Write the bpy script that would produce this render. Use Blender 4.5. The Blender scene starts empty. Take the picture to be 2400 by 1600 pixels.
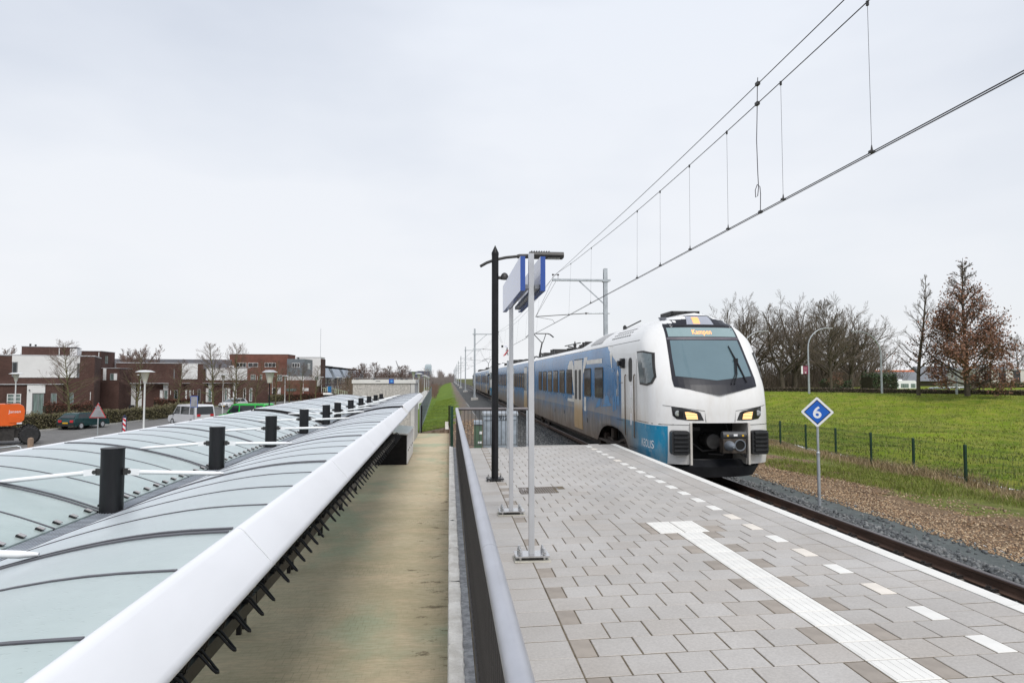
import bpy, math, random
import numpy as np
from mathutils import Vector, Matrix

# ------------------------------------------------------------------ camera, sky, sun, exposure
scn = bpy.context.scene
COL = scn.collection
PI = math.pi
R = math.radians
cam_d = bpy.data.cameras.new('camera')
cam = bpy.data.objects.new('camera', cam_d)
COL.objects.link(cam)
cam_d.sensor_width = 36.0
cam_d.lens = 24.0
cam_d.clip_start = 0.05
cam_d.clip_end = 6000.0
cam.location = (0, 0, 1.75)
cam.rotation_euler = (R(90 + 3.077), 0, -R(5.214))
scn.camera = cam

SUN_EL, SUN_AZ = R(52), R(169)          # azimuth clockwise from +Y (track direction)
world = bpy.data.worlds.new('World')
scn.world = world
world.use_nodes = True
wn, wl = world.node_tree.nodes, world.node_tree.links
wn.clear()
w_out = wn.new('ShaderNodeOutputWorld')
w_bg = wn.new('ShaderNodeBackground')
w_sky = wn.new('ShaderNodeTexSky')
w_sky.sky_type = 'NISHITA'
w_sky.sun_disc = False
w_sky.sun_elevation = SUN_EL
w_sky.sun_rotation = SUN_AZ
w_sky.air_density = 1.0
w_sky.dust_density = 2.0
w_tc = wn.new('ShaderNodeTexCoord')
w_map = wn.new('ShaderNodeMapping')
w_map.inputs['Scale'].default_value = (1.0, 1.0, 2.6)
w_map.inputs['Location'].default_value = (0.35, 0.2, 0.1)
w_noise = wn.new('ShaderNodeTexNoise')
w_noise.inputs['Scale'].default_value = 1.15
w_noise.inputs['Detail'].default_value = 5.0
w_noise.inputs['Roughness'].default_value = 0.5
w_ramp = wn.new('ShaderNodeMapRange')
w_ramp.inputs['From Min'].default_value = 0.33
w_ramp.inputs['From Max'].default_value = 0.64
w_ramp.inputs['To Min'].default_value = 0.66
w_ramp.inputs['To Max'].default_value = 0.985
w_sep = wn.new('ShaderNodeSeparateXYZ')
w_hor = wn.new('ShaderNodeMapRange')     # the cloud deck is whiter and closed towards the horizon
w_hor.inputs['From Min'].default_value = 0.02
w_hor.inputs['From Max'].default_value = 0.50
w_hor.inputs['To Min'].default_value = 1.0
w_hor.inputs['To Max'].default_value = 0.0
w_max = wn.new('ShaderNodeMath')
w_max.operation = 'MAXIMUM'
w_mix = wn.new('ShaderNodeMix')
w_mix.data_type = 'RGBA'
w_cl = wn.new('ShaderNodeMix')
w_cl.data_type = 'RGBA'
w_cl.inputs['A'].default_value = (6.95, 7.32, 8.0, 1)      # the deck overhead
w_cl.inputs['B'].default_value = (7.5, 7.62, 7.85, 1)      # brighter near the horizon
w_bg.inputs['Strength'].default_value = 0.08
wl.new(w_tc.outputs['Generated'], w_map.inputs['Vector'])
wl.new(w_map.outputs['Vector'], w_noise.inputs['Vector'])
wl.new(w_noise.outputs['Fac'], w_ramp.inputs['Value'])
wl.new(w_tc.outputs['Generated'], w_sep.inputs[0])
wl.new(w_sep.outputs['Z'], w_hor.inputs['Value'])
wl.new(w_ramp.outputs[0], w_max.inputs[0])
wl.new(w_hor.outputs[0], w_max.inputs[1])
wl.new(w_max.outputs[0], w_mix.inputs['Factor'])
wl.new(w_hor.outputs[0], w_cl.inputs['Factor'])
wl.new(w_cl.outputs['Result'], w_mix.inputs['B'])
wl.new(w_sky.outputs['Color'], w_mix.inputs['A'])
wl.new(w_mix.outputs['Result'], w_bg.inputs['Color'])
wl.new(w_bg.outputs[0], w_out.inputs[0])

sun_d = bpy.data.lights.new('sun', 'SUN')
sun_d.energy = 1.5
sun_d.angle = R(24)
sun_d.color = (1.0, 0.96, 0.9)
sun = bpy.data.objects.new('sun', sun_d)
COL.objects.link(sun)
_sd = Vector((math.sin(SUN_AZ) * math.cos(SUN_EL), math.cos(SUN_AZ) * math.cos(SUN_EL), math.sin(SUN_EL)))
sun.rotation_euler = _sd.to_track_quat('Z', 'Y').to_euler()
sun.location = (0, -20, 40)
scn.view_settings.view_transform = 'Standard'
scn.view_settings.look = 'None'
scn.view_settings.gamma = 1.0
scn.view_settings.use_curve_mapping = False
scn.view_settings.exposure = 0.60
scn.render.engine = 'CYCLES'
scn.cycles.use_denoising = True
scn.cycles.max_bounces = 6
scn.cycles.diffuse_bounces = 3
scn.cycles.glossy_bounces = 3
scn.cycles.transmission_bounces = 4
scn.cycles.transparent_max_bounces = 10
scn.cycles.caustics_reflective = False
scn.cycles.caustics_refractive = False

# ------------------------------------------------------------------ materials
MATS = {}

def nd(t, kind, **kw):
    n = t.nodes.new(kind)
    for k, v in kw.items():
        if k in n.inputs:
            n.inputs[k].default_value = v
        else:
            setattr(n, k, v)
    return n

def c4(c):
    return (c[0], c[1], c[2], 1.0)

def mix_rgb(t, fac, a, b, blend='MIX'):
    m = t.nodes.new('ShaderNodeMix')
    m.data_type = 'RGBA'
    m.blend_type = blend
    for inp, v in (('Factor', fac), ('A', a), ('B', b)):
        s = m.inputs[inp] if inp == 'Factor' else [i for i in m.inputs if i.name == inp and i.type == 'RGBA'][0]
        if hasattr(v, 'links'):
            t.links.new(v, s)
        else:
            s.default_value = v if inp == 'Factor' else c4(v)
    return [o for o in m.outputs if o.type == 'RGBA'][0]

def math_n(t, op, a, b=None, clamp=False):
    m = t.nodes.new('ShaderNodeMath')
    m.operation = op
    m.use_clamp = clamp
    for i, v in enumerate((a, b)):
        if v is None:
            continue
        if hasattr(v, 'links'):
            t.links.new(v, m.inputs[i])
        else:
            m.inputs[i].default_value = v
    return m.outputs[0]

def ramp(t, val, lo, hi, a=0.0, b=1.0, smooth=True):
    m = t.nodes.new('ShaderNodeMapRange')
    m.interpolation_type = 'SMOOTHSTEP' if smooth else 'LINEAR'
    m.inputs['From Min'].default_value = lo
    m.inputs['From Max'].default_value = hi
    m.inputs['To Min'].default_value = a
    m.inputs['To Max'].default_value = b
    t.links.new(val, m.inputs['Value'])
    return m.outputs[0]

def tex(t, coord, scale, detail=4.0, rough=0.55, stretch=None):
    src = coord
    if stretch:
        mp = t.nodes.new('ShaderNodeMapping')
        mp.inputs['Scale'].default_value = stretch
        t.links.new(coord, mp.inputs['Vector'])
        src = mp.outputs[0]
    n = nd(t, 'ShaderNodeTexNoise', Scale=scale, Detail=detail, Roughness=rough)
    t.links.new(src, n.inputs['Vector'])
    return n.outputs['Fac']

def new_mat(name):
    m = bpy.data.materials.new(name)
    m.use_nodes = True
    t = m.node_tree
    b = t.nodes['Principled BSDF']
    MATS[name] = m
    co = t.nodes.new('ShaderNodeTexCoord')
    return m, t, b, co.outputs['Object']

def bump(t, b, h, strength, dist=0.01):
    n = nd(t, 'ShaderNodeBump', Strength=strength, Distance=dist)
    t.links.new(h, n.inputs['Height'])
    t.links.new(n.outputs[0], b.inputs['Normal'])

def M(name, col, rough=0.6, metal=0.0, var=0.12, scale=3.0, bmp=0.0, bscale=40.0, rnd=0.0, spec=0.5, stretch=None, col2=None, dist=0.01):
    if name in MATS:
        return MATS[name]
    m, t, b, co = new_mat(name)
    f = tex(t, co, scale, stretch=stretch)
    f = ramp(t, f, 0.3, 0.7)
    lo = tuple(max(0, c * (1 - var)) for c in col)
    hi = col2 if col2 else tuple(min(1, c * (1 + var)) for c in col)
    c = mix_rgb(t, f, lo, hi)
    if rnd:
        oi = t.nodes.new('ShaderNodeObjectInfo')
        v = ramp(t, oi.outputs['Random'], 0, 1, 1 - rnd, 1 + rnd, False)
        hsv = nd(t, 'ShaderNodeHueSaturation')
        t.links.new(v, hsv.inputs['Value'])
        t.links.new(c, hsv.inputs['Color'])
        c = hsv.outputs[0]
    t.links.new(c, b.inputs['Base Color'])
    b.inputs['Roughness'].default_value = rough
    b.inputs['Metallic'].default_value = metal
    b.inputs['Specular IOR Level'].default_value = spec
    if bmp:
        bump(t, b, tex(t, co, bscale, 6.0, 0.65), bmp, dist)
    return m

def emit(name, col, s):
    m, t, b, co = new_mat(name)
    b.inputs['Base Color'].default_value = c4(tuple(0.5 * c for c in col))
    b.inputs['Emission Color'].default_value = c4(col)
    b.inputs['Emission Strength'].default_value = s
    return m

# ------------------------------------------------------------------ mesh builder
FR = {}                                    # frame (location, z rotation) of every thing

class MB:
    def __init__(s):
        s.v, s.f, s.mi, s.cur = [], [], [], 0
    def add(s, vs, fs):
        o = len(s.v)
        s.v.extend([tuple(p) for p in vs])
        for f in fs:
            s.f.append(tuple(i + o for i in f))
            s.mi.append(s.cur)
        return s
    def box(s, x0, x1, y0, y1, z0, z1):
        v = [(x0, y0, z0), (x1, y0, z0), (x1, y1, z0), (x0, y1, z0), (x0, y0, z1), (x1, y0, z1), (x1, y1, z1), (x0, y1, z1)]
        return s.add(v, [(3, 2, 1, 0), (4, 5, 6, 7), (0, 1, 5, 4), (1, 2, 6, 5), (2, 3, 7, 6), (3, 0, 4, 7)])
    def obox(s, c, sz, rz=0.0, rx=0.0, ry=0.0):
        m = Matrix.Translation(c) @ Matrix.Rotation(rz, 4, 'Z') @ Matrix.Rotation(rx, 4, 'X') @ Matrix.Rotation(ry, 4, 'Y')
        b = MB().box(-sz[0] / 2, sz[0] / 2, -sz[1] / 2, sz[1] / 2, -sz[2] / 2, sz[2] / 2)
        return s.add([m @ Vector(p) for p in b.v], b.f)
    def bar(s, a, b, w, h=None):
        a, b = Vector(a), Vector(b)
        h = h or w
        d = (b - a).normalized()
        up = Vector((0, 0, 1)) if abs(d.z) < 0.95 else Vector((0, 1, 0))
        sx = d.cross(up).normalized() * (w / 2)
        sz = sx.cross(d).normalized() * (h / 2)
        v = [a - sx - sz, a + sx - sz, a + sx + sz, a - sx + sz, b - sx - sz, b + sx - sz, b + sx + sz, b - sx + sz]
        return s.add(v, [(0, 1, 2, 3), (7, 6, 5, 4), (0, 4, 5, 1), (1, 5, 6, 2), (2, 6, 7, 3), (3, 7, 4, 0)])
    def tube(s, pts, r, n=8, cap=True):
        pts = [Vector(p) for p in pts]
        m = len(pts)
        rs = r if isinstance(r, (list, tuple)) else [r] * m
        vs, prev = [], None
        for i, p in enumerate(pts):
            d = (pts[min(i + 1, m - 1)] - pts[max(i - 1, 0)]).normalized()
            if prev is None:
                up = Vector((0, 0, 1)) if abs(d.z) < 0.9 else Vector((1, 0, 0))
                a = d.cross(up).normalized()
            else:
                a = (prev - d * prev.dot(d)).normalized()
            prev = a
            b = d.cross(a)
            for k in range(n):
                t = 2 * PI * k / n
                vs.append(p + (a * math.cos(t) + b * math.sin(t)) * rs[i])
        fs = [(i * n + k, i * n + (k + 1) % n, (i + 1) * n + (k + 1) % n, (i + 1) * n + k) for i in range(m - 1) for k in range(n)]
        if cap:
            fs += [tuple(range(n))[::-1], tuple((m - 1) * n + k for k in range(n))]
        return s.add(vs, fs)
    def cyl(s, c, r, h, n=16, axis='z', r2=None):
        c = Vector(c)
        d = {'x': Vector((1, 0, 0)), 'y': Vector((0, 1, 0)), 'z': Vector((0, 0, 1))}[axis]
        return s.tube([c, c + d * h], [r, r if r2 is None else r2], n)
    def lathe(s, prof, c=(0, 0, 0), n=16):
        vs = [(c[0] + r * math.cos(2 * PI * k / n), c[1] + r * math.sin(2 * PI * k / n), c[2] + z) for r, z in prof for k in range(n)]
        m = len(prof)
        fs = [(i * n + k, i * n + (k + 1) % n, (i + 1) * n + (k + 1) % n, (i + 1) * n + k) for i in range(m - 1) for k in range(n)]
        fs += [tuple(range(n))[::-1], tuple((m - 1) * n + k for k in range(n))]
        return s.add(vs, fs)
    def prism(s, poly, a, b, axis='y'):
        n = len(poly)
        def p3(p, q):
            return {'x': (q, p[0], p[1]), 'y': (p[0], q, p[1]), 'z': (p[0], p[1], q)}[axis]
        vs = [p3(p, a) for p in poly] + [p3(p, b) for p in poly]
        fs = [tuple(range(n))[::-1], tuple(range(n, 2 * n))] + [(i, (i + 1) % n, n + (i + 1) % n, n + i) for i in range(n)]
        return s.add(vs, fs)
    def quad(s, *p):
        return s.add(p, [tuple(range(len(p)))])
    def grid(s, xs, ys, fz):
        vs = [(x, y, fz(x, y)) for y in ys for x in xs]
        n = len(xs)
        fs = [(j * n + i, j * n + i + 1, (j + 1) * n + i + 1, (j + 1) * n + i) for j in range(len(ys) - 1) for i in range(n - 1)]
        return s.add(vs, fs)
    def xf(s, m):
        s.v = [tuple(m @ Vector(p)) for p in s.v]
        return s
    def mesh(s, name, mats, smooth=None):
        me = bpy.data.meshes.new(name)
        me.from_pydata(s.v, [], s.f)
        for m in (mats if isinstance(mats, (list, tuple)) else [mats]):
            me.materials.append(m)
        if s.mi and max(s.mi) > 0:
            me.polygons.foreach_set('material_index', s.mi)
        me.update()
        import bmesh
        bm = bmesh.new()
        bm.from_mesh(me)
        bmesh.ops.recalc_face_normals(bm, faces=bm.faces)
        bm.to_mesh(me)
        bm.free()
        if smooth:
            me.polygons.foreach_set('use_smooth', [True] * len(me.polygons))
            me.set_sharp_from_angle(angle=R(smooth))
        return me
    def build(s, name, mats, parent=None, smooth=None, world=False, kind=None):
        if world and parent is not None:
            l, rz = frame_of(parent)
            m = Matrix.Rotation(-rz, 4, 'Z') @ Matrix.Translation(-Vector(l))
            s.xf(m)
        return link(name, s.mesh(name, mats, smooth), parent, kind)

def frame_of(o):
    while o.parent is not None:
        o = o.parent
    return FR.get(o.name, ((0, 0, 0), 0.0))

def link(name, me, parent=None, kind=None, loc=None, rot=None):
    o = bpy.data.objects.new(name, me)
    COL.objects.link(o)
    if parent is not None:
        o.parent = parent
    if kind:
        o['kind'] = kind
    if loc:
        o.location = loc
    if rot:
        o.rotation_euler = rot
    return o

def tag(o, label=None, cat=None, group=None, kind=None):
    if label: o['label'] = label
    if cat: o['category'] = cat
    if group: o['group'] = group
    if kind: o['kind'] = kind
    return o

def thing(name, label, cat, loc=(0, 0, 0), rz=0.0, group=None):
    o = bpy.data.objects.new(name, None)
    COL.objects.link(o)
    o.empty_display_size = 0.2
    o.location = loc
    o.rotation_euler = (0, 0, rz)
    FR[o.name] = (tuple(loc), rz)
    return tag(o, label, cat, group)

KIDS = {}
def dup(root, loc, rz=0.0, label=None, scale=None):
    """copy a thing with its parts and sub-parts; meshes stay shared"""
    r = root.copy()
    COL.objects.link(r)
    r.location = loc
    r.rotation_euler = (0, 0, rz)
    if scale:
        r.scale = (scale, scale, scale)
    if label:
        r['label'] = label
    FR[r.name] = (tuple(loc), rz)
    def rec(src, dst):
        for ch in list(src.children):
            c = ch.copy()
            COL.objects.link(c)
            c.parent = dst
            rec(ch, c)
    rec(root, r)
    return r

def struct(name, mb, mat, smooth=None):
    return mb.build(name, mat, None, smooth, False, 'structure')

def interp(tab, x):
    if x <= tab[0][0]:
        return tab[0][1]
    for (a, fa), (b, fb) in zip(tab, tab[1:]):
        if x <= b:
            return fa + (fb - fa) * (x - a) / (b - a)
    return tab[-1][1]

def text_geo(body, size):
    cu = bpy.data.curves.new('lettering', 'FONT')
    cu.body = body
    cu.size = size
    cu.resolution_u = 3
    cu.align_x = 'CENTER'
    cu.align_y = 'CENTER'
    o = bpy.data.objects.new('lettering', cu)
    COL.objects.link(o)
    dg = bpy.context.evaluated_depsgraph_get()
    dg.update()
    me = bpy.data.meshes.new_from_object(o.evaluated_get(dg))
    vs = [tuple(v.co) for v in me.vertices]
    fs = [tuple(p.vertices) for p in me.polygons]
    bpy.data.objects.remove(o)
    bpy.data.curves.remove(cu)
    bpy.data.meshes.remove(me)
    return vs, fs

def soup(name, V, F, mats, parent=None, kind='stuff', mi=None, loc=None):
    """fast mesh from numpy: V (n,3), F (m,k)"""
    me = bpy.data.meshes.new(name)
    n, m, k = len(V), len(F), F.shape[1]
    me.vertices.add(n)
    me.vertices.foreach_set('co', np.asarray(V, dtype=np.float32).ravel())
    me.loops.add(m * k)
    me.loops.foreach_set('vertex_index', np.asarray(F, dtype=np.int32).ravel())
    me.polygons.add(m)
    me.polygons.foreach_set('loop_start', np.arange(0, m * k, k, dtype=np.int32))
    for mt in (mats if isinstance(mats, (list, tuple)) else [mats]):
        me.materials.append(mt)
    if mi is not None:
        me.polygons.foreach_set('material_index', np.asarray(mi, dtype=np.int32))
    me.update(calc_edges=True)
    me.validate()
    return link(name, me, parent, kind, loc)

ORD = ['first', 'second', 'third', 'fourth', 'fifth', 'sixth', 'seventh', 'eighth', 'ninth', 'tenth', 'eleventh', 'twelfth', 'thirteenth',
       'fourteenth', 'fifteenth', 'sixteenth', 'seventeenth', 'eighteenth', 'nineteenth', 'twentieth']
rng = random.Random(7)
nrg = np.random.default_rng(7)
# ------------------------------------------------------------------ common materials
GALV = M('galvanised_steel', (0.44, 0.47, 0.50), 0.42, 0.6, 0.12, 6, 0.05, 60)
ALU = M('aluminium_paint', (0.50, 0.51, 0.53), 0.35, 0.3, 0.05, 4)
BLACK = M('black_paint', (0.010, 0.010, 0.012), 0.4, 0.0, 0.25, 5, spec=0.3)
DARK = M('dark_metal', (0.035, 0.034, 0.034), 0.5, 0.2, 0.25, 6)
WHITE = M('white_paint', (0.80, 0.81, 0.83), 0.35, 0.0, 0.03, 2)
WHITE2 = M('white_render', (0.74, 0.74, 0.74), 0.7, 0.0, 0.04, 1.5)
STEEL = M('bright_steel', (0.62, 0.62, 0.63), 0.22, 0.9, 0.06, 8)
RUBBER = M('tyre_rubber', (0.022, 0.022, 0.023), 0.8, 0.0, 0.3, 7, 0.3, 30)
GLASSD = M('dark_window_glass', (0.018, 0.022, 0.026), 0.06, 0.0, 0.3, 1.2, spec=0.6)
GLASSG = M('curtained_window_glass', (0.16, 0.21, 0.20), 0.08, 0.0, 0.5, 1.7, spec=0.6, stretch=(6, 1, 0.3))
CONC = M('grey_concrete', (0.42, 0.41, 0.39), 0.85, 0.0, 0.12, 4, 0.25, 45)
GREENP = M('dark_green_coating', (0.010, 0.045, 0.026), 0.45, 0.0, 0.2, 6)
RED = M('red_film', (0.55, 0.03, 0.04), 0.4)
BLUE = M('blue_film', (0.012, 0.085, 0.42), 0.3)
SIGNBLUE = M('station_blue', (0.010, 0.060, 0.30), 0.18, 0.0, 0.04, 2, spec=0.6)
SIGNBLUE.node_tree.nodes['Principled BSDF'].inputs['Coat Weight'].default_value = 0.35
SIGNBLUE.node_tree.nodes['Principled BSDF'].inputs['Coat IOR'].default_value = 1.5

# ------------------------------------------------------------------ terrain
def lerp(a, b, t):
    return a + (b - a) * t
def sstep(a, b, x):
    t = min(1, max(0, (x - a) / (b - a)))
    return t * t * (3 - 2 * t)

def mat_ground(name, cols, scale, bmp=0.6, bscale=18, rough=0.95, stretch=None):
    m, t, b, co = new_mat(name)
    a = ramp(t, tex(t, co, scale, 6, 0.6, stretch), 0.32, 0.68)
    c = mix_rgb(t, a, cols[0], cols[1])
    d = ramp(t, tex(t, co, scale * 6.3, 5, 0.65, stretch), 0.38, 0.66)
    c = mix_rgb(t, math_n(t, 'MULTIPLY', d, 0.75), c, cols[2])
    t.links.new(c, b.inputs['Base Color'])
    b.inputs['Roughness'].default_value = rough
    b.inputs['Specular IOR Level'].default_value = 0.2
    bump(t, b, tex(t, co, bscale, 8, 0.7), bmp, 0.05)
    return m

GRASS = mat_ground('meadow_grass', [(0.080, 0.135, 0.004), (0.170, 0.235, 0.009), (0.245, 0.240, 0.040)], 0.16, 1.0, 7)
GRASS2 = mat_ground('verge_grass', [(0.070, 0.085, 0.022), (0.100, 0.105, 0.035), (0.085, 0.080, 0.04)], 0.3, 0.8, 9)
GRASS3 = mat_ground('bank_grass', [(0.090, 0.150, 0.015), (0.135, 0.195, 0.024), (0.125, 0.130, 0.040)], 0.35, 0.9, 8)
ASPHALT = mat_ground('road_asphalt', [(0.150, 0.148, 0.145), (0.185, 0.182, 0.178), (0.125, 0.123, 0.12)], 0.35, 0.3, 60, 0.85)
BALLASTG = mat_ground('ballast_bed_stone', [(0.070, 0.073, 0.075), (0.125, 0.125, 0.125), (0.04, 0.042, 0.043)], 3.0, 1.0, 22)
FABRIC = mat_ground('track_side_path', [(0.105, 0.120, 0.118), (0.135, 0.150, 0.148), (0.085, 0.095, 0.094)], 1.6, 0.5, 60)

def ridge_x(y):
    return max(30.0, 35.9 - (y - 74.9) * 0.70) if y > 20 else 35.9 + 54.9 * 0.70
def hum(x, y):
    return (math.sin(x * 0.9 + 1.3 * math.sin(y * 0.33)) * math.sin(y * 0.71 + x * 0.17) * 0.085
            + math.sin(x * 2.3 + y * 1.1) * math.sin(y * 1.9 - x * 0.8) * 0.025)
def field_z(x, y):
    if x <= 8.2:
        return -1.03
    if x <= 8.95:
        return -1.04 - 0.01 * (x - 8.2)
    if x <= 16.5:
        return lerp(-1.05, -1.46, (x - 8.95) / 7.55) + hum(x * 1.7, y * 1.7) * 0.6 * sstep(9, 10.5, x)
    rx = ridge_x(y)
    t = min(1, (x - 16.5) / (rx - 16.5))
    prof = interp([(0, 0), (0.4, 0.06), (0.52, 0.16), (0.92, 0.93), (1.0, 1.0)], t)
    return -1.46 + 1.68 * prof + hum(x, y) * (1 - 0.7 * sstep(0.8, 1, t)) * 1.5

# wide ground sheet out to the horizon, street level
struct('ground', MB().grid([-2500, -600, -200, -60, -14, -6], [-60, 0, 60, 200, 800, 4000], lambda x, y: -2.66)
       .grid([-6, 0.5, 8, 60, 300, 2500], [230, 500, 1200, 4000], lambda x, y: -2.3), GRASS2)
ys = [-8 + i * 1.0 for i in range(110)] + [104, 110, 120, 140, 170, 240]
xs = [16.5 + i * 0.8 for i in range(56)] + [63, 68, 80, 100, 150, 300, 700]
struct('grass_embankment', MB().grid(xs, ys, field_z), GRASS, 60)

# ground between the track and the fence: bark chips running out into grass and straw
m, t, b, co = new_mat('chips_and_grass')
sx = t.nodes.new('ShaderNodeSeparateXYZ')
t.links.new(co, sx.inputs[0])
X = sx.outputs[0]
nbig = tex(t, co, 0.55, 6, 0.6)
nmed = tex(t, co, 3.0, 5, 0.65)
nfin = tex(t, co, 22, 4, 0.7)
chips = mix_rgb(t, ramp(t, nfin, 0.36, 0.64), (0.095, 0.064, 0.040), (0.32, 0.22, 0.135))
grass = mix_rgb(t, ramp(t, nmed, 0.35, 0.65), (0.115, 0.135, 0.030), (0.185, 0.200, 0.050))
straw = mix_rgb(t, ramp(t, nmed, 0.35, 0.65), (0.17, 0.125, 0.062), (0.26, 0.20, 0.105))
xw = math_n(t, 'ADD', X, ramp(t, nbig, 0.25, 0.75, -3.0, 3.0, False))
xw2 = math_n(t, 'ADD', X, ramp(t, nmed, 0.3, 0.7, -0.8, 0.8, False))
c = mix_rgb(t, ramp(t, xw, 11.6, 12.6), chips, grass)
c = mix_rgb(t, ramp(t, xw2, 14.0, 15.0), c, straw)
t.links.new(c, b.inputs['Base Color'])
b.inputs['Roughness'].default_value = 0.95
b.inputs['Specular IOR Level'].default_value = 0.2
bump(t, b, tex(t, co, 30, 8, 0.75), 0.9, 0.05)
CHIPS = m
struct('track_verge', MB().grid([8.95 + 0.42 * i for i in range(19)], ys, field_z), CHIPS, 60)
struct('service_path', MB().grid([8.0, 8.3, 8.62, 8.95], [-8, 10, 30, 60, 110, 240], lambda x, y: -1.035 - 0.02 * (x - 8.0)), FABRIC)
# ballast: bed, shoulders
def ballast_z(x):
    return interp([(2.0, -1.12), (3.4, -1.02), (4.2, -0.955), (8.0 - 0.3, -0.955), (8.02, -1.03)], x)
struct('ballast_bed', MB().grid([2.0, 3.0, 3.5, 4.0, 4.3, 5.5, 6.7, 7.6, 7.8, 8.02], [18.05, 40, 80, 160, 300, 640], lambda x, y: ballast_z(x))
       .grid([4.3, 5.5, 6.7, 7.6, 7.8, 8.02], [-8, 5, 18.05], lambda x, y: ballast_z(x)), BALLASTG)
# bank left of the line beyond the platform
def bank_z(x, y):
    return interp([(-7.5, -2.64), (-4.5, -2.45), (-2.2, -1.75), (-0.8, -1.5), (1.1, -1.06), (2.0, -1.12)], x) + 0.5 * hum(x, y)
m, t, b, co = new_mat('bank_grass_and_gravel')
sx = t.nodes.new('ShaderNodeSeparateXYZ')
t.links.new(co, sx.inputs[0])
g1 = mix_rgb(t, ramp(t, tex(t, co, 0.5, 6), 0.35, 0.65), (0.085, 0.145, 0.014), (0.135, 0.200, 0.024))
g2 = mix_rgb(t, ramp(t, tex(t, co, 14, 5, 0.7), 0.35, 0.65), (0.09, 0.072, 0.058), (0.24, 0.195, 0.16))
xx = math_n(t, 'ADD', sx.outputs[0], ramp(t, tex(t, co, 0.9, 6, 0.65), 0.3, 0.7, -0.9, 0.9, False))
yy = ramp(t, sx.outputs[1], 43.0, 62.0, -1.3, 0.0)
c = mix_rgb(t, ramp(t, math_n(t, 'SUBTRACT', xx, yy), 0.65, 1.0), g1, g2)
c = mix_rgb(t, ramp(t, xx, 1.7, 2.2), c, (0.125, 0.135, 0.135))
near = ramp(t, math_n(t, 'ADD', sx.outputs[1], ramp(t, tex(t, co, 0.8, 5), 0.3, 0.7, -2.5, 2.5, False)), 46, 47.5, 1, 0)
c = mix_rgb(t, near, c, mix_rgb(t, ramp(t, tex(t, co, 5, 5, 0.7), 0.35, 0.65), (0.10, 0.072, 0.055), (0.25, 0.19, 0.15)))
t.links.new(c, b.inputs['Base Color'])
b.inputs['Roughness'].default_value = 0.95
b.inputs['Specular IOR Level'].default_value = 0.2
bump(t, b, tex(t, co, 14, 8, 0.7), 0.8, 0.06)
struct('railway_bank', MB().grid([-7.5, -6, -4.5, -3.3, -2.2, -1.5, -0.8, -0.2, 0.4, 1.1, 2.0], [43.29, 43.3, 45, 48, 52, 58, 66, 76, 90, 120, 180, 300, 640], lambda x, y: bank_z(x, y) if y > 43.295 else -2.7)
       .grid([0.0, 0.4, 1.1, 2.0], [18.05, 22, 28, 34, 40, 43.3], bank_z), m, 60)

# street on the left: asphalt, kerb, path along the line
rl = [(-46, 30), (-37.5, 50), (-33.3, 60), (-31.3, 68), (-31.0, 77), (-34.5, 108), (-38, 150), (-41, 230), (-43, 400)]
rr = [(-14, 30), (-15.5, 50), (-17.5, 60), (-19.5, 68), (-21.8, 77), (-26.5, 108), (-30.0, 150), (-26, 200), (-25, 400)]
mb = MB()
for i in range(len(rl) - 1):
    mb.quad((rl[i][0], rl[i][1], -2.60), (rr[i][0], rr[i][1], -2.60), (rr[i + 1][0], rr[i + 1][1], -2.60), (rl[i + 1][0], rl[i + 1][1], -2.60))
struct('road', mb, ASPHALT)
mb = MB()
for i in range(len(rl) - 1):
    mb.bar((rl[i][0] - 0.08, rl[i][1], -2.56), (rl[i + 1][0] - 0.08, rl[i + 1][1], -2.56), 0.16, 0.18)
    mb.bar((rr[i][0] + 0.08, rr[i][1], -2.56), (rr[i + 1][0] + 0.08, rr[i + 1][1], -2.56), 0.16, 0.18)
struct('kerb', mb, CONC)
mb = MB()
for i in range(len(rl) - 1):
    mb.quad((rl[i][0] - 30, rl[i][1], -2.62), (rl[i][0] - 0.1, rl[i][1], -2.55), (rl[i + 1][0] - 0.1, rl[i + 1][1], -2.55), (rl[i + 1][0] - 30, rl[i + 1][1], -2.62))
struct('front_garden_strip', mb, mat_ground('garden_soil', [(0.11, 0.10, 0.07), (0.16, 0.15, 0.10), (0.08, 0.10, 0.03)], 0.5))
struct('footpath', MB().quad((-5.6, 44, -2.60), (-3.6, 44, -2.60), (-6.2, 230, -2.30), (-8.4, 230, -2.30)), CONC)

# bicycle shed floor (sand coloured clinker paving)
m, t, b, co = new_mat('sandy_clinker_paving')
n1 = ramp(t, tex(t, co, 0.55, 6, 0.6), 0.34, 0.66)
n2 = ramp(t, tex(t, co, 1.0, 7, 0.7, (1.0, 2.6, 1)), 0.42, 0.66)
n3 = ramp(t, tex(t, co, 9, 6, 0.7, (0.6, 2.2, 1)), 0.35, 0.7)
c = mix_rgb(t, n1, (0.50, 0.435, 0.295), (0.62, 0.540, 0.390))
c = mix_rgb(t, math_n(t, 'MULTIPLY', n2, 0.75), c, (0.68, 0.550, 0.390))
grn = ramp(t, tex(t, co, 0.42, 4, 0.5, (1.4, 0.9, 1)), 0.52, 0.68)
c = mix_rgb(t, math_n(t, 'MULTIPLY', grn, 0.75), c, (0.40, 0.465, 0.33))
c = mix_rgb(t, math_n(t, 'MULTIPLY', n3, 0.42), c, (0.33, 0.28, 0.18))
brk = nd(t, 'ShaderNodeTexBrick', Scale=1.0)
brk.inputs['Brick Width'].default_value = 0.10
brk.inputs['Row Height'].default_value = 0.21
brk.inputs['Mortar Size'].default_value = 0.006
brk.inputs['Mortar Smooth'].default_value = 0.4
t.links.new(co, brk.inputs['Vector'])
vis = ramp(t, tex(t, co, 0.8, 6, 0.7), 0.45, 0.72, 0.02, 0.5)
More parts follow.
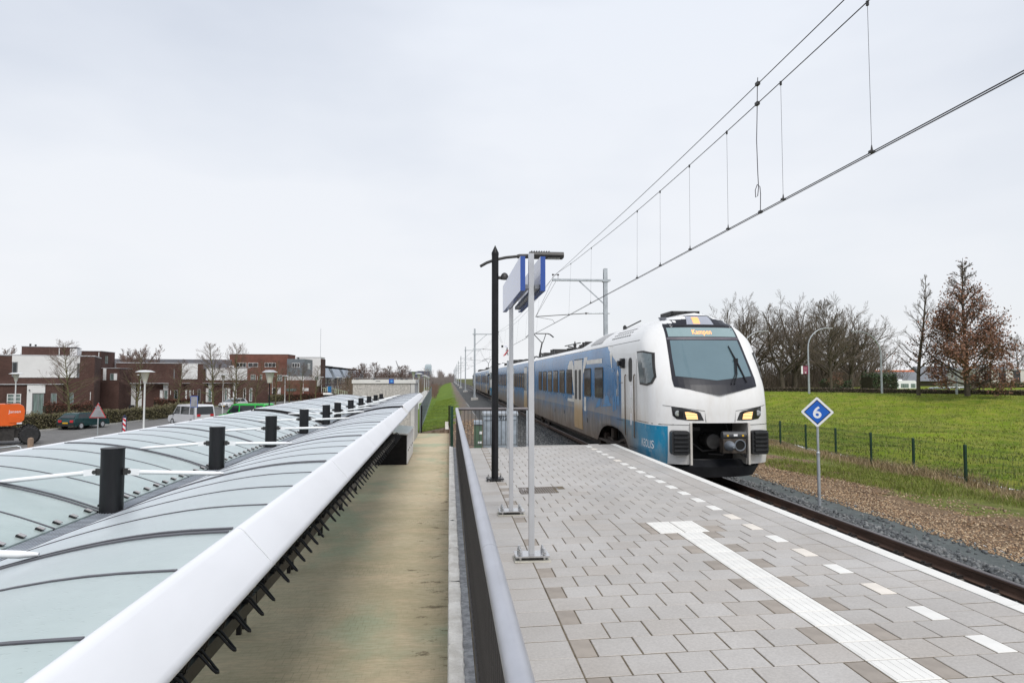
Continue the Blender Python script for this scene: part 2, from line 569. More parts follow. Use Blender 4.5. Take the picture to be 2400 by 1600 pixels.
c = mix_rgb(t, math_n(t, 'MULTIPLY', brk.outputs['Fac'], vis), c, (0.23, 0.20, 0.14))
# drifts of blown soil towards the platform wall and across one joint
sx = t.nodes.new('ShaderNodeSeparateXYZ')
t.links.new(co, sx.inputs[0])
soil = ramp(t, math_n(t, 'ADD', tex(t, co, 2.6, 7, 0.75, (1.0, 1.7, 1)), ramp(t, sx.outputs[0], -1.5, 0.0, -0.10, 0.06)), 0.60, 0.68)
c = mix_rgb(t, math_n(t, 'MULTIPLY', soil, 0.7), c, (0.13, 0.10, 0.062))
t.links.new(c, b.inputs['Base Color'])
b.inputs['Roughness'].default_value = 0.92
b.inputs['Specular IOR Level'].default_value = 0.25
hh = math_n(t, 'SUBTRACT', tex(t, co, 16, 7, 0.75), math_n(t, 'MULTIPLY', brk.outputs['Fac'], 0.5))
bump(t, b, hh, 0.5, 0.02)
SLAB = m
struct('shed_floor', MB().grid([-14, -8, -3, 0.0], [0, 12, 24, 43.3], lambda x, y: -1.69).quad((-14, 43.3, -1.69), (0, 43.3, -1.69), (0, 43.3, -2.7), (-14, 43.3, -2.7))
       .quad((-14, 0, -1.69), (-14, 43.3, -1.69), (-14, 43.3, -2.7), (-14, 0, -2.7)), SLAB)
# ------------------------------------------------------------------ platform
TILT = 0.019
def zp(x):
    return -TILT * (4.42 - x)
PAVER = M('concrete_paver', (0.385, 0.375, 0.368), 0.62, 0, 0.10, 2.2, 0.12, 90, rnd=0.10, spec=0.35)
m, t, b, co = new_mat('concrete_paver_face')
oi = t.nodes.new('ShaderNodeObjectInfo')
geo = t.nodes.new('ShaderNodeNewGeometry')
bl = ramp(t, tex(t, geo.outputs['Position'], 0.75, 5, 0.6), 0.3, 0.7)
c = mix_rgb(t, bl, (0.375, 0.352, 0.328), (0.440, 0.420, 0.400))
c = mix_rgb(t, math_n(t, 'MULTIPLY', ramp(t, oi.outputs['Random'], 0.70, 1.0), 0.45), c, (0.375, 0.335, 0.295))
fine = ramp(t, tex(t, geo.outputs['Position'], 55, 4, 0.7), 0.3, 0.7, 0.9, 1.1)
hsv = nd(t, 'ShaderNodeHueSaturation')
rv = ramp(t, math_n(t, 'FRACT', math_n(t, 'MULTIPLY', oi.outputs['Random'], 7.31)), 0, 1, 0.955, 1.045, False)
t.links.new(math_n(t, 'MULTIPLY', fine, rv), hsv.inputs['Value'])
t.links.new(c, hsv.inputs['Color'])
t.links.new(hsv.outputs[0], b.inputs['Base Color'])
b.inputs['Roughness'].default_value = 0.6
wet = ramp(t, tex(t, geo.outputs['Position'], 1.3, 5, 0.6), 0.35, 0.7, 0.36, 0.62)
t.links.new(wet, b.inputs['Roughness'])
b.inputs['Specular IOR Level'].default_value = 0.4
bump(t, b, tex(t, geo.outputs['Position'], 130, 5, 0.7), 0.12, 0.004)
PAVER = m
PAVERB = M('brown_paver', (0.315, 0.278, 0.242), 0.65, 0, 0.10, 6, 0.12, 90, rnd=0.09, spec=0.35)
JOINT = M('joint_sand', (0.120, 0.098, 0.066), 0.95, 0, 0.35, 9, 0.3, 80)
MARK = M('white_marker_stone', (0.72, 0.71, 0.68), 0.6, 0, 0.04, 5, 0.1, 90, rnd=0.03)
MARKB = M('stained_marker_stone', (0.70, 0.65, 0.585), 0.65, 0, 0.06, 5, 0.1, 90)
platform = struct('platform', MB().prism([(0.13, -1.68), (4.40, -1.05), (4.40, zp(4.40) - 0.0035), (0.13, zp(0.13) - 0.0035)], -4.0, 18.0, 'y'), JOINT)

TH = 0.05
def tile_mb(w, d, ribs=None):
    g = 0.0055
    x, y = w / 2 - g, d / 2 - g
    c = 0.003
    mb = MB()
    vs = [(-x, -y, -TH), (x, -y, -TH), (x, y, -TH), (-x, y, -TH), (-x, -y, -c), (x, -y, -c), (x, y, -c), (-x, y, -c),
          (-x + c, -y + c, 0), (x - c, -y + c, 0), (x - c, y - c, 0), (-x + c, y - c, 0)]
    fs = [(8, 9, 10, 11)]
    for a in (0, 4):
        for i in range(4):
            fs.append((a + i, a + (i + 1) % 4, a + 4 + (i + 1) % 4, a + 4 + i))
    mb.add(vs, fs)
    if ribs == 'bar':
        for k in range(5):
            xx = (k - 2) * w * 0.19
            mb.box(xx - 0.016, xx + 0.016, -y + 0.01, y - 0.01, -0.001, 0.0022)
    if ribs == 'dot':
        for i in range(5):
            for k in range(5):
                cx, cy = (i - 2) * w * 0.19, (k - 2) * d * 0.19
                mb.box(cx - 0.016, cx + 0.016, cy - 0.016, cy + 0.016, -0.001, 0.003)
    return mb

tmesh = {}
def tile_mesh(kind, w, d, mat, ribs=None):
    key = (kind, round(w, 3), round(d, 3), mat.name)
    if key not in tmesh:
        tmesh[key] = tile_mb(w, d, ribs).mesh(kind, mat)
    return tmesh[key]

tiles = []           # x0, width, y0, depth, kind
def run(x, widths, y, d=0.3):
    for w, k in widths:
        if k:
            tiles.append((x, w, y, d, k))
        x += w
F, H = (0.3, 'p'), (0.15, 'b')
for j in range(-5, 50):
    y = 3.0 + 0.3 * j
    even = j % 2 == 0
    if y > 17.75:
        continue
    tiles.append((0.235, 0.595, y, 0.3, 'p'))
    if 7.75 < y < 8.35:
        run(0.83, [F] * 5 + [(0.1, 'b')], y)
        run(3.03, [(0.2, 'b'), F, (0.15, 'm')] if even else [F, (0.35, 'p')], y)
    elif y < 7.75:
        run(0.83, [F] * 6 if even else [H] + [F] * 5 + [H], y)
        run(2.63, [(0.3, 'g')], y)
        run(2.93, [F, F, (0.15, 'm')] if even else [H, F, F], y)
    else:
        run(0.83, ([F] * 9 + [(0.15, 'm')]) if even else [H] + [F] * 9, y)
    tiles.append((3.68, 0.3, y + 0.15, 0.3, 'p'))
    tiles.append((3.98, 0.3, y + 0.0, 0.3, 'p'))
for i in range(2):
    for k in range(2):
        tiles.append((2.43 + 0.3 * i, 0.3, 7.8 + 0.3 * k, 0.3, 't'))

_cm = Matrix.Translation(cam.location) @ cam.rotation_euler.to_matrix().to_4x4()
_ci = _cm.inverted()
def seen(p, mx=0.02):
    q = _ci @ Vector(p)
    if q.z > -0.2:
        return None
    u, v = -q.x / q.z * 24 / 36, -q.y / q.z * 24 / 36
    return (abs(u) < 0.5 + mx and abs(v) < 1 / 3 + mx), -q.z

plain = []
specials = {'g': ('guide_tile', MARK, 'bar'), 't': ('tactile_tile', MARK, 'dot'), 'm': ('marker_tile', MARK, None)}
for tl in tiles:
    x, w, y, d, k = tl
    cx, cy = x + w / 2, y + d / 2
    drain = 1.13 < cx < 1.78 and 10.75 < cy < 11.35
    if drain:
        continue
    if k in 'pb':
        s = seen((cx, cy, zp(cx)))
        plain.append((0 if (s and s[0]) else 1, s[1] if s else 99, tl))
    else:
        nm, mt, rb = specials[k]
        if k == 'm' and rng.random() < 0.12:
            mt = MARKB
        o = link(nm, tile_mesh(nm, w, d, mt, rb), platform, None, (cx, cy, zp(cx) + 0.002))
        o.rotation_euler = (0, -TILT, 0)
plain.sort(key=lambda q: (q[0], q[1]))
rest = {'p': MB(), 'b': MB()}
for i, (vis, dist, (x, w, y, d, k)) in enumerate(plain):
    mt = PAVERB if k == 'b' else PAVER
    cx, cy = x + w / 2, y + d / 2
    jz, jr = rng.uniform(-0.0018, 0.0018), rng.uniform(-0.004, 0.004)
    if i < 298 and vis == 0:
        o = link('paver', tile_mesh('paver', w, d, mt), platform, None, (cx, cy, zp(cx) + jz))
        o.rotation_euler = (rng.uniform(-0.003, 0.003), -TILT + rng.uniform(-0.003, 0.003), jr)
    else:
        tb = tile_mb(w, d)
        tb.xf(Matrix.Translation((cx, cy, zp(cx) + jz)) @ Matrix.Rotation(-TILT, 4, 'Y') @ Matrix.Rotation(jr, 4, 'Z'))
        rest[k].add(tb.v, tb.f)
rest['p'].build('paving', PAVER, platform, kind='stuff')
rest['b'].build('brown_paving', PAVERB, platform, kind='stuff')
em = MB().box(-0.07, 0.07, -0.497, 0.497, -0.22, 0.0).mesh('edge_stone', MARK)
for i in range(22):
    o = link('edge_stone', em, platform, None, (4.35, -3.5 + i * 1.0 - 0.0, zp(4.35) + 0.004 + rng.uniform(-0.001, 0.001)))
    o.rotation_euler = (0, -TILT, 0)
link('end_stone', MB().box(2.1, 4.28, 17.86, 18.0, -0.25, -0.016).mesh('end_stone', CONC), platform)

# rough curb along the wall above the shed
CURB = M('rough_limestone_concrete', (0.66, 0.63, 0.58), 0.9, 0, 0.12, 7, 0.9, 30, dist=0.02, col2=(0.78, 0.76, 0.72))
curb = MB().box(0.001, 0.165, -4, 18.3, -1.69, -0.075).build('retaining_wall', M('wall_grey', (0.27, 0.275, 0.285), 0.9, 0, 0.3, 20, 0.6, 60), None, kind='structure')
ydiv = [-4, 0.0, 3.4, 4.75, 6.2, 7.4, 8.8, 10.2, 11.6, 13.0, 14.4, 15.8, 17.0, 18.3]
for a, bb in zip(ydiv, ydiv[1:]):
    mb = MB()
    n = max(2, int((bb - a) / 0.06))
    ysn = [a + 0.004 + (bb - a - 0.008) * i / n for i in range(n + 1)]
    prof = [(-0.004, -0.6), (-0.004, -0.062), (0.004, -0.05), (0.05, -0.046), (0.093, -0.05), (0.10, -0.062), (0.10, -0.08)]
    vs = []
    for yy in ysn:
        for k, (x, z) in enumerate(prof):
            e = 0.007 if 2 <= k <= 4 else 0.003
            vs.append((x + (rng.uniform(-0.004, 0.004) if k > 3 else 0), yy, z + rng.uniform(-e, e)))
    q = len(prof)
    mb.add(vs, [(i * q + k, i * q + k + 1, (i + 1) * q + k + 1, (i + 1) * q + k) for i in range(n) for k in range(q - 1)])
    mb.add([], [])
    mb.build('curb_stone', CURB, curb, 40)

# drain grate
dg = thing('drain_grate', 'slotted steel drain grate set into the grey platform paving', 'drain grate', (1.455, 11.05, zp(1.455)))
mb = MB()
for x0, x1, y0, y1 in ((-0.32, 0.32, -0.30, -0.27), (-0.32, 0.32, 0.27, 0.30), (-0.32, -0.29, -0.27, 0.27), (0.29, 0.32, -0.27, 0.27)):
    mb.box(x0, x1, y0, y1, -0.05, 0.004)
mb.build('frame', M('worn_cast_iron', (0.20, 0.175, 0.16), 0.6, 0.4, 0.2, 12), dg)
mb = MB().box(-0.29, 0.29, -0.27, 0.27, -0.06, -0.045)
mb.build('sump', BLACK, dg)
sl = MB().box(-0.011, 0.011, -0.27, 0.27, -0.04, 0.001).mesh('slat', MATS['worn_cast_iron'])
for k in range(15):
    link('slat', sl, dg, None, (-0.27 + k * 0.0386, 0, 0))

# ------------------------------------------------------------------ railings
RAILT = M('zinc_handrail', (0.41, 0.42, 0.46), 0.36, 0.35, 0.06, 9, 0.04, 30, stretch=(1, 0.4, 1))
BARS = M('railing_bars', (0.050, 0.046, 0.044), 0.5, 0.1, 0.15, 4)
rl_long = thing('platform_railing', 'long railing with grey tubular handrail running along the platform beside the curb', 'railing', (0.19, 8, -0.08))
rl_end = thing('end_railing', 'short barred railing closing the far end of the platform before the grey cabinets', 'railing', (1.1, 17.98, -0.05))
for a, bb in ((-1.0, 3.2), (3.205, 6.1), (6.105, 9.3), (9.305, 12.3), (12.305, 15.2), (15.205, 17.98)):
    MB().tube([(0.19, a, 0.945), (0.19, bb, 0.945)], 0.0395, 20).build('handrail', RAILT, rl_long, 40, True)
MB().box(0.165, 0.205, -1.0, 17.98, 0.02, 0.032).build('bottom_rail', BARS, rl_long, None, True)
MB().box(0.178, 0.20, -1.0, 17.98, 0.895, 0.912).build('top_rail', BARS, rl_long, None, True)
bm_ = MB().box(-0.016, 0.016, -0.005, 0.005, 0.1, 0.99).mesh('bar', BARS)
for i in range(150):
    link('bar', bm_, rl_long, None, (0, 1.2 + i * 0.112 - 8, 0))
MB().tube([(0.19, 17.98, 0.945), (2.06, 17.98, 0.945)], 0.0395, 20).build('handrail', M('rail_brown_grey', (0.13, 0.12, 0.125), 0.4, 0.3, 0.1), rl_end, 40, True)
MB().box(0.2, 2.06, 17.96, 18.0, 0.005, 0.018).build('bottom_rail', BARS, rl_end, None, True)
MB().box(2.02, 2.06, 17.96, 18.0, -0.05, 0.94).build('post', GALV, rl_end, None, True)
be = MB().cyl((0, 0, 0.05), 0.0065, 0.97, 8).mesh('bar', BARS)
for i in range(18):
    link('bar', be, rl_end, None, (-0.81 + i * 0.098, 0, 0))

# ------------------------------------------------------------------ station sign
sg = thing('station_sign', 'blue two sided sign on two square grey posts bolted to the platform', 'station sign', (0.83, 8.0, zp(0.83)))
for i, y in enumerate((6.93, 9.22)):
    z0 = zp(0.83)
    MB().box(0.803, 0.857, y - 0.027, y + 0.027, z0 + 0.06, 3.03).build('post', ALU, sg, None, True)
    MB().box(0.66, 1.0, y - 0.115, y + 0.115, z0 + 0.045, z0 + 0.06).build('base_plate', STEEL, sg, None, True)
    MB().box(0.65, 1.01, y - 0.125, y + 0.125, z0, z0 + 0.012).build('concrete_pad', M('pad_concrete', (0.50, 0.48, 0.42), 0.9), sg, None, True)
    for dx in (-0.12, 0.12):
        for dy in (-0.075, 0.075):
            MB().cyl((0.83 + dx, y + dy, z0 + 0.01), 0.012, 0.09, 8).cyl((0.83 + dx, y + dy, z0 + 0.06), 0.022, 0.025, 6).cyl((0.83 + dx, y + dy, z0 + 0.088), 0.019, 0.035, 10, r2=0.012).build('anchor_bolt', STEEL, sg, 40, True)
for x0 in (0.705, 0.910):
    MB().box(x0, x0 + 0.05, 6.80, 9.08, 2.63, 2.98).build('sign_panel', SIGNBLUE, sg, None, True)
MB().box(0.757, 0.800, 6.86, 9.02, 2.66, 2.70).box(0.860, 0.908, 6.86, 9.02, 2.66, 2.70).build('mounting_rail', M('rail_grey', (0.18, 0.19, 0.21), 0.5), sg, None, True)

# ------------------------------------------------------------------ platform lamp
lp = thing('platform_lamp', 'black lamp post with pointed top and flat arm bolted to the platform', 'lamp post', (0.81, 12.23, zp(0.81)))
zb = zp(0.81)
MB().lathe([(0.062, 0.05), (0.062, 4.02), (0.064, 4.04), (0.066, 4.05), (0.066, 4.08), (0.002, 4.22)], (0, 0, 0), 20).build('pole', BLACK, lp, 40)
MB().box(-0.15, 0.15, -0.13, 0.13, 0.03, 0.05).build('base_plate', BLACK, lp)
for dx in (-0.11, 0.11):
    for dy in (-0.09, 0.09):
        MB().cyl((dx, dy, 0.0), 0.011, 0.10, 8).cyl((dx, dy, 0.05), 0.02, 0.022, 6).build('anchor_bolt', STEEL, lp, 40)
MB().tube([(-0.27, 0, 3.83), (-0.15, 0, 3.90), (0, 0, 3.955), (0.2, 0, 4.0), (0.42, 0, 4.025)], 0.026, 12).build('arm', DARK, lp, 40)
MB().tube([(0.40, 0, 4.02), (0.44, 0, 4.025), (0.62, 0, 4.03), (0.64, 0, 4.03)], [0.035, 0.042, 0.042, 0.03], 12).build('collar', DARK, lp, 40)
lum = MB().prism([(-0.10, -0.045), (-0.13, 0.0), (-0.11, 0.045), (-0.06, 0.065), (0.06, 0.065), (0.11, 0.045), (0.13, 0.0), (0.10, -0.045)], 0.62, 1.24, 'x').xf(Matrix.Translation((0, 0, 4.04)))
for k in range(8):
    lum.box(0.65 + k * 0.045, 0.665 + k * 0.045, -0.10, 0.10, 4.09, 4.115)
lm = lum.build('luminaire', DARK, lp, 30)
MB().box(0.95, 1.18, -0.08, 0.08, 3.988, 3.994).build('led_panel', M('led_lens', (0.45, 0.46, 0.45), 0.3), lm)
MB().cyl((0.06, 0, 3.63), 0.03, 0.09, 10, 'x').lathe([(0.01, -0.05), (0.075, -0.04), (0.08, 0.0), (0.05, 0.06), (0.02, 0.08)], (0.17, 0, 3.64), 12).build('loudspeaker', DARK, lp, 40)

# ------------------------------------------------------------------ pictogram post at the platform end
pg = thing('warning_sign', 'white no entry pictogram sign on thin grey pole at the platform end', 'sign', (1.5, 17.6, zp(1.5)))
MB().cyl((1.5, 17.6, zp(1.5)), 0.035, 0.98, 14).cyl((1.5, 17.6, 0.9), 0.028, 1.30, 14).build('pole', GALV, pg, 40, True)
MB().cyl((1.5, 17.6, 0.90), 0.045, 0.06, 14).build('collar', GALV, pg, 40, True)
pl = MB().box(1.26, 1.62, 17.55, 17.562, 2.20, 2.66).build('sign_plate', M('sign_white', (0.82, 0.83, 0.85), 0.4, 0, 0.01), pg, None, True)
fy = 17.547
MB().box(1.325, 1.375, fy, fy + 0.004, 2.545, 2.595).build('black_square', BLACK, pl, None, True)
mb = MB().cyl((1.475, fy, 2.525), 0.016, 0.003, 12, 'y')
for a, bb, w in (((1.475, 2.505), (1.472, 2.43), 0.034), ((1.472, 2.43), (1.437, 2.345), 0.018), ((1.472, 2.43), (1.500, 2.345), 0.018), ((1.468, 2.50), (1.440, 2.44), 0.012), ((1.482, 2.50), (1.502, 2.44), 0.012)):
    mb.bar((a[0], fy, a[1]), (bb[0], fy, bb[1]), 0.003, w)
mb.build('walking_figure', BLACK, pl, None, True)
MB().bar((1.505, fy - 0.004, 2.475), (1.385, fy - 0.004, 2.325), 0.003, 0.022).build('red_slash', RED, pl, None, True)
MB().box(1.41, 1.47, fy, fy + 0.004, 2.565, 2.572).build('blue_line', BLUE, pl, None, True)

# ------------------------------------------------------------------ cabinets beyond the platform
GALVP = M('galvanised_panel', (0.40, 0.46, 0.52), 0.42, 0.45, 0.22, 5, 0.03, 30)
cb = thing('signal_cabinet', 'large galvanised trackside cabinet numbered 912 behind the end railing', 'cabinet', (1.49, 20.3, -1.06))
MB().box(0.99, 1.98, 20.0, 20.55, -1.06, 0.66).build('body', GALVP, cb, None, True)
MB().prism([(19.96, 0.665), (20.6, 0.665), (20.6, 0.72), (20.28, 0.78), (19.96, 0.72)], 0.965, 2.005, 'x').build('roof', GALV, cb, None, True)
MB().box(1.02, 1.95, 19.985, 19.999, 0.515, 0.53).build('seam', DARK, cb, None, True)
for x0 in (1.03, 1.50):
    MB().box(x0, x0 + 0.445, 19.985, 19.998, -0.95, 0.50).build('door', GALVP, cb, None, True)
v, f = text_geo('912', 0.17)
MB().add([(1.57 + p[0], 19.980, 0.59 + p[1]) for p in v], f).build('number', BLACK, cb, None, True)
gc = thing('utility_box', 'small green utility box with grey lid beside the numbered cabinet', 'utility box', (0.85, 20.25, -1.06))
MB().box(0.73, 0.955, 20.05, 20.5, -1.06, 0.38).build('body', M('cabinet_green', (0.085, 0.145, 0.095), 0.5, 0, 0.1), gc, None, True)
MB().box(0.72, 0.962, 20.03, 20.52, 0.40, 0.50).build('lid', GALVP, gc, None, True)
MB().box(0.72, 0.962, 20.035, 20.515, 0.38, 0.40).build('lid_gap', DARK, gc, None, True)
MB().box(0.865, 0.95, 20.042, 20.049, 0.12, 0.20).box(0.83, 0.94, 20.042, 20.049, -0.15, -0.09).build('label_plate', WHITE, gc, None, True)
wb = tag(MB().box(-0.27, -0.03, 43.32, 43.5, -1.69, -0.98).box(-0.25, -0.05, 43.28, 43.32, -1.45, -1.2).build('marker_block', M('block_white', (0.78, 0.76, 0.72), 0.7), None), 'white painted concrete block beside the mesh gate', 'marker block')

# ------------------------------------------------------------------ railway track
RUST = M('rusty_rail', (0.095, 0.055, 0.038), 0.62, 0.2, 0.3, 9, 0.15, 40, stretch=(1, 0.2, 1))
HEAD = M('worn_rail_head', (0.105, 0.088, 0.088), 0.34, 0.6, 0.2, 6, stretch=(1, 0.1, 1))
track = MB().grid([4.82, 5.6, 6.6, 7.38], [-8, 40, 200, 640], lambda x, y: -0.949).build('track_bed', BALLASTG, None, kind='structure')
rail_prof = [(-0.075, -0.932), (0.075, -0.932), (0.075, -0.918), (0.012, -0.895), (0.012, -0.812), (0.036, -0.800), (0.036, -0.772), (-0.036, -0.772), (-0.036, -0.800), (-0.012, -0.812), (-0.012, -0.895), (-0.075, -0.918)]
for xr in (5.36, 6.93):
    r_ = MB().prism([(xr + a, z) for a, z in rail_prof], -8, 640, 'y').build('rail', RUST, track, 30)
    MB().prism([(xr - 0.036, -0.7715), (xr + 0.036, -0.7715), (xr + 0.030, -0.761), (xr + 0.018, -0.759), (xr - 0.018, -0.759), (xr - 0.030, -0.761)], -8, 640, 'y').build('rail_head', HEAD, r_, 30)
SLEEP = M('concrete_sleeper', (0.26, 0.245, 0.225), 0.85, 0, 0.2, 5, 0.2, 40)
slm = MB().prism([(-0.14, -1.05), (0.14, -1.05), (0.11, -0.934), (-0.11, -0.934)], 4.84, 7.40, 'x').mesh('sleeper', SLEEP)
for i in range(150):
    link('sleeper', slm, track, None, (0, -2 + i * 0.6, 0))
clip = MB()
for sx_ in (-1, 1):
    clip.tube([(sx_ * 0.055, -0.07, 0.03), (sx_ * 0.10, -0.075, 0.045), (sx_ * 0.135, -0.05, 0.03), (sx_ * 0.10, 0.0, 0.05), (sx_ * 0.135, 0.05, 0.03), (sx_ * 0.10, 0.075, 0.045), (sx_ * 0.055, 0.07, 0.03)], 0.009, 6)
    clip.box(sx_ * 0.095 - 0.035, sx_ * 0.095 + 0.035, -0.085, 0.085, -0.005, 0.02)
clm = clip.mesh('rail_clip', M('clip_iron', (0.035, 0.03, 0.028), 0.6, 0.3))
for i in range(60):
    y = 1.0 + i * 0.6
    for xr in (6.93,) if y < 17.5 else (5.36,):
        link('rail_clip', clm, track, None, (xr, y, -0.932))

# ------------------------------------------------------------------ loose stones
def icos(seed, flat=0.75):
    r_ = np.random.default_rng(seed)
    g = (1 + 5 ** 0.5) / 2
    v = np.array([(-1, g, 0), (1, g, 0), (-1, -g, 0), (1, -g, 0), (0, -1, g), (0, 1, g), (0, -1, -g), (0, 1, -g), (g, 0, -1), (g, 0, 1), (-g, 0, -1), (-g, 0, 1)], float)
    v /= np.linalg.norm(v[0])
    f = np.array([(0, 11, 5), (0, 5, 1), (0, 1, 7), (0, 7, 10), (0, 10, 11), (1, 5, 9), (5, 11, 4), (11, 10, 2), (10, 7, 6), (7, 1, 8), (3, 9, 4), (3, 4, 2), (3, 2, 6), (3, 6, 8), (3, 8, 9), (4, 9, 5), (2, 4, 11), (6, 2, 10), (8, 6, 7), (9, 8, 1)])
    v = v * r_.uniform(0.65, 1.15, (12, 1)) * np.array([1, 0.75, flat])
    return v, f
def rotm(n):
    q = nrg.normal(size=(n, 4))
    q /= np.linalg.norm(q, axis=1)[:, None]
    w, x, y, z = q.T
    return np.stack([np.stack([1 - 2 * (y * y + z * z), 2 * (x * y - z * w), 2 * (x * z + y * w)], -1),
                     np.stack([2 * (x * y + z * w), 1 - 2 * (x * x + z * z), 2 * (y * z - x * w)], -1),
                     np.stack([2 * (x * z - y * w), 2 * (y * z + x * w), 1 - 2 * (x * x + y * y)], -1)], 1)
def scatter(name, pos, size, mats, seed=1):
    n = len(pos)
    parts_v, parts_f, mi, o = [], [], [], 0
    kinds = [icos(seed + k) for k in range(5)]
    ki = nrg.integers(0, 5, n)
    rm = rotm(n)
    sz = size * nrg.uniform(0.55, 1.25, n)
    for k in range(5):
        idx = np.where(ki == k)[0]
        v, f = kinds[k]
        vv = np.einsum('nij,vj->nvi', rm[idx], v) * sz[idx, None, None] + pos[idx][:, None, :]
        parts_v.append(vv.reshape(-1, 3))
        ff = f[None] + (np.arange(len(idx)) * 12)[:, None, None] + o
        parts_f.append(ff.reshape(-1, 3))
        mi.append(np.repeat(nrg.integers(0, len(mats), len(idx)), 20))
        o += len(idx) * 12
    return soup(name, np.concatenate(parts_v), np.concatenate(parts_f), mats, None, 'stuff', np.concatenate(mi))
ST = [M('ballast_stone_a', (0.105, 0.112, 0.116), 0.8, 0, 0.3, 14), M('ballast_stone_b', (0.165, 0.170, 0.170), 0.8, 0, 0.3, 14), M('ballast_stone_c', (0.065, 0.070, 0.074), 0.8, 0, 0.3, 14)]
def ball_pos(n, x0, x1, y0, y1, up=0.012):
    x = nrg.uniform(x0, x1, n)
    y = y0 + (y1 - y0) * nrg.uniform(0, 1, n) ** 1.5
    z = np.interp(x, [2.0, 3.4, 4.2, 7.7, 8.02], [-1.12, -1.02, -0.955, -0.955, -1.03]) + nrg.uniform(-0.01, up, n)
    return np.stack([x, y, z], 1)
P1 = np.concatenate([ball_pos(5200, 7.06, 7.95, 3.0, 19.0), ball_pos(1500, 7.0, 7.8, 3.0, 14.0, 0.03), ball_pos(1800, 4.5, 6.8, 3.0, 16.0), ball_pos(260, 7.9, 8.6, 3.0, 18.0, 0.005)])
scatter('ballast_stones', P1, 0.047, ST, 3)
P2 = np.concatenate([ball_pos(9000, 2.5, 5.25, 18.1, 52.0)])
scatter('ballast_gravel', P2, 0.042, ST, 13)
CH = [M('bark_chip_a', (0.24, 0.152, 0.088), 0.9, 0, 0.3, 9), M('bark_chip_b', (0.34, 0.235, 0.142), 0.9, 0, 0.3, 9), M('bark_chip_c', (0.125, 0.085, 0.058), 0.9, 0, 0.3, 9), M('bark_chip_d', (0.42, 0.32, 0.215), 0.9, 0, 0.3, 9)]
n = 17000
yy = 6.5 + 19 * nrg.uniform(0, 1, n) ** 1.35
xx = 8.62 + np.abs(nrg.normal(0, 1.7, n))
zz = np.array([field_z(a, c_) for a, c_ in zip(xx, yy)]) + 0.004
scatter('bark_chips', np.stack([xx, yy, zz], 1), 0.026, CH, 23)
n = 2600
yy = nrg.uniform(18.3, 47, n)
xx = nrg.uniform(0.2, 2.6, n)
zz = np.interp(xx, [-0.8, 1.1, 2.0, 3.4], [-1.5, -1.06, -1.12, -1.02]) + 0.004
scatter('bank_chips', np.stack([xx, yy, zz], 1), 0.045, CH, 33)

# ------------------------------------------------------------------ grass
def blades(name, x, y, z, h, w, lean, mats):
    n = len(x)
    a = nrg.uniform(0, 2 * PI, n)
    hh = h * nrg.uniform(0.55, 1.3, n)
    dx, dy = np.cos(a) * w / 2, np.sin(a) * w / 2
    la = nrg.uniform(0, 2 * PI, n)
    ln = lean * hh * nrg.uniform(0.2, 1.2, n)
    lx, ly = np.cos(la) * ln, np.sin(la) * ln
    V = np.stack([np.stack([x - dx, y - dy, z - 0.02], 1), np.stack([x + dx, y + dy, z - 0.02], 1),
                  np.stack([x + dx * 0.8 + lx * 0.4, y + dy * 0.8 + ly * 0.4, z + hh * 0.6], 1), np.stack([x - dx * 0.8 + lx * 0.4, y - dy * 0.8 + ly * 0.4, z + hh * 0.6], 1),
                  np.stack([x + lx, y + ly, z + hh], 1)], 1).reshape(-1, 3)
    b_ = (np.arange(n) * 5)[:, None]
    Ff = np.concatenate([b_ + np.array([[0, 1, 2]]), b_ + np.array([[0, 2, 3]]), b_ + np.array([[3, 2, 4]])], 1).reshape(-1, 3)
    return soup(name, V, Ff, mats, None, 'stuff', np.repeat(nrg.integers(0, len(mats), n), 3))
GB = [M('grass_blade_a', (0.115, 0.145, 0.016), 0.7, 0, 0.2, 2), M('grass_blade_b', (0.165, 0.210, 0.024), 0.7, 0, 0.2, 2), M('grass_blade_c', (0.220, 0.225, 0.055), 0.7, 0, 0.2, 2)]
SB = [M('straw_blade_a', (0.30, 0.225, 0.115), 0.8, 0, 0.2, 2), M('straw_blade_b', (0.21, 0.150, 0.075), 0.8, 0, 0.2, 2), M('straw_blade_c', (0.38, 0.30, 0.18), 0.8, 0, 0.2, 2)]
fzv = np.vectorize(field_z)
def patch_noise(x, y):
    return np.sin(x * 1.1 + 2 * np.sin(y * 0.31)) + np.sin(y * 0.63 + x * 0.4) + 0.6 * np.sin(x * 2.7 - y * 1.3)
n = 60000
x = nrg.uniform(10.2, 15.2, n); y = 9 + 24 * nrg.uniform(0, 1, n) ** 1.2
keep = (patch_noise(x * 0.8, y * 0.8) * 0.95 + (x - 12.2) * 1.0 > nrg.normal(0, 0.35, n)) & (x < 15.0 - nrg.uniform(0, 1.2, n))
x, y = x[keep], y[keep]
blades('verge_grass_tufts', x, y, fzv(x, y), 0.10, 0.012, 0.7, GB)
n = 11000
x = nrg.normal(15.2, 0.62, n); y = 10 + 26 * nrg.uniform(0, 1, n) ** 1.05
keep = patch_noise(x * 2, y * 1.6) > nrg.normal(-0.7, 0.9, n)
x, y = x[keep], y[keep]
blades('dry_grass', x, y, fzv(x, y), 0.17 + 0.16 * (patch_noise(x * 1.3, y * 0.9) > 0.9), 0.013, 0.9, SB)
n = 70000
x = 16.3 + 34 * nrg.uniform(0, 1, n) ** 1.25; y = 10 + 66 * nrg.uniform(0, 1, n) ** 1.1
rx = np.array([ridge_x(q) for q in y])
keep = x < rx + 0.3
x, y = x[keep], y[keep]
blades('embankment_grass', x, y, fzv(x, y), 0.095, 0.036, 1.0, GB + [GB[1], GB[0], GB[2]])
n = 16000
x = nrg.uniform(-2.0, 1.2, n); y = 44 + 60 * nrg.uniform(0, 1, n) ** 1.7
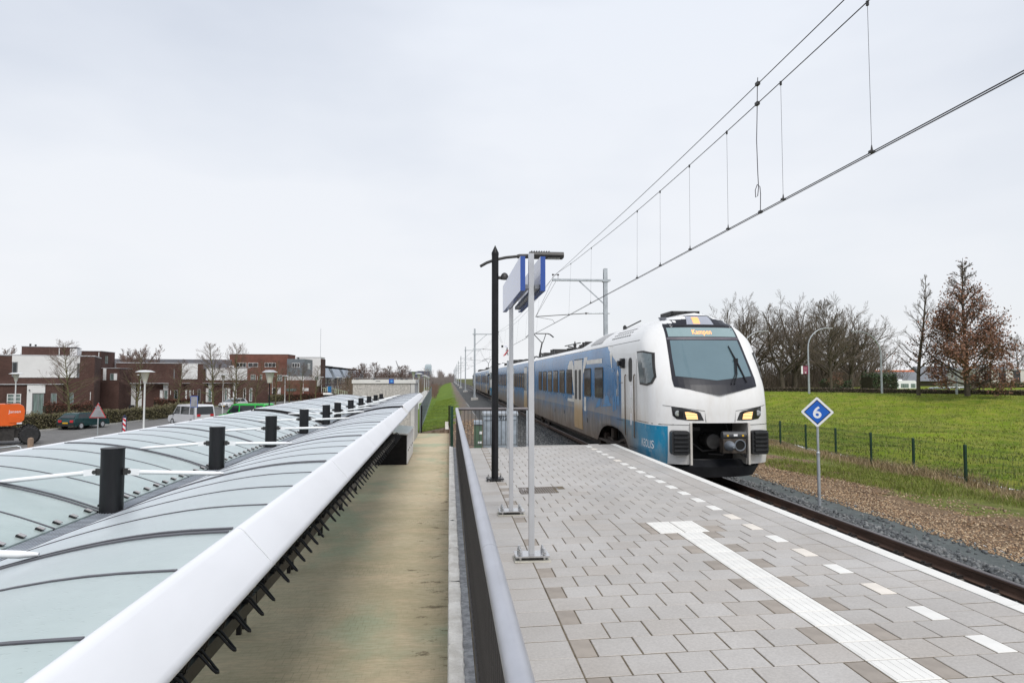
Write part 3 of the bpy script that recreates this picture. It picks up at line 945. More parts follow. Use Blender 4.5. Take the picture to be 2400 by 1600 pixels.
keep = x < 0.6 + 0.3 * np.sin(y) - np.clip((60 - y) / 30, 0, 1)
x, y = x[keep], y[keep]
blades('bank_grass_tufts', x, y, np.array([bank_z(a, c_) for a, c_ in zip(x, y)]), 0.07, 0.03, 0.9, [M('bank_blade_a', (0.155, 0.225, 0.026), 0.7, 0, 0.2, 2), M('bank_blade_b', (0.20, 0.265, 0.035), 0.7, 0, 0.2, 2)])
# ------------------------------------------------------------------ bicycle shed canopies
m, t, b, co = new_mat('wet_canopy_glass')
n1 = ramp(t, tex(t, co, 1.1, 5, 0.6), 0.3, 0.7)
c = mix_rgb(t, n1, (0.74, 0.885, 0.86), (0.82, 0.94, 0.92))
c = mix_rgb(t, math_n(t, 'MULTIPLY', ramp(t, tex(t, co, 7, 6, 0.7, (0.25, 1.6, 1)), 0.52, 0.75), 0.3), c, (0.55, 0.67, 0.64))
t.links.new(c, b.inputs['Base Color'])
b.inputs['Roughness'].default_value = 0.22
b.inputs['Specular IOR Level'].default_value = 0.6
drop = nd(t, 'ShaderNodeTexVoronoi', Scale=42.0)
t.links.new(co, drop.inputs['Vector'])
dm = ramp(t, drop.outputs['Distance'], 0.05, 0.35, 1.0, 0.0)
dsel = ramp(t, tex(t, co, 12, 3), 0.44, 0.58)
bump(t, b, math_n(t, 'MULTIPLY', dm, dsel), 0.5, 0.006)
tr = nd(t, 'ShaderNodeBsdfTransparent', Color=(0.86, 0.96, 0.945, 1))
mx = t.nodes.new('ShaderNodeMixShader')
tl = nd(t, 'ShaderNodeBsdfTranslucent', Color=(0.80, 0.90, 0.89, 1))
mx2 = t.nodes.new('ShaderNodeMixShader')
mx2.inputs[0].default_value = 0.42
t.links.new(b.outputs[0], mx2.inputs[1])
t.links.new(tl.outputs[0], mx2.inputs[2])
fac = ramp(t, tex(t, co, 2.2, 5, 0.6), 0.3, 0.75, 0.76, 0.87)
t.links.new(fac, mx.inputs[0])
t.links.new(tr.outputs[0], mx.inputs[1])
t.links.new(mx2.outputs[0], mx.inputs[2])
frn = nd(t, 'ShaderNodeFresnel', IOR=1.30)
gls = nd(t, 'ShaderNodeBsdfGlossy', Color=(0.95, 0.97, 1.0, 1), Roughness=0.38)
mx3 = t.nodes.new('ShaderNodeMixShader')
t.links.new(frn.outputs[0], mx3.inputs[0])
t.links.new(mx.outputs[0], mx3.inputs[1])
t.links.new(gls.outputs[0], mx3.inputs[2])
t.links.new(mx3.outputs[0], t.nodes['Material Output'].inputs['Surface'])
CGLASS = m
TUBEW = M('white_canopy_tube', (0.76, 0.77, 0.80), 0.38, 0, 0.035, 1.6, 0.03, 70, stretch=(1.5, 0.5, 1))
GBAR = M('grey_glazing_bar', (0.10, 0.10, 0.115), 0.45, 0.3, 0.1, 5)
GUT = M('gutter_grating', (0.34, 0.37, 0.41), 0.5, 0.1, 0.2, 12)
SHAFT = M('black_steel_post', (0.009, 0.009, 0.011), 0.42, 0.0, 0.4, 3, 0.05, 30, spec=0.3, stretch=(3, 3, 0.5))
PROF = [(0.10, 0.555), (0.35, 0.668), (0.6, 0.755), (0.91, 0.845), (1.19, 0.908), (1.4, 0.945), (1.64, 0.968), (1.945, 0.972)]
def prof_pts(u0=0.10, u1=1.945, n=14, dz=0.0):
    return [(u0 + (u1 - u0) * i / n, interp(PROF, u0 + (u1 - u0) * i / n) + dz) for i in range(n + 1)]
def smooth_prof():
    p = prof_pts()
    q = [(u, z) for u, z in p]
    for _ in range(2):
        q = [q[0]] + [(q[i][0], (q[i - 1][1] + 2 * q[i][1] + q[i + 1][1]) / 4) for i in range(1, len(q) - 1)] + [q[-1]]
    return q
SP = smooth_prof()
def strip_mb(sgn, v0, v1, t_=0.012, dz=0.0, umax=None):
    mb = MB()
    vs = []
    kz = 0.85 if sgn < 0 else 1.0
    for u, z in (SP if umax is None else [(min(u_, umax), z_) for u_, z_ in SP]):
        z = 0.555 + (z - 0.555) * kz
        vs += [(sgn * u, v0, z + dz), (sgn * u, v1, z + dz), (sgn * u, v1, z + dz - t_), (sgn * u, v0, z + dz - t_)]
    fs = []
    for i in range(len(SP) - 1):
        a, c_ = i * 4, i * 4 + 4
        fs += [(a, a + 1, c_ + 1, c_), (a + 3, c_ + 3, c_ + 2, a + 2), (a, c_, c_ + 3, a + 3), (a + 1, a + 2, c_ + 2, c_ + 1)]
    e = len(SP) * 4
    fs += [(0, 3, 2, 1), (e - 4, e - 3, e - 2, e - 1)]
    return mb.add(vs, fs)
Z0 = 1.69
PAN = 0.73
gl_me = {s: strip_mb(s, 0.015, PAN - 0.015).xf(Matrix.Translation((0, 0, Z0))).mesh('glass_panel', CGLASS, 40) for s in (1, -1)}
bar_me = {s: strip_mb(s, -0.010, 0.010, 0.03, 0.0045, 1.895).xf(Matrix.Translation((0, 0, Z0))).mesh('glazing_bar', GBAR, 40) for s in (1, -1)}
dbar = {}
for s in (1, -1):
    mb = strip_mb(s, -0.050, -0.022, 0.04, 0.009, 1.89)
    q = strip_mb(s, 0.022, 0.050, 0.04, 0.009, 1.89)
    mb.add(q.v, q.f)
    q = strip_mb(s, -0.022, 0.022, 0.02, -0.012, 1.89)
    mb.add(q.v, q.f)
    dbar[s] = mb.xf(Matrix.Translation((0, 0, Z0))).mesh('glazing_bar', GBAR, 40)
cl = MB().box(-0.022, 0.03, -0.016, 0.016, 0.0, 0.008)
cl.cur = 1
cl.box(-0.03, 0.02, -0.022, 0.022, -0.04, -0.001)
clip_me = cl.mesh('glass_clip', [M('clip_light', (0.45, 0.43, 0.43), 0.4, 0.3), BLACK])

CAPP = [(1.885, 0.955), (1.90, 0.975), (1.922, 0.985), (1.942, 0.982), (1.958, 0.968), (2.088, 0.822), (2.097, 0.806), (2.100, 0.79), (2.094, 0.775), (2.08, 0.766), (2.06, 0.764), (2.0, 0.775), (1.93, 0.80), (1.895, 0.86)]
def canopy(label, v0, ks, posts, raise_):
    th = thing('glass_canopy', label, 'canopy', (-2.955 - 0.0132 * v0, v0, -1.69), 0.0132)
    kmax = ks[-1] + 1
    for k in ks:
        for s in (1, -1):
            link('glass_panel', gl_me[s], th, None, (0, k * PAN, raise_))
    for k in list(ks) + [kmax]:
        for s in (1, -1):
            link('glazing_bar', (dbar if k % 4 == 0 else bar_me)[s], th, None, (0, k * PAN, raise_))
    a, e = ks[0] * PAN - 0.06, kmax * PAN + 0.06
    # edge tubes in sections with dark joints
    for s in (1, -1):
        z = 0.87 if s > 0 else 0.808
        cuts = sorted(set([a, e] + [k * PAN for k in range(ks[0], kmax + 1) if k % 4 == 0 and a + 0.3 < k * PAN < e - 0.3]))
        MB().prism([(s * (1.99 + (pu - 1.99) * 0.9), 0.885 + (pz - 0.885) * 0.9 - 0.87 + z + Z0 + raise_) for pu, pz in CAPP], a + 0.05, e - 0.05, 'y').build('tube_core', DARK, th, 40)
        for p, q in zip(cuts, cuts[1:]):
            MB().prism([(s * pu, pz - 0.87 + z + Z0 + raise_) for pu, pz in CAPP], p + 0.005, q - 0.005, 'y').build('edge_capping', TUBEW, th, 50)
    MB().box(-0.13, 0.13, a, e, Z0 + 0.50 + raise_, Z0 + 0.53 + raise_).build('gutter', GUT, th)
    gb = MB().box(-0.006, 0.006, a, e, Z0 + 0.53 + raise_, Z0 + 0.548 + raise_).mesh('grating_bar', GUT)
    for i in range(7):
        link('grating_bar', gb, th, None, (-0.075 + i * 0.027, 0, 0))
    MB().box(-0.125, -0.108, a, e, Z0 + 0.52 + raise_, Z0 + 0.55 + raise_).build('rubber_seal', BLACK, th)
    for k in ks:
        for j in range(3):
            if k > 10 and j % 2:
                continue
            o = link('glass_clip', clip_me, th, None, (-0.135, k * PAN + 0.12 + j * 0.245, Z0 + 0.585 + raise_))
            o.rotation_euler = (0, 0.38, 0)
    for i, (v, top) in enumerate(posts):
        pv = v - v0
        p_ = MB().cyl((0, pv, 0.0), 0.098, top + Z0 - 0.012, 24).build('post', SHAFT, th, 40)
        MB().cyl((0, pv, top + Z0 - 0.012), 0.101, 0.012, 24).build('post_cap', SHAFT, p_, 40)
        for s in (1, -1):
            h = top + Z0 - 0.215
            MB().box(min(s * 0.09, s * 0.14), max(s * 0.09, s * 0.14), pv - 0.015, pv + 0.015, h - 0.03, h + 0.03).cyl((s * 0.15, pv - 0.022, h), 0.018, 0.044, 12, 'y').build('bracket', DARK, p_, 40)
            MB().bar((s * 0.14, pv - 0.012, h), (s * 0.24, pv - 0.012, h - 0.008), 0.012, 0.055).tube([(s * 0.22, pv, h - 0.006), (s * 0.88, pv + 0.01, Z0 + 0.555 + (interp(PROF, 0.88) - 0.555) * (1 if s > 0 else 0.85) + 0.04 + raise_), (s * 0.97, pv + 0.01, Z0 + 0.555 + (interp(PROF, 0.97) - 0.555) * (1 if s > 0 else 0.85) + 0.016 + raise_)], [0.020, 0.020, 0.009], 12).build('strut', WHITE, p_, 40)
    if raise_ > 0:
        for s in (1, -1):
            q = strip_mb(s, a - 0.02, a + 0.005, 0.135, 0.008)
            q.xf(Matrix.Translation((0, 0, Z0 + raise_))).build('end_fascia', BLACK, th)
    return th
ptop = lambda y: 1.12 - 0.0055 * (y - 6.5)
canopy('long glass canopy of the bicycle shed nearest the camera between two white tubes', 6.55, list(range(-8, 16)), [(6.55 + 2.92 * i, ptop(6.55 + 2.92 * i)) for i in range(-1, 5)], 0.0)
canopy('second glass canopy beyond the dark arched gap, ending at the concrete building', 20.2, list(range(-2, 20)), [(20.2 + 2.92 * i, ptop(20.2 + 2.92 * i)) for i in range(0, 6)], 0.03)

# ------------------------------------------------------------------ two tier bicycle racks below the canopy
hk = MB()
for d in (-0.030, 0.030):
    hk.tube([(-0.20, d, -0.02), (-0.17, d, 0.085), (-0.135, d, 0.115), (-0.095, d, 0.10), (0.0, d * 0.7, -0.015), (0.02, d * 0.5, -0.035)], 0.0105, 8)
hk.tube([(0.018, -0.018, -0.033), (0.026, 0, -0.042), (0.018, 0.018, -0.033)], 0.0105, 8)
hk_me = hk.mesh('wheel_hook', SHAFT, 50)
tr_ = MB().box(-1.15, -0.17, -0.035, 0.035, -0.06, -0.05).box(-1.15, -0.17, -0.04, -0.033, -0.06, -0.01).box(-1.15, -0.17, 0.033, 0.04, -0.06, -0.01)
tr_me = tr_.mesh('wheel_tray', SHAFT)
lo = MB()
for d in (-0.04, 0.04):
    lo.tube([(-1.15, d, -0.05), (-1.22, d, 0.10), (-1.17, d, 0.24), (-1.02, d, 0.27), (-0.9, d, 0.15), (-0.95, d, -0.05)], 0.010, 8)
lo_me = lo.mesh('front_loop', SHAFT, 50)
for bay in range(8):
    v0 = 1.05 + 2.92 * bay
    ordn = ORD[bay]
    th = thing('bicycle_rack', 'black bicycle rack with hooked ends under the canopy, %s bay from the camera' % ordn, 'bicycle rack', (-1.60 - 0.004 * v0, v0, -1.69), 0.004, 'bicycle racks under the canopy')
    zb_ = 1.44
    MB().box(-0.27, -0.21, 0.0, 2.90, zb_ - 0.17, zb_ - 0.05).build('beam', SHAFT, th)
    MB().box(-1.20, -1.14, 0.0, 2.90, zb_ - 0.15, zb_ - 0.08).build('inner_beam', SHAFT, th)
    for yy in (0.1, 2.8):
        MB().box(-1.20, -1.14, yy - 0.03, yy + 0.03, 0.0, zb_ - 0.15).build('leg', SHAFT, th)
    for i in range(7):
        y = 0.28 + i * 0.39
        link('wheel_hook', hk_me, th, None, (0, y, zb_))
        link('wheel_tray', tr_me, th, None, (-0.03, y, zb_))
        link('front_loop', lo_me, th, None, (0, y + 0.195, zb_))
        MB().box(-0.30, -0.27, y + 0.17, y + 0.21, zb_ - 0.05, zb_ + 0.10).build('upright', SHAFT, th)

# ------------------------------------------------------------------ storage box and technical building
LOCK = M('light_grey_sheet', (0.78, 0.78, 0.80), 0.45, 0.0, 0.05, 3)
sb = thing('storage_locker', 'long pale grey locker with a black end standing beside the white canopy tube', 'locker', (-2.25, 29.7, -1.69))
MB().prism([(-2.95, -1.66), (-1.66, -1.66), (-1.66, -0.50), (-2.95, -0.36)], 27.72, 31.7, 'y').build('body', LOCK, sb, None, True)
MB().prism([(-2.93, -1.68), (-1.69, -1.68), (-1.69, -0.53), (-2.93, -0.40)], 27.66, 27.72, 'y').build('end_panel', M('black_sheet', (0.007, 0.006, 0.007), 0.6, 0, 0.4, 9, spec=0.2), sb, None, True)
MB().prism([(-2.97, -0.355), (-1.62, -0.50), (-1.62, -0.455), (-2.97, -0.31)], 27.62, 31.75, 'y').build('lid', LOCK, sb, None, True)
for i in range(4):
    MB().box(-1.66, -1.645, 27.76 + i, 28.70 + i, -1.62, -0.54).build('door', LOCK, sb, None, True)
    MB().box(-1.645, -1.625, 27.82 + i, 27.86 + i, -1.16, -1.08).build('lock', BLACK, sb, None, True)
PEB = M('pebbledash_concrete', (0.44, 0.425, 0.40), 0.95, 0, 0.22, 11, 0.9, 26, dist=0.03)
SMOOTHC = M('smooth_concrete', (0.50, 0.50, 0.49), 0.8, 0, 0.06, 2, 0.1, 40)
FASC = M('pale_fascia', (0.62, 0.62, 0.60), 0.6, 0, 0.05, 1.2, 0.05, 30)
tb = thing('technical_building', 'small flat roofed concrete building with pale fascia at the end of the canopies', 'building', (-3.5, 39.8, -1.69))
MB().box(-5.22, -2.14, 37.7, 41.9, -1.69, 1.455).build('wall', PEB, tb, None, True)
MB().box(-2.12, -1.90, 37.7, 41.9, -1.69, 1.455).build('wall', SMOOTHC, tb, None, True)
MB().box(-2.139, -2.121, 37.71, 41.8, -1.69, 1.45).build('joint', DARK, tb, None, True)
MB().box(-5.27, -1.85, 37.64, 41.95, 1.47, 1.665).build('fascia', FASC, tb, None, True)
MB().box(-5.2, -1.92, 37.69, 41.9, 1.455, 1.47).build('shadow_gap', DARK, tb, None, True)
MB().bar((-5.2, 37.75, 1.74), (-1.95, 37.75, 1.73), 0.018).bar((-5.2, 37.75, 1.67), (-5.2, 37.75, 1.74), 0.02).bar((-4.1, 37.75, 1.67), (-4.1, 37.75, 1.74), 0.02).bar((-2.9, 37.75, 1.67), (-2.9, 37.75, 1.74), 0.02).bar((-1.95, 37.75, 1.67), (-1.95, 37.75, 1.74), 0.02).build('roof_cable_rail', GALV, tb, None, True)
for x in (-5.0, -4.1, -2.6, -2.35):
    MB().obox((x, 37.74, 1.69), (0.13, 0.07, 0.05), 0.2).build('roof_fitting', BLACK, tb, None, True)
fs_ = MB().box(-3.28, -3.02, 37.615, 37.635, 1.475, 1.70).build('blue_plate', BLUE, tb, None, True)
MB().box(-3.20, -3.08, 37.608, 37.613, 1.53, 1.64).build('pale_blue_mark', M('cyan_film', (0.10, 0.36, 0.72), 0.4), fs_, None, True)
MB().box(-4.0, -3.75, 37.625, 37.64, 1.585, 1.605).build('vent_slot', DARK, tb, None, True)

# ------------------------------------------------------------------ fences
def fence(name, label, pts, zf, h, pmat, wmat, wires=0.05, rows=6, post=0.03, group=None, rw=0.0027, post_extra=0.06, hd=0.006):
    th = thing(name, label, 'fence', (pts[0][0], pts[0][1], zf(*pts[0])), 0, group)
    for (x, y) in pts:
        z = zf(x, y)
        MB().box(x - post, x + post, y - post, y + post, z - 0.3, z + h + post_extra).build('post', pmat, th, None, True)
    for (xa, ya), (xb, yb) in zip(pts, pts[1:]):
        za, zb2 = zf(xa, ya), zf(xb, yb)
        L = math.hypot(xb - xa, yb - ya)
        n = max(2, int(L / wires))
        t_ = (np.arange(n) + 0.5) / n
        X, Y, Zb = xa + (xb - xa) * t_, ya + (yb - ya) * t_, za + (zb2 - za) * t_ + 0.04
        ang = np.array([0, 2.094, 4.189])
        ring = np.stack([np.cos(ang) * rw, np.sin(ang) * rw], 1)
        V = np.zeros((n, 6, 3))
        for k in range(3):
            V[:, k] = np.stack([X + ring[k, 0], Y + ring[k, 1], Zb], 1)
            V[:, k + 3] = np.stack([X + ring[k, 0], Y + ring[k, 1], Zb + h], 1)
        b_ = (np.arange(n) * 6)[:, None]
        F = np.concatenate([b_ + np.array([[k, (k + 1) % 3, 3 + (k + 1) % 3, 3 + k]]) for k in range(3)], 1).reshape(-1, 4)
        V = V.reshape(-1, 3)
        mb = MB()
        for r_ in range(rows + 1):
            hz = 0.05 + (h - 0.06) * r_ / rows
            mb.bar((xa, ya, za + hz), (xb, yb, zb2 + hz), hd, hd)
        V2 = np.array(mb.v); F2 = np.array(mb.f) + len(V)
        V = np.concatenate([V, V2]) - np.array(th.location)
        o = soup('mesh_panel', V, np.concatenate([F, F2]), wmat, th, 'stuff')
    return th
GWIRE = M('green_wire', (0.016, 0.055, 0.030), 0.5)
fence('wire_mesh_fence', 'dark green wire mesh fence on posts along the foot of the grass embankment', [(15.5, 10.14 + 2.32 * i) for i in range(18)], lambda x, y: -1.45, 1.14, GREENP, GWIRE, 0.05, 6, 0.033, None, 0.0042)
fence('mesh_gate', 'dark wire mesh gate closing the sand coloured floor between building and platform', [(-1.74, 43.35), (-0.02, 43.35)], lambda x, y: -1.69, 1.68, BLACK, GWIRE, 0.06, 8, 0.045, None, 0.004, 0.05, 0.008)
fence('side_fence', 'green wire mesh fence running from the railing corner back to the mesh gate', [(0.075, 18.22 + 2.5 * i) for i in range(11)], lambda x, y: -0.05 if y < 20 else -1.0, 1.0, GREENP, GWIRE, 0.06, 5, 0.028, None, 0.003)
gf = [(-1.80 - 0.0150 * (4 + i * 2.6), 48 + i * 2.6 - 4) for i in range(26)]
fence('bar_fence', 'grey steel bar fence along the foot of the green railway bank', gf, lambda x, y: -1.52 + 0.006 * (y - 44), 1.5, M('fence_grey', (0.28, 0.315, 0.345), 0.5, 0.3), MATS['fence_grey'], 0.11, 2, 0.03, None, 0.013, 0.03, 0.03)

# ------------------------------------------------------------------ catenary masts
INS = M('insulator_brown', (0.06, 0.05, 0.05), 0.4)
def mast(label, x, y, s, full, group):
    """s = direction from the mast towards the track (+1 right, -1 left)"""
    th = thing('catenary_mast', label, 'catenary mast', (x, y, -1.0), 0, group)
    H_ = 9.12
    p_ = MB().box(-0.11, 0.11, -0.11, -0.098, 0.28, H_).box(-0.11, 0.11, 0.098, 0.11, 0.28, H_).box(-0.008, 0.008, -0.098, 0.098, 0.28, H_)
    p_ = p_.build('pole', GALV, th)
    MB().prism([(-0.11, 0.28), (0.11, 0.28), (0.11, 0.75), (0.22, 0.30), (-0.22, 0.30), (-0.11, 0.75)], -0.006, 0.006, 'y').box(-0.26, 0.26, -0.26, 0.26, 0.26, 0.285).build('foot_plate', GALV, th)
    MB().prism([(-0.46, -0.25), (0.46, -0.25), (0.46, 0.0), (0.43, 0.26), (-0.43, 0.26), (-0.46, 0.0)], -0.46, 0.46, 'y').build('footing', CONC, th)
    za = 8.42
    MB().bar((-s * 0.28, -0.13, za), (s * 3.12, -0.13, za), 0.055, 0.10).bar((-s * 0.28, 0.13, za), (s * 3.12, 0.13, za), 0.055, 0.10).box(-0.17, 0.17, -0.17, 0.17, za - 0.09, za - 0.04).build('top_arm', GALV, th)
    MB().bar((s * 1.55, 0, za - 0.04), (s * 0.1, 0, za - 1.35), 0.06).build('brace', GALV, th)
    mb = MB()
    for dx in (2.78, 3.08):
        mb.bar((s * dx, 0, za + 0.05), (s * dx, 0, za + 0.28), 0.02)
        mb.lathe([(0.02, -0.03), (0.055, -0.02), (0.055, 0.015), (0.025, 0.03), (0.05, 0.045), (0.03, 0.07)], (s * dx, 0, za + 0.28), 10)
    mb.bar((s * 2.72, 0, za + 0.31), (s * 3.14, 0, za + 0.31), 0.03)
    mb.build('insulators', INS, th, 40)
    zr = 6.52
    MB().tube([(-s * 0.25, 0, zr), (s * 1.0, 0, zr - 0.02)], 0.04, 10).build('lower_arm', GALV, th, 40)
    MB().lathe([(0.03, -0.05), (0.06, -0.03), (0.03, 0), (0.06, 0.03), (0.03, 0.06)], (s * 1.15, 0, zr - 0.03), 10).tube([(s * 1.0, 0, zr - 0.02), (s * 1.2, 0, zr - 0.03)], 0.03, 8).build('lower_insulator', INS, th, 40)
    MB().tube([(s * 1.2, 0, zr - 0.03), (s * 4.1, 0, zr - 0.24)], 0.022, 8).build('registration_tube', DARK, th, 40)
    MB().tube([(s * 4.1, 0, zr - 0.24), (s * 3.1, 0, zr - 0.42), (s * 2.98, 0, zr - 0.62)], 0.011, 6).build('steady_arm', DARK, th, 40)
    MB().tube([(s * 3.1, -0.12, za), (s * 4.08, 0, zr - 0.22)], 0.009, 6).tube([(s * 2.8, 0.12, za + 0.1), (s * 4.08, 0, zr - 0.24)], 0.009, 6).build('tie_wire', DARK, th)
    return th
mast('tall grey steel catenary mast standing to the right of the track above the train', 9.0, 38.84, -1, True, None)
proto = mast('grey catenary mast left of the track, nearest of the row beyond the black lamp', 3.2, 88.0, 1, True, 'catenary masts along the left of the line')
for i, y in enumerate((139.5, 197, 254, 311, 368, 425, 482, 540)):
    dup(proto, (3.2, y, -1.0), 0, 'grey catenary mast left of the track, %s in the receding row' % ORD[i + 1])

# ------------------------------------------------------------------ overhead wires
WIRE = M('copper_wire_dark', (0.045, 0.042, 0.05), 0.5, 0.4)
ow = thing('overhead_line', 'twin contact wires hung by droppers from two carrier wires above the track', 'overhead line', (5.8, 20, 4.83))
sup = [-18, 38.84, 88.0, 139.5, 197, 254, 311, 368, 425, 482, 540]
def mz(y, kind):
    for a, c_ in zip(sup, sup[1:]):
        if y <= c_:
            break
    mid, half = (a + c_) / 2, (c_ - a) / 2
    k = (y - mid) / half
    if a == -18:
        return (6.90 + 0.0015 * (y - 15) ** 2) if kind == 2 else (7.29 + 0.00078 * (y - 15) ** 2)
    return (6.86 + 0.9 * k * k) if kind == 2 else (7.26 + 0.48 * k * k)
def wx(y):
    return interp([(-18, 5.72), (12, 5.75), (28, 5.82), (38.84, 6.05), (88, 6.1), (600, 6.1)], y)
yl = [-12 + 2.0 * i for i in range(28)] + [44 + 8.0 * i for i in range(62)]
for d in (-0.024, 0.024):
    MB().tube([(wx(y) * 0.35 + 5.75 * 0.65 + d, y, 4.83) for y in yl], 0.0078, 6).build('contact_wire', WIRE, ow, 60, True)
MB().tube([(wx(y), y, mz(y, 2)) for y in yl], 0.0085, 6).build('carrier_wire', WIRE, ow, 60, True)
MB().tube([(wx(y) + 0.02, y, mz(y, 1)) for y in yl], 0.0085, 6).build('carrier_wire', WIRE, ow, 60, True)
dy = [8.72, 11.22, 13.58, 15.85, 18.2, 20.55, 27.6, 33.0] + [46 + 7.0 * i for i in range(24)]
for y in dy:
    xa, xb = wx(y), wx(y) * 0.35 + 5.75 * 0.65
    d = MB().tube([(xb, y, 4.84), (xa, y, mz(y, 2))], 0.0032, 5).build('dropper', WIRE, ow, None, True)
    if y < 35:
        MB().obox((xb, y, 4.845), (0.075, 0.05, 0.035)).cyl((xb, y, 4.86), 0.018, 0.08, 8, r2=0.006).build('wire_clamp', DARK, d, None, True)
        MB().obox((xa, y, mz(y, 2) - 0.02), (0.03, 0.03, 0.07)).build('wire_clamp', DARK, d, None, True)
y0 = 12.14
xw = wx(y0)
k = MB().tube([(xw + 0.02, y0, mz(y0, 1) + 0.12), (xw + 0.01, y0, mz(y0, 1)), (xw, y0, mz(y0, 2)), (xw - 0.02, y0 - .02, 6.6), (xw - 0.05, y0 - .05, 6.2), (xw - 0.04, y0 - 0.05, 5.6), (xw - 0.03, y0 - 0.05, 5.3), (xw - 0.05, y0 - 0.05, 5.14), (xw - 0.09, y0 - .05, 5.11), (xw - 0.085, y0 - .03, 5.25), (xw - 0.04, y0 - .02, 5.36), (xw + 0.02, y0, 5.33), (xw + 0.03, y0, 5.2), (xw + 0.02, y0, 4.84)], 0.0075, 7).build('jumper_cable', WIRE, ow, 60, True)
MB().obox((xw + 0.015, y0, mz(y0, 1)), (0.06, 0.1, 0.06)).obox((xw, y0, mz(y0, 2)), (0.06, 0.1, 0.06)).obox((xw + 0.02, y0, 4.85), (0.05, 0.09, 0.05)).build('cable_clamp', DARK, k, None, True)
# ------------------------------------------------------------------ passenger train
TX, TY, TZ = 6.10, 15.0, -0.76
WT = [(-0.3, 1.37), (-0.2, 1.385), (0.1, 1.41), (2.0, 1.41), (2.4, 1.405), (2.6, 1.385), (2.72, 1.345), (2.9, 1.24), (3.05, 1.08), (3.2, 0.84), (3.30, 0.58), (3.36, 0.30), (3.38, 0.02)]
YC = [(-0.3, 15.10), (0.0, 15.03), (0.7, 15.0), (1.37, 15.0), (1.62, 15.12), (2.26, 15.60), (3.01, 16.13), (3.2, 16.30), (3.38, 16.55)]
YS = [(-0.3, 15.85), (0.5, 15.85), (1.0, 15.87), (1.6, 16.0), (2.0, 16.18), (2.67, 16.62), (3.12, 16.95), (3.38, 17.15)]
def wz(z): return interp(WT, z)
def nose_y(x, z):
    w = max(wz(z), 0.02)
    u = min(1.0, abs(x) / w)
    ys_, yc = interp(YS, z), interp(YC, z)
    return ys_ - (ys_ - yc) * max(0.0, 1 - u ** 2.7) ** 0.5

# livery: white cab and roof, blue sides, teal cab skirt, all with brown road dirt rising from the skirt
def livery(name, mid):
    m, t, b, co = new_mat(name)
    s = t.nodes.new('ShaderNodeSeparateXYZ')
    t.links.new(co, s.inputs[0])
    x, y, z = s.outputs
    zw = math_n(t, 'ADD', z, TZ)
    whitec, bluec, teal = (0.77, 0.77, 0.765), (0.001, 0.118, 0.31), (0.003, 0.22, 0.40)
    bl_n = tex(t, co, 0.7, 5, 0.6)
    blue = mix_rgb(t, ramp(t, bl_n, 0.3, 0.7), bluec, (0.003, 0.180, 0.44))
    below = math_n(t, 'LESS_THAN', zw, 2.695)
    if mid:
        c = mix_rgb(t, below, whitec, blue)
    else:
        back = math_n(t, 'GREATER_THAN', y, 3.42)
        top = math_n(t, 'GREATER_THAN', math_n(t, 'SUBTRACT', y, math_n(t, 'MULTIPLY', math_n(t, 'MAXIMUM', math_n(t, 'SUBTRACT', zw, 2.0), 0.0), 2.6)), 3.42)
        isb = math_n(t, 'MULTIPLY', math_n(t, 'MULTIPLY', below, back), top)
        c = mix_rgb(t, isb, whitec, blue)
        tl = math_n(t, 'MULTIPLY', math_n(t, 'LESS_THAN', zw, 0.66), math_n(t, 'LESS_THAN', x, -1.13))
        tl = math_n(t, 'MULTIPLY', tl, math_n(t, 'LESS_THAN', y, 3.42))
        c = mix_rgb(t, tl, c, teal)
    # dirt
    dn = tex(t, co, 1.3, 6, 0.65, (1, 0.5, 0.6))
    ds = tex(t, co, 5.0, 6, 0.65, (1, 1.6, 0.15))
    zz = math_n(t, 'ADD', zw, math_n(t, 'ADD', ramp(t, dn, 0.3, 0.7, -0.28, 0.28, False), ramp(t, ds, 0.3, 0.7, -0.12, 0.12, False)))
    side = ramp(t, zz, 1.18, 0.30)
    if not mid:
        fall = ramp(t, y, 1.0, 3.6, 0.05, 1.0)
        side = math_n(t, 'MULTIPLY', side, fall)
    dirtc = mix_rgb(t, ramp(t, dn, 0.3, 0.7), (0.185, 0.155, 0.125), (0.225, 0.185, 0.14))
    c = mix_rgb(t, math_n(t, 'MULTIPLY', side, 0.86), c, dirtc)
    low = ramp(t, zz, 0.55, -0.25)
    if not mid:
        low = math_n(t, 'MULTIPLY', low, ramp(t, y, 1.2, 3.0, 0.0, 1.0))
    c = mix_rgb(t, math_n(t, 'MULTIPLY', low, 0.7), c, (0.185, 0.12, 0.075))
    if not mid:
        stain = math_n(t, 'MULTIPLY', ramp(t, y, 0.35, 1.4), ramp(t, zz, 1.35, 0.5, 0.0, 0.34))
        stain = math_n(t, 'MULTIPLY', stain, math_n(t, 'GREATER_THAN', zw, 0.66))
        c = mix_rgb(t, stain, c, (0.62, 0.46, 0.28))
        grime = math_n(t, 'MULTIPLY', ramp(t, tex(t, co, 3.0, 7, 0.7, (1, 1, 0.35)), 0.42, 0.75), ramp(t, zw, 2.2, 0.2, 0.10, 0.42))
        c = mix_rgb(t, grime, c, (0.50, 0.44, 0.36))
    t.links.new(c, b.inputs['Base Color'])
    b.inputs['Roughness'].default_value = 0.24
    t.links.new(math_n(t, 'ADD', math_n(t, 'MULTIPLY', side, 0.35), 0.26), b.inputs['Roughness'])
    b.inputs['Specular IOR Level'].default_value = 0.32
    return m
LIV_E, LIV_M = livery('train_livery_cab_car', False), livery('train_livery_middle_car', True)
TGLASS = M('train_side_glass', (0.040, 0.040, 0.038), 0.06, 0, 0.5, 1.5, spec=0.7, stretch=(1, 1, 0.4))
WSCREEN = M('windscreen_glass', (0.115, 0.180, 0.210), 0.05, 0, 0.06, 0.8, spec=0.75)
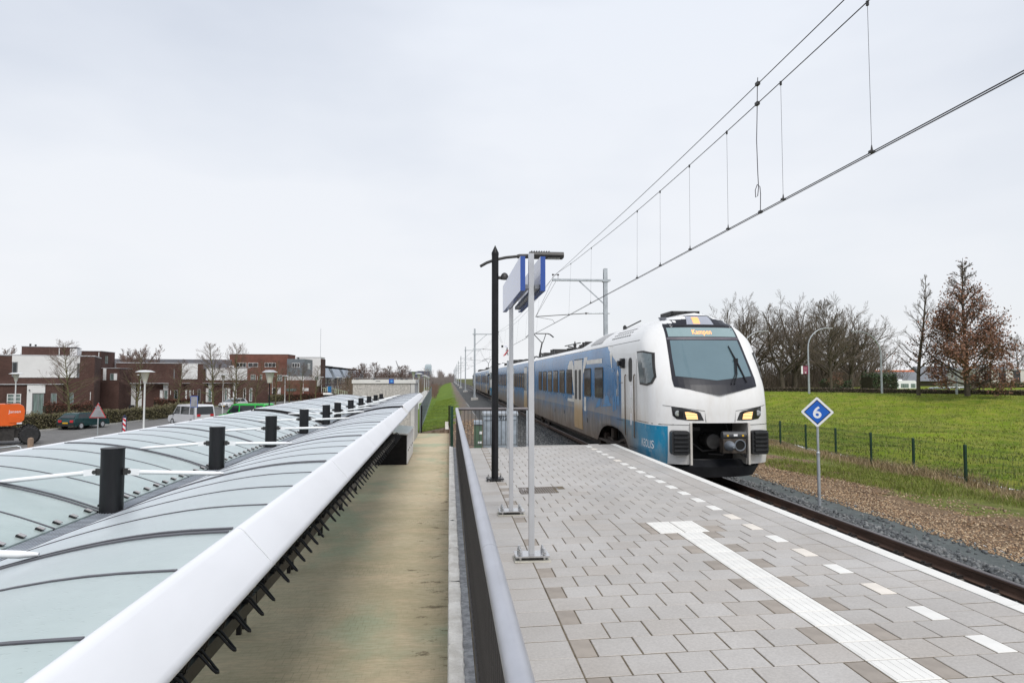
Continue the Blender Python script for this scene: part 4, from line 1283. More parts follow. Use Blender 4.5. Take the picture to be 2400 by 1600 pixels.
WMASK = M('black_mask', (0.022, 0.023, 0.031), 0.35, 0, 0.15, 2, spec=0.25)
WDISP = M('display_glass', (0.24, 0.33, 0.345), 0.08, 0, 0.04, 1, spec=0.6)
DISP2 = M('upper_display_glass', (0.34, 0.36, 0.42), 0.1, 0, 0.04, 1)
UND = M('underframe_dirt', (0.055, 0.038, 0.028), 0.8, 0, 0.4, 5, 0.3, 25)
HOLE = M('deep_black', (0.004, 0.004, 0.004), 0.8)
FRAMEB = M('rubber_window_frame', (0.020, 0.019, 0.018), 0.55)
LED = emit('amber_led', (1.0, 0.36, 0.10), 1.5)
AMBER = emit('amber_headlamp', (1.0, 0.58, 0.25), 1.15)
LENS = M('headlamp_lens', (0.42, 0.44, 0.45), 0.12, 0.5, 0.35, 30)
DOORW = M('door_white_dirty', (0.66, 0.62, 0.56), 0.35, 0, 0.12, 0.8, stretch=(1, 1, 0.6))
m, t, b, co = new_mat('door_dust')
s = t.nodes.new('ShaderNodeSeparateXYZ')
t.links.new(co, s.inputs[0])
dz = math_n(t, 'ADD', math_n(t, 'ADD', s.outputs[2], TZ), ramp(t, tex(t, co, 4, 5, 0.6, (1, 1, 0.2)), 0.3, 0.7, -0.2, 0.2, False))
t.links.new(mix_rgb(t, ramp(t, dz, 0.5, 1.2), (0.50, 0.335, 0.175), (0.70, 0.685, 0.65)), b.inputs['Base Color'])
b.inputs['Roughness'].default_value = 0.35
DOORW = m

def clip_poly(poly, axis, lo, hi):
    for sgn, lim in ((1, lo), (-1, hi)):
        out = []
        for i in range(len(poly)):
            a, c_ = poly[i], poly[(i + 1) % len(poly)]
            da, dc = sgn * (a[axis] - lim), sgn * (c_[axis] - lim)
            if da >= 0:
                out.append(a)
            if (da > 0) != (dc > 0) and da != dc:
                k = da / (da - dc)
                out.append((a[0] + (c_[0] - a[0]) * k, a[1] + (c_[1] - a[1]) * k))
        poly = out
        if len(poly) < 3:
            return []
    return poly
def patch(mb, poly, fn, dx, dz, closed_depth=None):
    """drape a polygon given in (a, z) over the surface fn(a, z)"""
    a0, a1 = min(p[0] for p in poly), max(p[0] for p in poly)
    z0, z1 = min(p[1] for p in poly), max(p[1] for p in poly)
    na, nz = max(1, int(math.ceil((a1 - a0) / dx))), max(1, int(math.ceil((z1 - z0) / dz)))
    for i in range(na):
        s1 = clip_poly(poly, 0, a0 + (a1 - a0) * i / na, a0 + (a1 - a0) * (i + 1) / na)
        if not s1:
            continue
        for j in range(nz):
            s2 = clip_poly(s1, 1, z0 + (z1 - z0) * j / nz, z0 + (z1 - z0) * (j + 1) / nz)
            if len(s2) >= 3:
                mb.quad(*[fn(p[0], p[1]) for p in s2])
    return mb
def rim(mb, poly, fn, fn2):
    for i in range(len(poly)):
        a, c_ = poly[i], poly[(i + 1) % len(poly)]
        n = max(1, int(math.hypot(c_[0] - a[0], c_[1] - a[1]) / 0.15))
        for k in range(n):
            p = (a[0] + (c_[0] - a[0]) * k / n, a[1] + (c_[1] - a[1]) * k / n)
            q = (a[0] + (c_[0] - a[0]) * (k + 1) / n, a[1] + (c_[1] - a[1]) * (k + 1) / n)
            mb.quad(fn(*p), fn(*q), fn2(*q), fn2(*p))
    return mb
def front(off):
    return lambda x, z: (TX + x, nose_y(x, z) - off, z)
def sidef(off, s=-1):
    """side wall including the nose curve; a = world y"""
    def f(y, z):
        w = wz(z)
        ys_ = interp(YS, z)
        if y >= ys_:
            return (TX + s * (w + off), y, z)
        yc = interp(YC, z)
        r_ = min(1.0, (ys_ - y) / (ys_ - yc))
        xx = w * max(0.0, 1 - r_ * r_) ** (1 / 2.7)
        k = 0.7 * r_ * off
        return (TX + s * (xx + off * (1 - 0.3 * r_)), y - k, z)
    return f
def fpart(name, poly, off, mat, parent, thick=0.03, dx=0.12, dz=0.12, smooth=30):
    mb = patch(MB(), poly, front(off), dx, dz)
    rim(mb, poly, front(off), front(off - thick))
    return mb.build(name, mat, parent, smooth, True)
def spart(name, poly, off, mat, parent, s=-1, thick=0.02, dx=1.0, dz=0.25, smooth=30):
    mb = patch(MB(), poly, sidef(off, s), dx, dz)
    rim(mb, poly, sidef(off, s), sidef(off - thick, s))
    return mb.build(name, mat, parent, smooth, True)
def rrect(y0, y1, z0, z1, r=0.08):
    p = []
    for cx, cz, a0 in ((y1 - r, z1 - r, 0), (y0 + r, z1 - r, 90), (y0 + r, z0 + r, 180), (y1 - r, z0 + r, 270)):
        for k in range(4):
            a = R(a0 + 30 * k)
            p.append((cx + r * math.cos(a), cz + r * math.sin(a)))
    return p
ZL = [-0.2, -0.05, 0.12, 0.28, 0.45, 0.74, 0.95, 1.2, 1.5, 1.8, 2.1, 2.4, 2.6, 2.72, 2.82, 2.92, 3.02, 3.12, 3.2, 3.27, 3.32, 3.36, 3.38]
def roofk(y):
    return 1 - 0.54 * sstep(23.2, 26.0, y)
def zmap(z, y, endcar):
    zz = z
    if z < 0.45:
        zb2 = -0.2
        if endcar and 17.75 < y < 21.5:
            zb2 = -0.2 + 0.56 * max(0.0, 1 - (abs(y - 19.62) / 1.86) ** 2.6) ** 0.6
        zz = zb2 + (z + 0.2) / 0.65 * (0.45 - zb2)
    if z > 2.72:
        k = roofk(y) if endcar else 0.46
        zz = 2.72 + (z - 2.72) * k
    return zz
NU = [1.0, 0.99, 0.965, 0.92, 0.86, 0.78, 0.7, 0.62, 0.46, 0.3, 0.15]
def end_body(parent, mat):
    side_y = [37.55, 34, 30, 26.6, 26.0, 25.5, 25, 24.5, 24, 23.6, 23.2, 22.4, 21.55, 21.4, 21.1, 20.7, 20.2, 19.6, 19.0, 18.5, 18.1, 17.85, 17.7, 17.2]
    mb = MB()
    cols = [('s', -1, y) for y in side_y] + [('n', -u, 0) for u in NU] + [('n', 0.0, 0)] + [('n', u, 0) for u in reversed(NU)] + [('s', 1, y) for y in reversed(side_y)]
    nc = len(cols)
    vs = []
    for z in ZL:
        w = wz(z)
        for kind, a, y in cols:
            if kind == 's':
                vs.append((TX + a * w, y, zmap(z, y, True)))
            else:
                x = a * w
                vs.append((TX + x, nose_y(x, z), z))
    fs = []
    for j in range(len(ZL) - 1):
        for i in range(nc - 1):
            ka, kb = cols[i], cols[i + 1]
            if ka[0] == 'n' and kb[0] == 'n' and ZL[j + 1] <= 0.75 and abs(ka[1]) <= 0.47 and abs(kb[1]) <= 0.47:
                continue
            fs.append((j * nc + i, j * nc + i + 1, (j + 1) * nc + i + 1, (j + 1) * nc + i))
        fs.append((j * nc, (j + 1) * nc, (j + 1) * nc + nc - 1, j * nc + nc - 1))
    mb.add(vs, fs)
    return mb.build('car_body', mat, parent, 35, True)
def mid_body(parent, mat, y0, y1):
    mb = MB()
    prof = [(s * wz(z), zmap(z, 30, False)) for s, zs in ((-1, ZL), (1, ZL[::-1])) for z in zs]
    return MB().prism([(TX + x, z) for x, z in prof], y0, y1, 'y').build('car_body', mat, parent, 35, True)

def window(y0, y1, z0, z1, parent, s=-1):
    f = spart('window', rrect(y0, y1, z0, z1, 0.09), 0.014, FRAMEB, parent, s, dx=2.0, dz=0.5)
    spart('pane', rrect(y0 + 0.045, y1 - 0.045, z0 + 0.045, z1 - 0.045, 0.06), 0.018, TGLASS, f, s, 0.004, dx=2.0, dz=0.5)
def double_door(yc, parent, s=-1):
    for k, (a, c_) in enumerate(((yc - 0.76, yc - 0.012), (yc + 0.012, yc + 0.76))):
        d = spart('door', [(a, -0.06), (c_, -0.06), (c_, 2.40), (a, 2.40)], 0.020, DOORW, parent, s, 0.03, dx=2, dz=0.4)
        q = 0.16
        f = spart('door_window', rrect(a + q, c_ - q, 0.98, 2.06, 0.09), 0.026, FRAMEB, d, s, 0.008, dx=2, dz=0.6)
    spart('door_seam', [(yc - 0.012, -0.06), (yc + 0.012, -0.06), (yc + 0.012, 2.40), (yc - 0.012, 2.40)], 0.012, HOLE, parent, s, 0.01, dx=1, dz=0.5)
    spart('door_header', [(yc - 0.85, 2.42), (yc + 0.85, 2.42), (yc + 0.85, 2.445), (yc - 0.85, 2.445)], 0.016, DARK, parent, s, 0.02)
def wheels(parent, yc):
    for dyy in (-1.25, 1.25):
        for sx in (-1, 1):
            MB().lathe([(0.16, -0.07), (0.40, -0.065), (0.43, -0.03), (0.43, 0.05), (0.46, 0.07), (0.40, 0.075), (0.15, 0.07)], (0, 0, 0), 28).xf(Matrix.Translation((TX + sx * 0.75, yc + dyy, TZ + 0.435)) @ Matrix.Rotation(sx * PI / 2, 4, 'Y')).build('wheel', UND, parent, 30, True)
        MB().cyl((TX - 0.75, yc + dyy, TZ + 0.435), 0.085, 1.5, 12, 'x').build('axle', UND, parent, 30, True)
    for sx in (-1, 1):
        mb = MB().prism([(yc - 1.7, -0.28), (yc - 1.0, -0.30), (yc - 0.5, -0.42), (yc + 0.5, -0.42), (yc + 1.0, -0.30), (yc + 1.7, -0.28), (yc + 1.6, -0.05), (yc + 0.8, -0.05), (yc + 0.45, -0.22), (yc - 0.45, -0.22), (yc - 0.8, -0.05), (yc - 1.6, -0.05)], TX + sx * 1.12 - 0.06, TX + sx * 1.12 + 0.06, 'x')
        for dyy in (-1.25, 1.25):
            mb.cyl((TX + sx * 1.12 - 0.1, yc + dyy, TZ + 0.435), 0.14, 0.2, 14, 'x')
            mb.cyl((TX + sx * 1.12, yc + dyy * 0.62, -0.05), 0.10, 0.30, 12)
            mb.obox((TX + sx * 1.17, yc + dyy * 1.3, -0.02), (0.12, 0.30, 0.22), 0, 0.3)
        mb.bar((TX + sx * 1.16, yc - 0.9, 0.08), (TX + sx * 1.16, yc + 0.3, -0.15), 0.07)
        mb.build('bogie_frame', UND, parent, 30, True)

def pantograph(parent, y, up):
    mb = MB()
    zb_ = 3.0
    for sx in (-1, 1):
        mb.bar((TX + sx * 0.5, y - 0.6, zb_ + 0.2), (TX + sx * 0.5, y + 0.6, zb_ + 0.2), 0.06)
        for e in (-0.5, 0.5):
            mb.lathe([(0.05, 0), (0.08, 0.05), (0.05, 0.1), (0.08, 0.15), (0.05, 0.2)], (TX + sx * 0.5, y + e, zb_), 8)
    zt = 4.75 if up else 3.5
    zk = zb_ + 0.25 + (zt - zb_) * 0.5
    mb.bar((TX, y + 0.5, zb_ + 0.25), (TX, y - 1.0, zk), 0.08)
    for sx in (-1, 1):
        mb.bar((TX + sx * 0.06, y - 1.0, zk), (TX + sx * 0.42, y + 0.25, zt), 0.04)
    for e in (0.1, 0.4):
        mb.tube([(TX - 0.95, y + e, zt - 0.22), (TX - 0.72, y + e, zt - 0.03), (TX - 0.55, y + e, zt + 0.03), (TX + 0.55, y + e, zt + 0.03), (TX + 0.72, y + e, zt - 0.03), (TX + 0.95, y + e, zt - 0.22)], 0.025, 6)
    mb.build('pantograph', DARK, parent, None, True)

def end_car(par, full):
    end_body(par, LIV_E)
    MB().box(TX - 1.36, TX + 1.36, 16.2, 37.5, -0.18, -0.12).box(TX - 0.55, TX + 0.55, 17.4, 21.8, -0.45, -0.15).box(TX - 1.1, TX + 1.1, 22.4, 36.4, -0.42, -0.18).build('underframe', UND, par, None, True)
    wheels(par, 19.62)
    MB().box(TX - 1.18, TX + 1.18, 17.85, 21.4, 0.34, 0.42).box(TX - 0.98, TX + 0.98, 17.85, 21.4, -0.15, 0.34).build('wheel_well', HOLE, par, None, True)
    # roof equipment behind the cab fairing
    for (y0, y1, x0, x1, z1) in ((26.4, 27.3, -0.75, 0.8, 3.16), (27.5, 28.2, -0.7, 0.6, 3.10), (28.6, 30.0, -0.6, 0.8, 3.06), (31.7, 32.4, -0.5, 0.7, 3.14), (33.8, 35.0, -0.8, 0.95, 3.17), (35.3, 36.4, -0.7, 0.8, 3.24)):
        MB().box(TX + x0, TX + x1, y0, y1, 2.92, z1).box(TX + x0 - 0.03, TX + x1 + 0.03, y0 + 0.1, y0 + 0.2, 2.92, z1 + 0.03).box(TX + x0 - 0.03, TX + x1 + 0.03, y1 - 0.25, y1 - 0.15, 2.92, z1 + 0.03).build('roof_unit', DARK, par, None, True)
    MB().lathe([(0.05, 0), (0.09, 0.06), (0.05, 0.12), (0.09, 0.18), (0.05, 0.24), (0.09, 0.3), (0.04, 0.36), (0.02, 0.48)], (TX - 0.4, 30.8, 2.95), 8).bar((TX - 0.4, 29.5, 3.3), (TX - 0.4, 33.5, 3.34), 0.04).bar((TX + 0.3, 30.2, 2.95), (TX - 0.5, 32, 3.25), 0.05).build('roof_insulator', DARK, par, None, True)
    MB().box(TX - 0.45, TX + 0.30, 17.0, 17.9, 3.39, 3.42).box(TX - 0.45, TX - 0.39, 17.0, 17.9, 3.37, 3.47).box(TX + 0.24, TX + 0.30, 17.0, 17.9, 3.37, 3.47).box(TX - 0.10, TX - 0.04, 17.0, 17.9, 3.37, 3.47).box(TX - 0.45, TX + 0.3, 17.0, 17.05, 3.37, 3.47).build('roof_antenna', DARK, par, None, True)
    MB().bar((TX - 0.62, 21.0, 3.30), (TX - 0.62, 19.2, 3.40), 0.03).lathe([(0.06, 0), (0.06, 0.1), (0.02, 0.14)], (TX - 0.62, 21.0, 3.27), 8).build('air_horn', DARK, par, None, True)
    for s in (-1, 1):
        for a, e in ((25.93, 27.20), (27.68, 28.95), (29.42, 30.68), (31.15, 32.40), (32.88, 34.15), (34.62, 35.85)):
            window(a, e, 1.13, 2.09, par, s)
        window(22.42, 23.55, 1.13, 2.09, par, s)
        window(20.62, 21.82, 1.13, 2.09, par, s)
        double_door(24.68, par, s)
        # cab door, handrails, cab side window, mirror camera
        d = spart('cab_door', [(16.98, 0.30), (17.78, 0.30), (17.78, 2.40), (16.98, 2.40)], 0.010, LIV_E, par, s, 0.02, dx=1, dz=0.3)
        spart('cab_door_window', rrect(17.25, 17.58, 1.66, 2.28, 0.12), 0.018, FRAMEB, d, s, 0.01, dx=1, dz=0.5)
        mb = MB()
        for y in (16.95, 17.83):
            mb.tube([(TX + s * 1.44, y, 0.25), (TX + s * 1.46, y, 0.3), (TX + s * 1.46, y, 1.80), (TX + s * 1.44, y, 1.85)], 0.016, 8)
        mb.build('handrail', M('brown_handrail', (0.10, 0.07, 0.045), 0.5, 0.3), par, 40, True)
        MB().box(TX + s * 1.43 - 0.015, TX + s * 1.43 + 0.015, 17.30, 17.36, 1.25, 1.55).box(TX + s * 1.43 - 0.015, TX + s * 1.43 + 0.015, 17.30, 17.36, 0.55, 0.85).build('door_handle', LOCK, d, None, True)
        MB().box(TX + s * 1.46 - 0.05, TX + s * 1.46 + 0.05, 18.0, 18.2, 2.02, 2.28).obox((TX + s * 1.50, 18.18, 2.15), (0.14, 0.16, 0.14)).build('camera_box', BLACK, par, None, True)
        spart('cab_window', [(16.80, 2.42), (16.30, 2.42), (15.98, 2.36), (15.66, 1.78), (15.72, 1.62), (15.95, 1.57), (16.55, 1.60)], 0.012, FRAMEB, par, s, 0.012, dx=0.1, dz=0.15)
        spart('cab_pane', [(16.76, 2.38), (16.32, 2.38), (16.02, 2.33), (15.72, 1.79), (15.77, 1.66), (15.96, 1.62), (16.52, 1.65)], 0.017, M('cab_side_glass', (0.12, 0.15, 0.16), 0.07, 0, 0.2, 1, spec=0.7), par, s, 0.004, dx=0.1, dz=0.15)
        # seams and panels
        mb = MB()
        for poly in ([(16.72, 2.70), (37.5, 2.70), (37.5, 2.712), (16.72, 2.712)], [(16.86, 0.70), (16.875, 0.70), (16.86, 2.7), (16.845, 2.7)], [(15.2, 0.69), (16.86, 0.69), (16.86, 0.705), (15.2, 0.705)],
                     [(18.55, 0.60), (18.565, 0.60), (18.565, 1.62), (18.55, 1.62)], [(18.2, 1.62), (18.95, 1.62), (18.95, 1.635), (18.2, 1.635)], [(18.2, 0.60), (18.95, 0.60), (18.95, 0.615), (18.2, 0.615)], [(16.9, -0.02), (17.6, -0.02), (17.6, -0.005), (16.9, -0.005)]):
            patch(mb, poly, sidef(0.004, s), 0.25, 0.5)
        for x0, x1, z_ in ((0.665, 1.30, 0.69), (0.36, 1.22, 1.125)):
            k_ = 0.0 if z_ < 1 else 0.12
            q = [(x0, z_ - k_), (x1, z_), (x1, z_ + 0.010), (x0, z_ + 0.010 - k_)]
            patch(mb, [(s * p_[0], p_[1]) for p_ in q], front(0.004), 0.06, 0.5)
        patch(mb, [(s * 0.36, 1.0), (s * 0.36, 1.01), (s * 0.33, 0.76), (s * 0.345, 0.76)], front(0.004), 0.06, 0.1)
        mb.build('body_seam', DARK, par, None, True)
        # livery graphics
        for poly in ([(20.75, 2.22), (23.15, 2.22), (23.15, 2.36), (20.75, 2.36)], [(23.25, 0.62), (23.62, 0.62), (23.62, 1.10), (23.25, 1.10)], [(25.55, 0.86), (26.95, 0.86), (26.95, 0.97), (25.9, 0.97), (25.9, 1.1), (25.55, 1.1)],
                     [(25.5, 1.2), (25.62, 1.2), (25.95, 1.9), (26.2, 2.05), (26.9, 2.02), (26.9, 2.2), (26.5, 2.42), (25.9, 2.42), (25.6, 2.2)], [(23.0, 2.47), (23.62, 2.47), (23.86, 2.0), (23.88, 1.5), (23.75, 1.9), (23.35, 2.15)],
                     [(18.7, 1.25), (18.95, 1.25), (18.95, 1.45), (18.88, 1.45), (18.88, 1.9), (18.78, 2.0), (18.7, 1.9)], [(19.5, 2.68), (19.9, 2.68), (19.62, 2.2), (19.42, 1.9)]):
            patch(MB(), poly, sidef(0.006, s), 1.5, 0.3).build('white_graphic', M('livery_white', (0.72, 0.70, 0.66), 0.35), par, None, True)
        for poly in ([(18.62, 1.0), (18.92, 1.0), (18.92, 1.25), (18.85, 1.9), (18.77, 2.3), (18.70, 1.9), (18.62, 1.4)], [(18.98, 0.85), (19.16, 0.85), (19.16, 1.5), (19.10, 1.72), (19.02, 1.5)], [(19.25, 0.8), (19.4, 0.8), (19.4, 1.2), (19.32, 1.3), (19.25, 1.2)],
                     [(19.55, 0.95), (20.7, 0.88), (20.7, 0.94), (19.55, 1.02)], [(19.75, 1.0), (20.5, 0.98), (20.4, 1.18), (20.15, 1.26), (19.9, 1.2)], [(20.8, 0.85), (20.88, 0.85), (20.86, 1.2), (20.82, 1.2)], [(21.0, 0.9), (21.7, 0.8), (21.7, 0.86), (21.3, 1.08), (21.0, 1.16)], [(21.8, 0.7), (21.86, 0.7), (21.86, 1.0), (21.8, 1.0)], [(19.2, 1.95), (20.2, 2.12), (20.2, 2.15), (19.2, 2.0)]):
            patch(MB(), poly, sidef(0.006, s), 1.5, 0.3).build('skyline_graphic', M('livery_light_blue', (0.055, 0.24, 0.50), 0.35), par, None, True)
        mb = MB()
        for k in range(9):
            y = 18.1 + 0.24 * k
            for j in range(3):
                z = 2.90 + 0.09 * j
                patch(mb, [(y + j * 0.05, z), (y + j * 0.05 + 0.13, z), (y + j * 0.05 + 0.13, z + 0.035), (y + j * 0.05, z + 0.035)], sidef(0.005, s), 1, 1)
        mb.build('roof_vents', DARK, par, None, True)
        spart('roof_grille', [(21.4, 2.86), (23.1, 2.86), (22.7, 3.20), (21.4, 3.22)], 0.012, M('roof_grille_grey', (0.40, 0.40, 0.40), 0.6, 0, 0.2, 25), par, s, 0.01, dx=0.5, dz=0.06)
        for yb, zb2 in ((23.0, 0.25), (27.7, 0.3), (30.2, 0.25)):
            spart('socket', rrect(yb, yb + 0.14, zb2, zb2 + 0.15, 0.03), 0.006, FRAMEB, par, s, 0.004)
    v, f = text_geo('KEOLIS', 0.265)
    fn = sidef(0.007, -1)
    MB().add([fn(16.02 - p[0] * 1.02, 0.20 + p[1]) for p in v], f).build('lettering', WHITE, par, None, True)
    v, f = text_geo('noord', 0.07)
    MB().add([fn(15.78 - p[0] * 1.02, 0.055 + p[1]) for p in v], f).build('small_lettering', M('faded_white', (0.45, 0.55, 0.62), 0.4), par, None, True)
    # ---------------- front
    fpart('windscreen_mask', [(-0.975, 1.56), (0, 1.37), (0.975, 1.56), (0.99, 1.74), (0.94, 2.3), (0.90, 2.75), (0.88, 3.04), (0.76, 3.31), (-0.76, 3.31), (-0.88, 3.04), (-0.90, 2.75), (-0.94, 2.3), (-0.99, 1.74)], 0.012, WMASK, par)
    fpart('windscreen', [(-0.905, 1.80), (0, 1.70), (0.905, 1.80), (0.875, 2.25), (0.835, 2.66), (-0.835, 2.66), (-0.875, 2.25)], 0.017, WSCREEN, par, 0.004)
    dsp = fpart('destination_display', [(-0.845, 2.75), (0.845, 2.75), (0.83, 2.98), (-0.83, 2.98)], 0.017, WDISP, par, 0.004)
    v, f = text_geo('Kampen', 0.172)
    ff = front(0.024)
    MB().add([ff(p[0] * 0.86 - 0.03, 2.865 + p[1]) for p in v], f).build('led_text', LED, dsp, None, True)
    ud = fpart('line_display', [(-0.34, 3.06), (0.34, 3.06), (0.28, 3.285), (-0.28, 3.285)], 0.018, DISP2, par, 0.004, 0.1, 0.06)
    mb = MB()
    for k in range(8):
        z = 3.085 + k * 0.022
        patch(mb, [(-0.17, z), (0.0, z), (0.0, z + 0.013), (-0.17, z + 0.013)], front(0.024), 0.1, 0.1)
    mb.build('led_rows', LED, ud, None, True)
    fpart('screen_bar', [(-0.90, 2.675), (0.90, 2.675), (0.89, 2.735), (-0.89, 2.735)], 0.021, M('bar_grey', (0.10, 0.09, 0.11), 0.4), par, 0.006)
    fpart('mask_seam', [(-0.885, 3.02), (0.885, 3.02), (0.88, 3.035), (-0.88, 3.035)], 0.016, HOLE, par, 0.004)
    mb = MB()
    fw = front(0.05)
    def fwp(x, z, o=0.05): return front(o)(x, z)
    mb.tube([fwp(0.30, 1.62), fwp(0.48, 1.85), fwp(0.56, 2.12), fwp(0.60, 2.20)], 0.014, 6).tube([fwp(0.38, 1.62), fwp(0.52, 1.85), fwp(0.60, 2.12)], 0.014, 6)
    mb.tube([fwp(0.71, 1.66, 0.04), fwp(0.62, 2.12, 0.05), fwp(0.53, 2.52, 0.04)], [0.016, 0.022, 0.012], 6).obox(fwp(0.60, 2.17, 0.06), (0.09, 0.05, 0.09))
    mb.build('wiper', BLACK, par, None, True)
    for s in (-1, 1):
        hp = [(-1.06, 1.105), (-0.86, 1.075), (-0.52, 1.005), (-0.46, 0.97), (-0.385, 0.80), (-0.7, 0.80), (-0.96, 0.825), (-1.04, 0.90)]
        hp = [(s * -p[0], p[1]) for p in hp] if s > 0 else hp
        h = fpart('headlight', hp, 0.010, M('headlight_black', (0.012, 0.012, 0.014), 0.12, spec=0.6), par, 0.02)
        ap = [(-0.80, 0.995), (-0.58, 0.965), (-0.54, 0.935), (-0.52, 0.825), (-0.76, 0.825)]
        ap = [(s * -p[0], p[1]) for p in ap] if s > 0 else ap
        mb = MB()
        for k in range(5):
            lo_, hi_ = 0.826 + k * 0.034, 0.826 + k * 0.034 + 0.024
            q = clip_poly(ap, 1, lo_, hi_)
            if q:
                patch(mb, q, front(0.018), 0.2, 0.2)
        mb.build('amber_lamp', AMBER, h, None, True)
        cx = s * 0.95
        px = front(0.012)(cx, 0.955)
        MB().lathe([(0.066, 0), (0.066, 0.018), (0.045, 0.022), (0.001, 0.016)], (0, 0, 0), 18).xf(Matrix.Translation(px) @ Matrix.Rotation(s * -0.35, 4, 'Z') @ Matrix.Rotation(PI / 2, 4, 'X')).build('round_lamp', LENS, h, 40, True)
        # crash buffers
        bx = TX + s * 0.93
        yb_ = nose_y(s * 0.93, 0.3)
        mb = MB()
        b_ = MB().prism(rrect(-0.20, 0.20, 0.03, 0.57, 0.06), 0.0, 0.30, 'y')
        b_.xf(Matrix.Translation((bx, yb_ - 0.16, 0)) @ Matrix.Rotation(s * 0.10, 4, 'Z'))
        bf = b_.build('buffer', M('buffer_black', (0.018, 0.019, 0.021), 0.45, 0, 0.2, 6), par, 40, True)
        r_ = MB()
        for k in range(5):
            r_.prism([(0.0, 0.09 + k * 0.095), (-0.05, 0.11 + k * 0.095), (-0.05, 0.15 + k * 0.095), (0.0, 0.165 + k * 0.095)], -0.15, 0.17, 'x')
        r_.xf(Matrix.Translation((bx, yb_ - 0.16, 0)) @ Matrix.Rotation(s * 0.10, 4, 'Z')).build('buffer_rib', MATS['buffer_black'], bf, None, True)
        # sides of the coupler opening
        MB().prism([(15.02, -0.2), (15.9, -0.2), (15.9, 0.74), (15.02, 0.74)], TX + s * 0.652, TX + s * 0.70, 'x').build('opening_side', M('opening_white', (0.55, 0.52, 0.48), 0.5, 0, 0.2, 2), par, None, True)
    MB().box(TX - 0.70, TX + 0.70, 15.9, 15.95, -0.3, 0.78).box(TX - 0.66, TX + 0.66, 15.25, 15.9, 0.745, 0.77).build('coupler_recess', HOLE, par, None, True)
    MB().obox((TX - 0.3, 15.85, 0.55), (0.25, 0.06, 0.08)).tube([(TX - 0.5, 15.8, 0.7), (TX - 0.5, 15.75, 0.3), (TX - 0.2, 15.6, 0.05), (TX + 0.1, 15.5, 0.1)], 0.025, 8).tube([(TX + 0.45, 15.8, 0.7), (TX + 0.5, 15.7, 0.3), (TX + 0.2, 15.4, -0.02), (TX - 0.1, 15.5, 0.0)], 0.022, 8).tube([(TX - 0.05, 15.8, 0.3), (TX - 0.05, 15.3, 0.3)], 0.17, 14).build('hose_and_drawgear', DARK, par, 40, True)
    cg = MB().obox((TX + 0.28, 15.02, 0.235), (0.52, 0.22, 0.32)).build('coupler', M('coupler_iron', (0.085, 0.070, 0.058), 0.55, 0.4, 0.3, 9, 0.2, 30), par, None, True)
    MB().cyl((TX + 0.02, 14.98, 0.47), 0.085, 0.54, 18, 'x').obox((TX + 0.29, 15.04, 0.42), (0.5, 0.16, 0.08)).build('contact_cover', M('cover_grey', (0.065, 0.067, 0.072), 0.5), cg, 40, True)
    for xx in (0.12, 0.47):
        MB().obox((TX + xx, 14.893, 0.465), (0.045, 0.004, 0.04)).build('warning_label', M('label_yellow', (0.7, 0.42, 0.03), 0.5), cg, None, True)
    MB().obox((TX + 0.30, 14.893, 0.475), (0.09, 0.004, 0.045)).build('white_label', WHITE, cg, None, True)
    MB().lathe([(0.115, 0), (0.105, 0.10), (0.07, 0.2), (0.03, 0.26)], (0, 0, 0), 18).xf(Matrix.Translation((TX + 0.15, 14.91, 0.24)) @ Matrix.Rotation(PI / 2, 4, 'X')).build('coupler_cone', M('cone_steel', (0.22, 0.245, 0.28), 0.45, 0.5), cg, 40, True)
    MB().lathe([(0.13, -0.005), (0.13, 0.025), (0.11, 0.025), (0.105, 0.0)], (0, 0, 0), 20).xf(Matrix.Translation((TX + 0.40, 14.905, 0.25)) @ Matrix.Rotation(PI / 2, 4, 'X')).build('coupler_ring', MATS['cone_steel'], cg, 40, True)
    MB().cyl((TX + 0.40, 14.900, 0.25), 0.105, 0.012, 20, 'y').build('coupler_funnel', HOLE, cg, None, True)
    # plough
    mb = MB()
    vs = []
    for i in range(13):
        x = -1.12 + 2.24 * i / 12
        k = abs(x) / 1.12
        vs += [(TX + x, 15.35 + 0.30 * k ** 3, -0.12), (TX + x * 0.97, 15.12 + 0.34 * k ** 2.5, -0.26), (TX + x * 0.86, 15.20 + 0.34 * k ** 2.5, -0.50), (TX + x * 0.86, 15.30 + 0.34 * k ** 2.5, -0.50), (TX + x, 15.45 + 0.3 * k ** 3, -0.12)]
    mb.add(vs, [(i * 5 + k, i * 5 + k + 1, (i + 1) * 5 + k + 1, (i + 1) * 5 + k) for i in range(12) for k in range(4)])
    mb.build('plough', M('plough_black', (0.013, 0.014, 0.017), 0.35, 0, 0.3, 3), par, 30, True)
    MB().box(TX - 1.0, TX + 1.0, 15.5, 16.6, -0.40, -0.16).bar((TX + 0.35, 15.0, 0.1), (TX + 0.95, 15.25, -0.16), 0.035).build('plough_support', MATS['plough_black'], par, None, True)

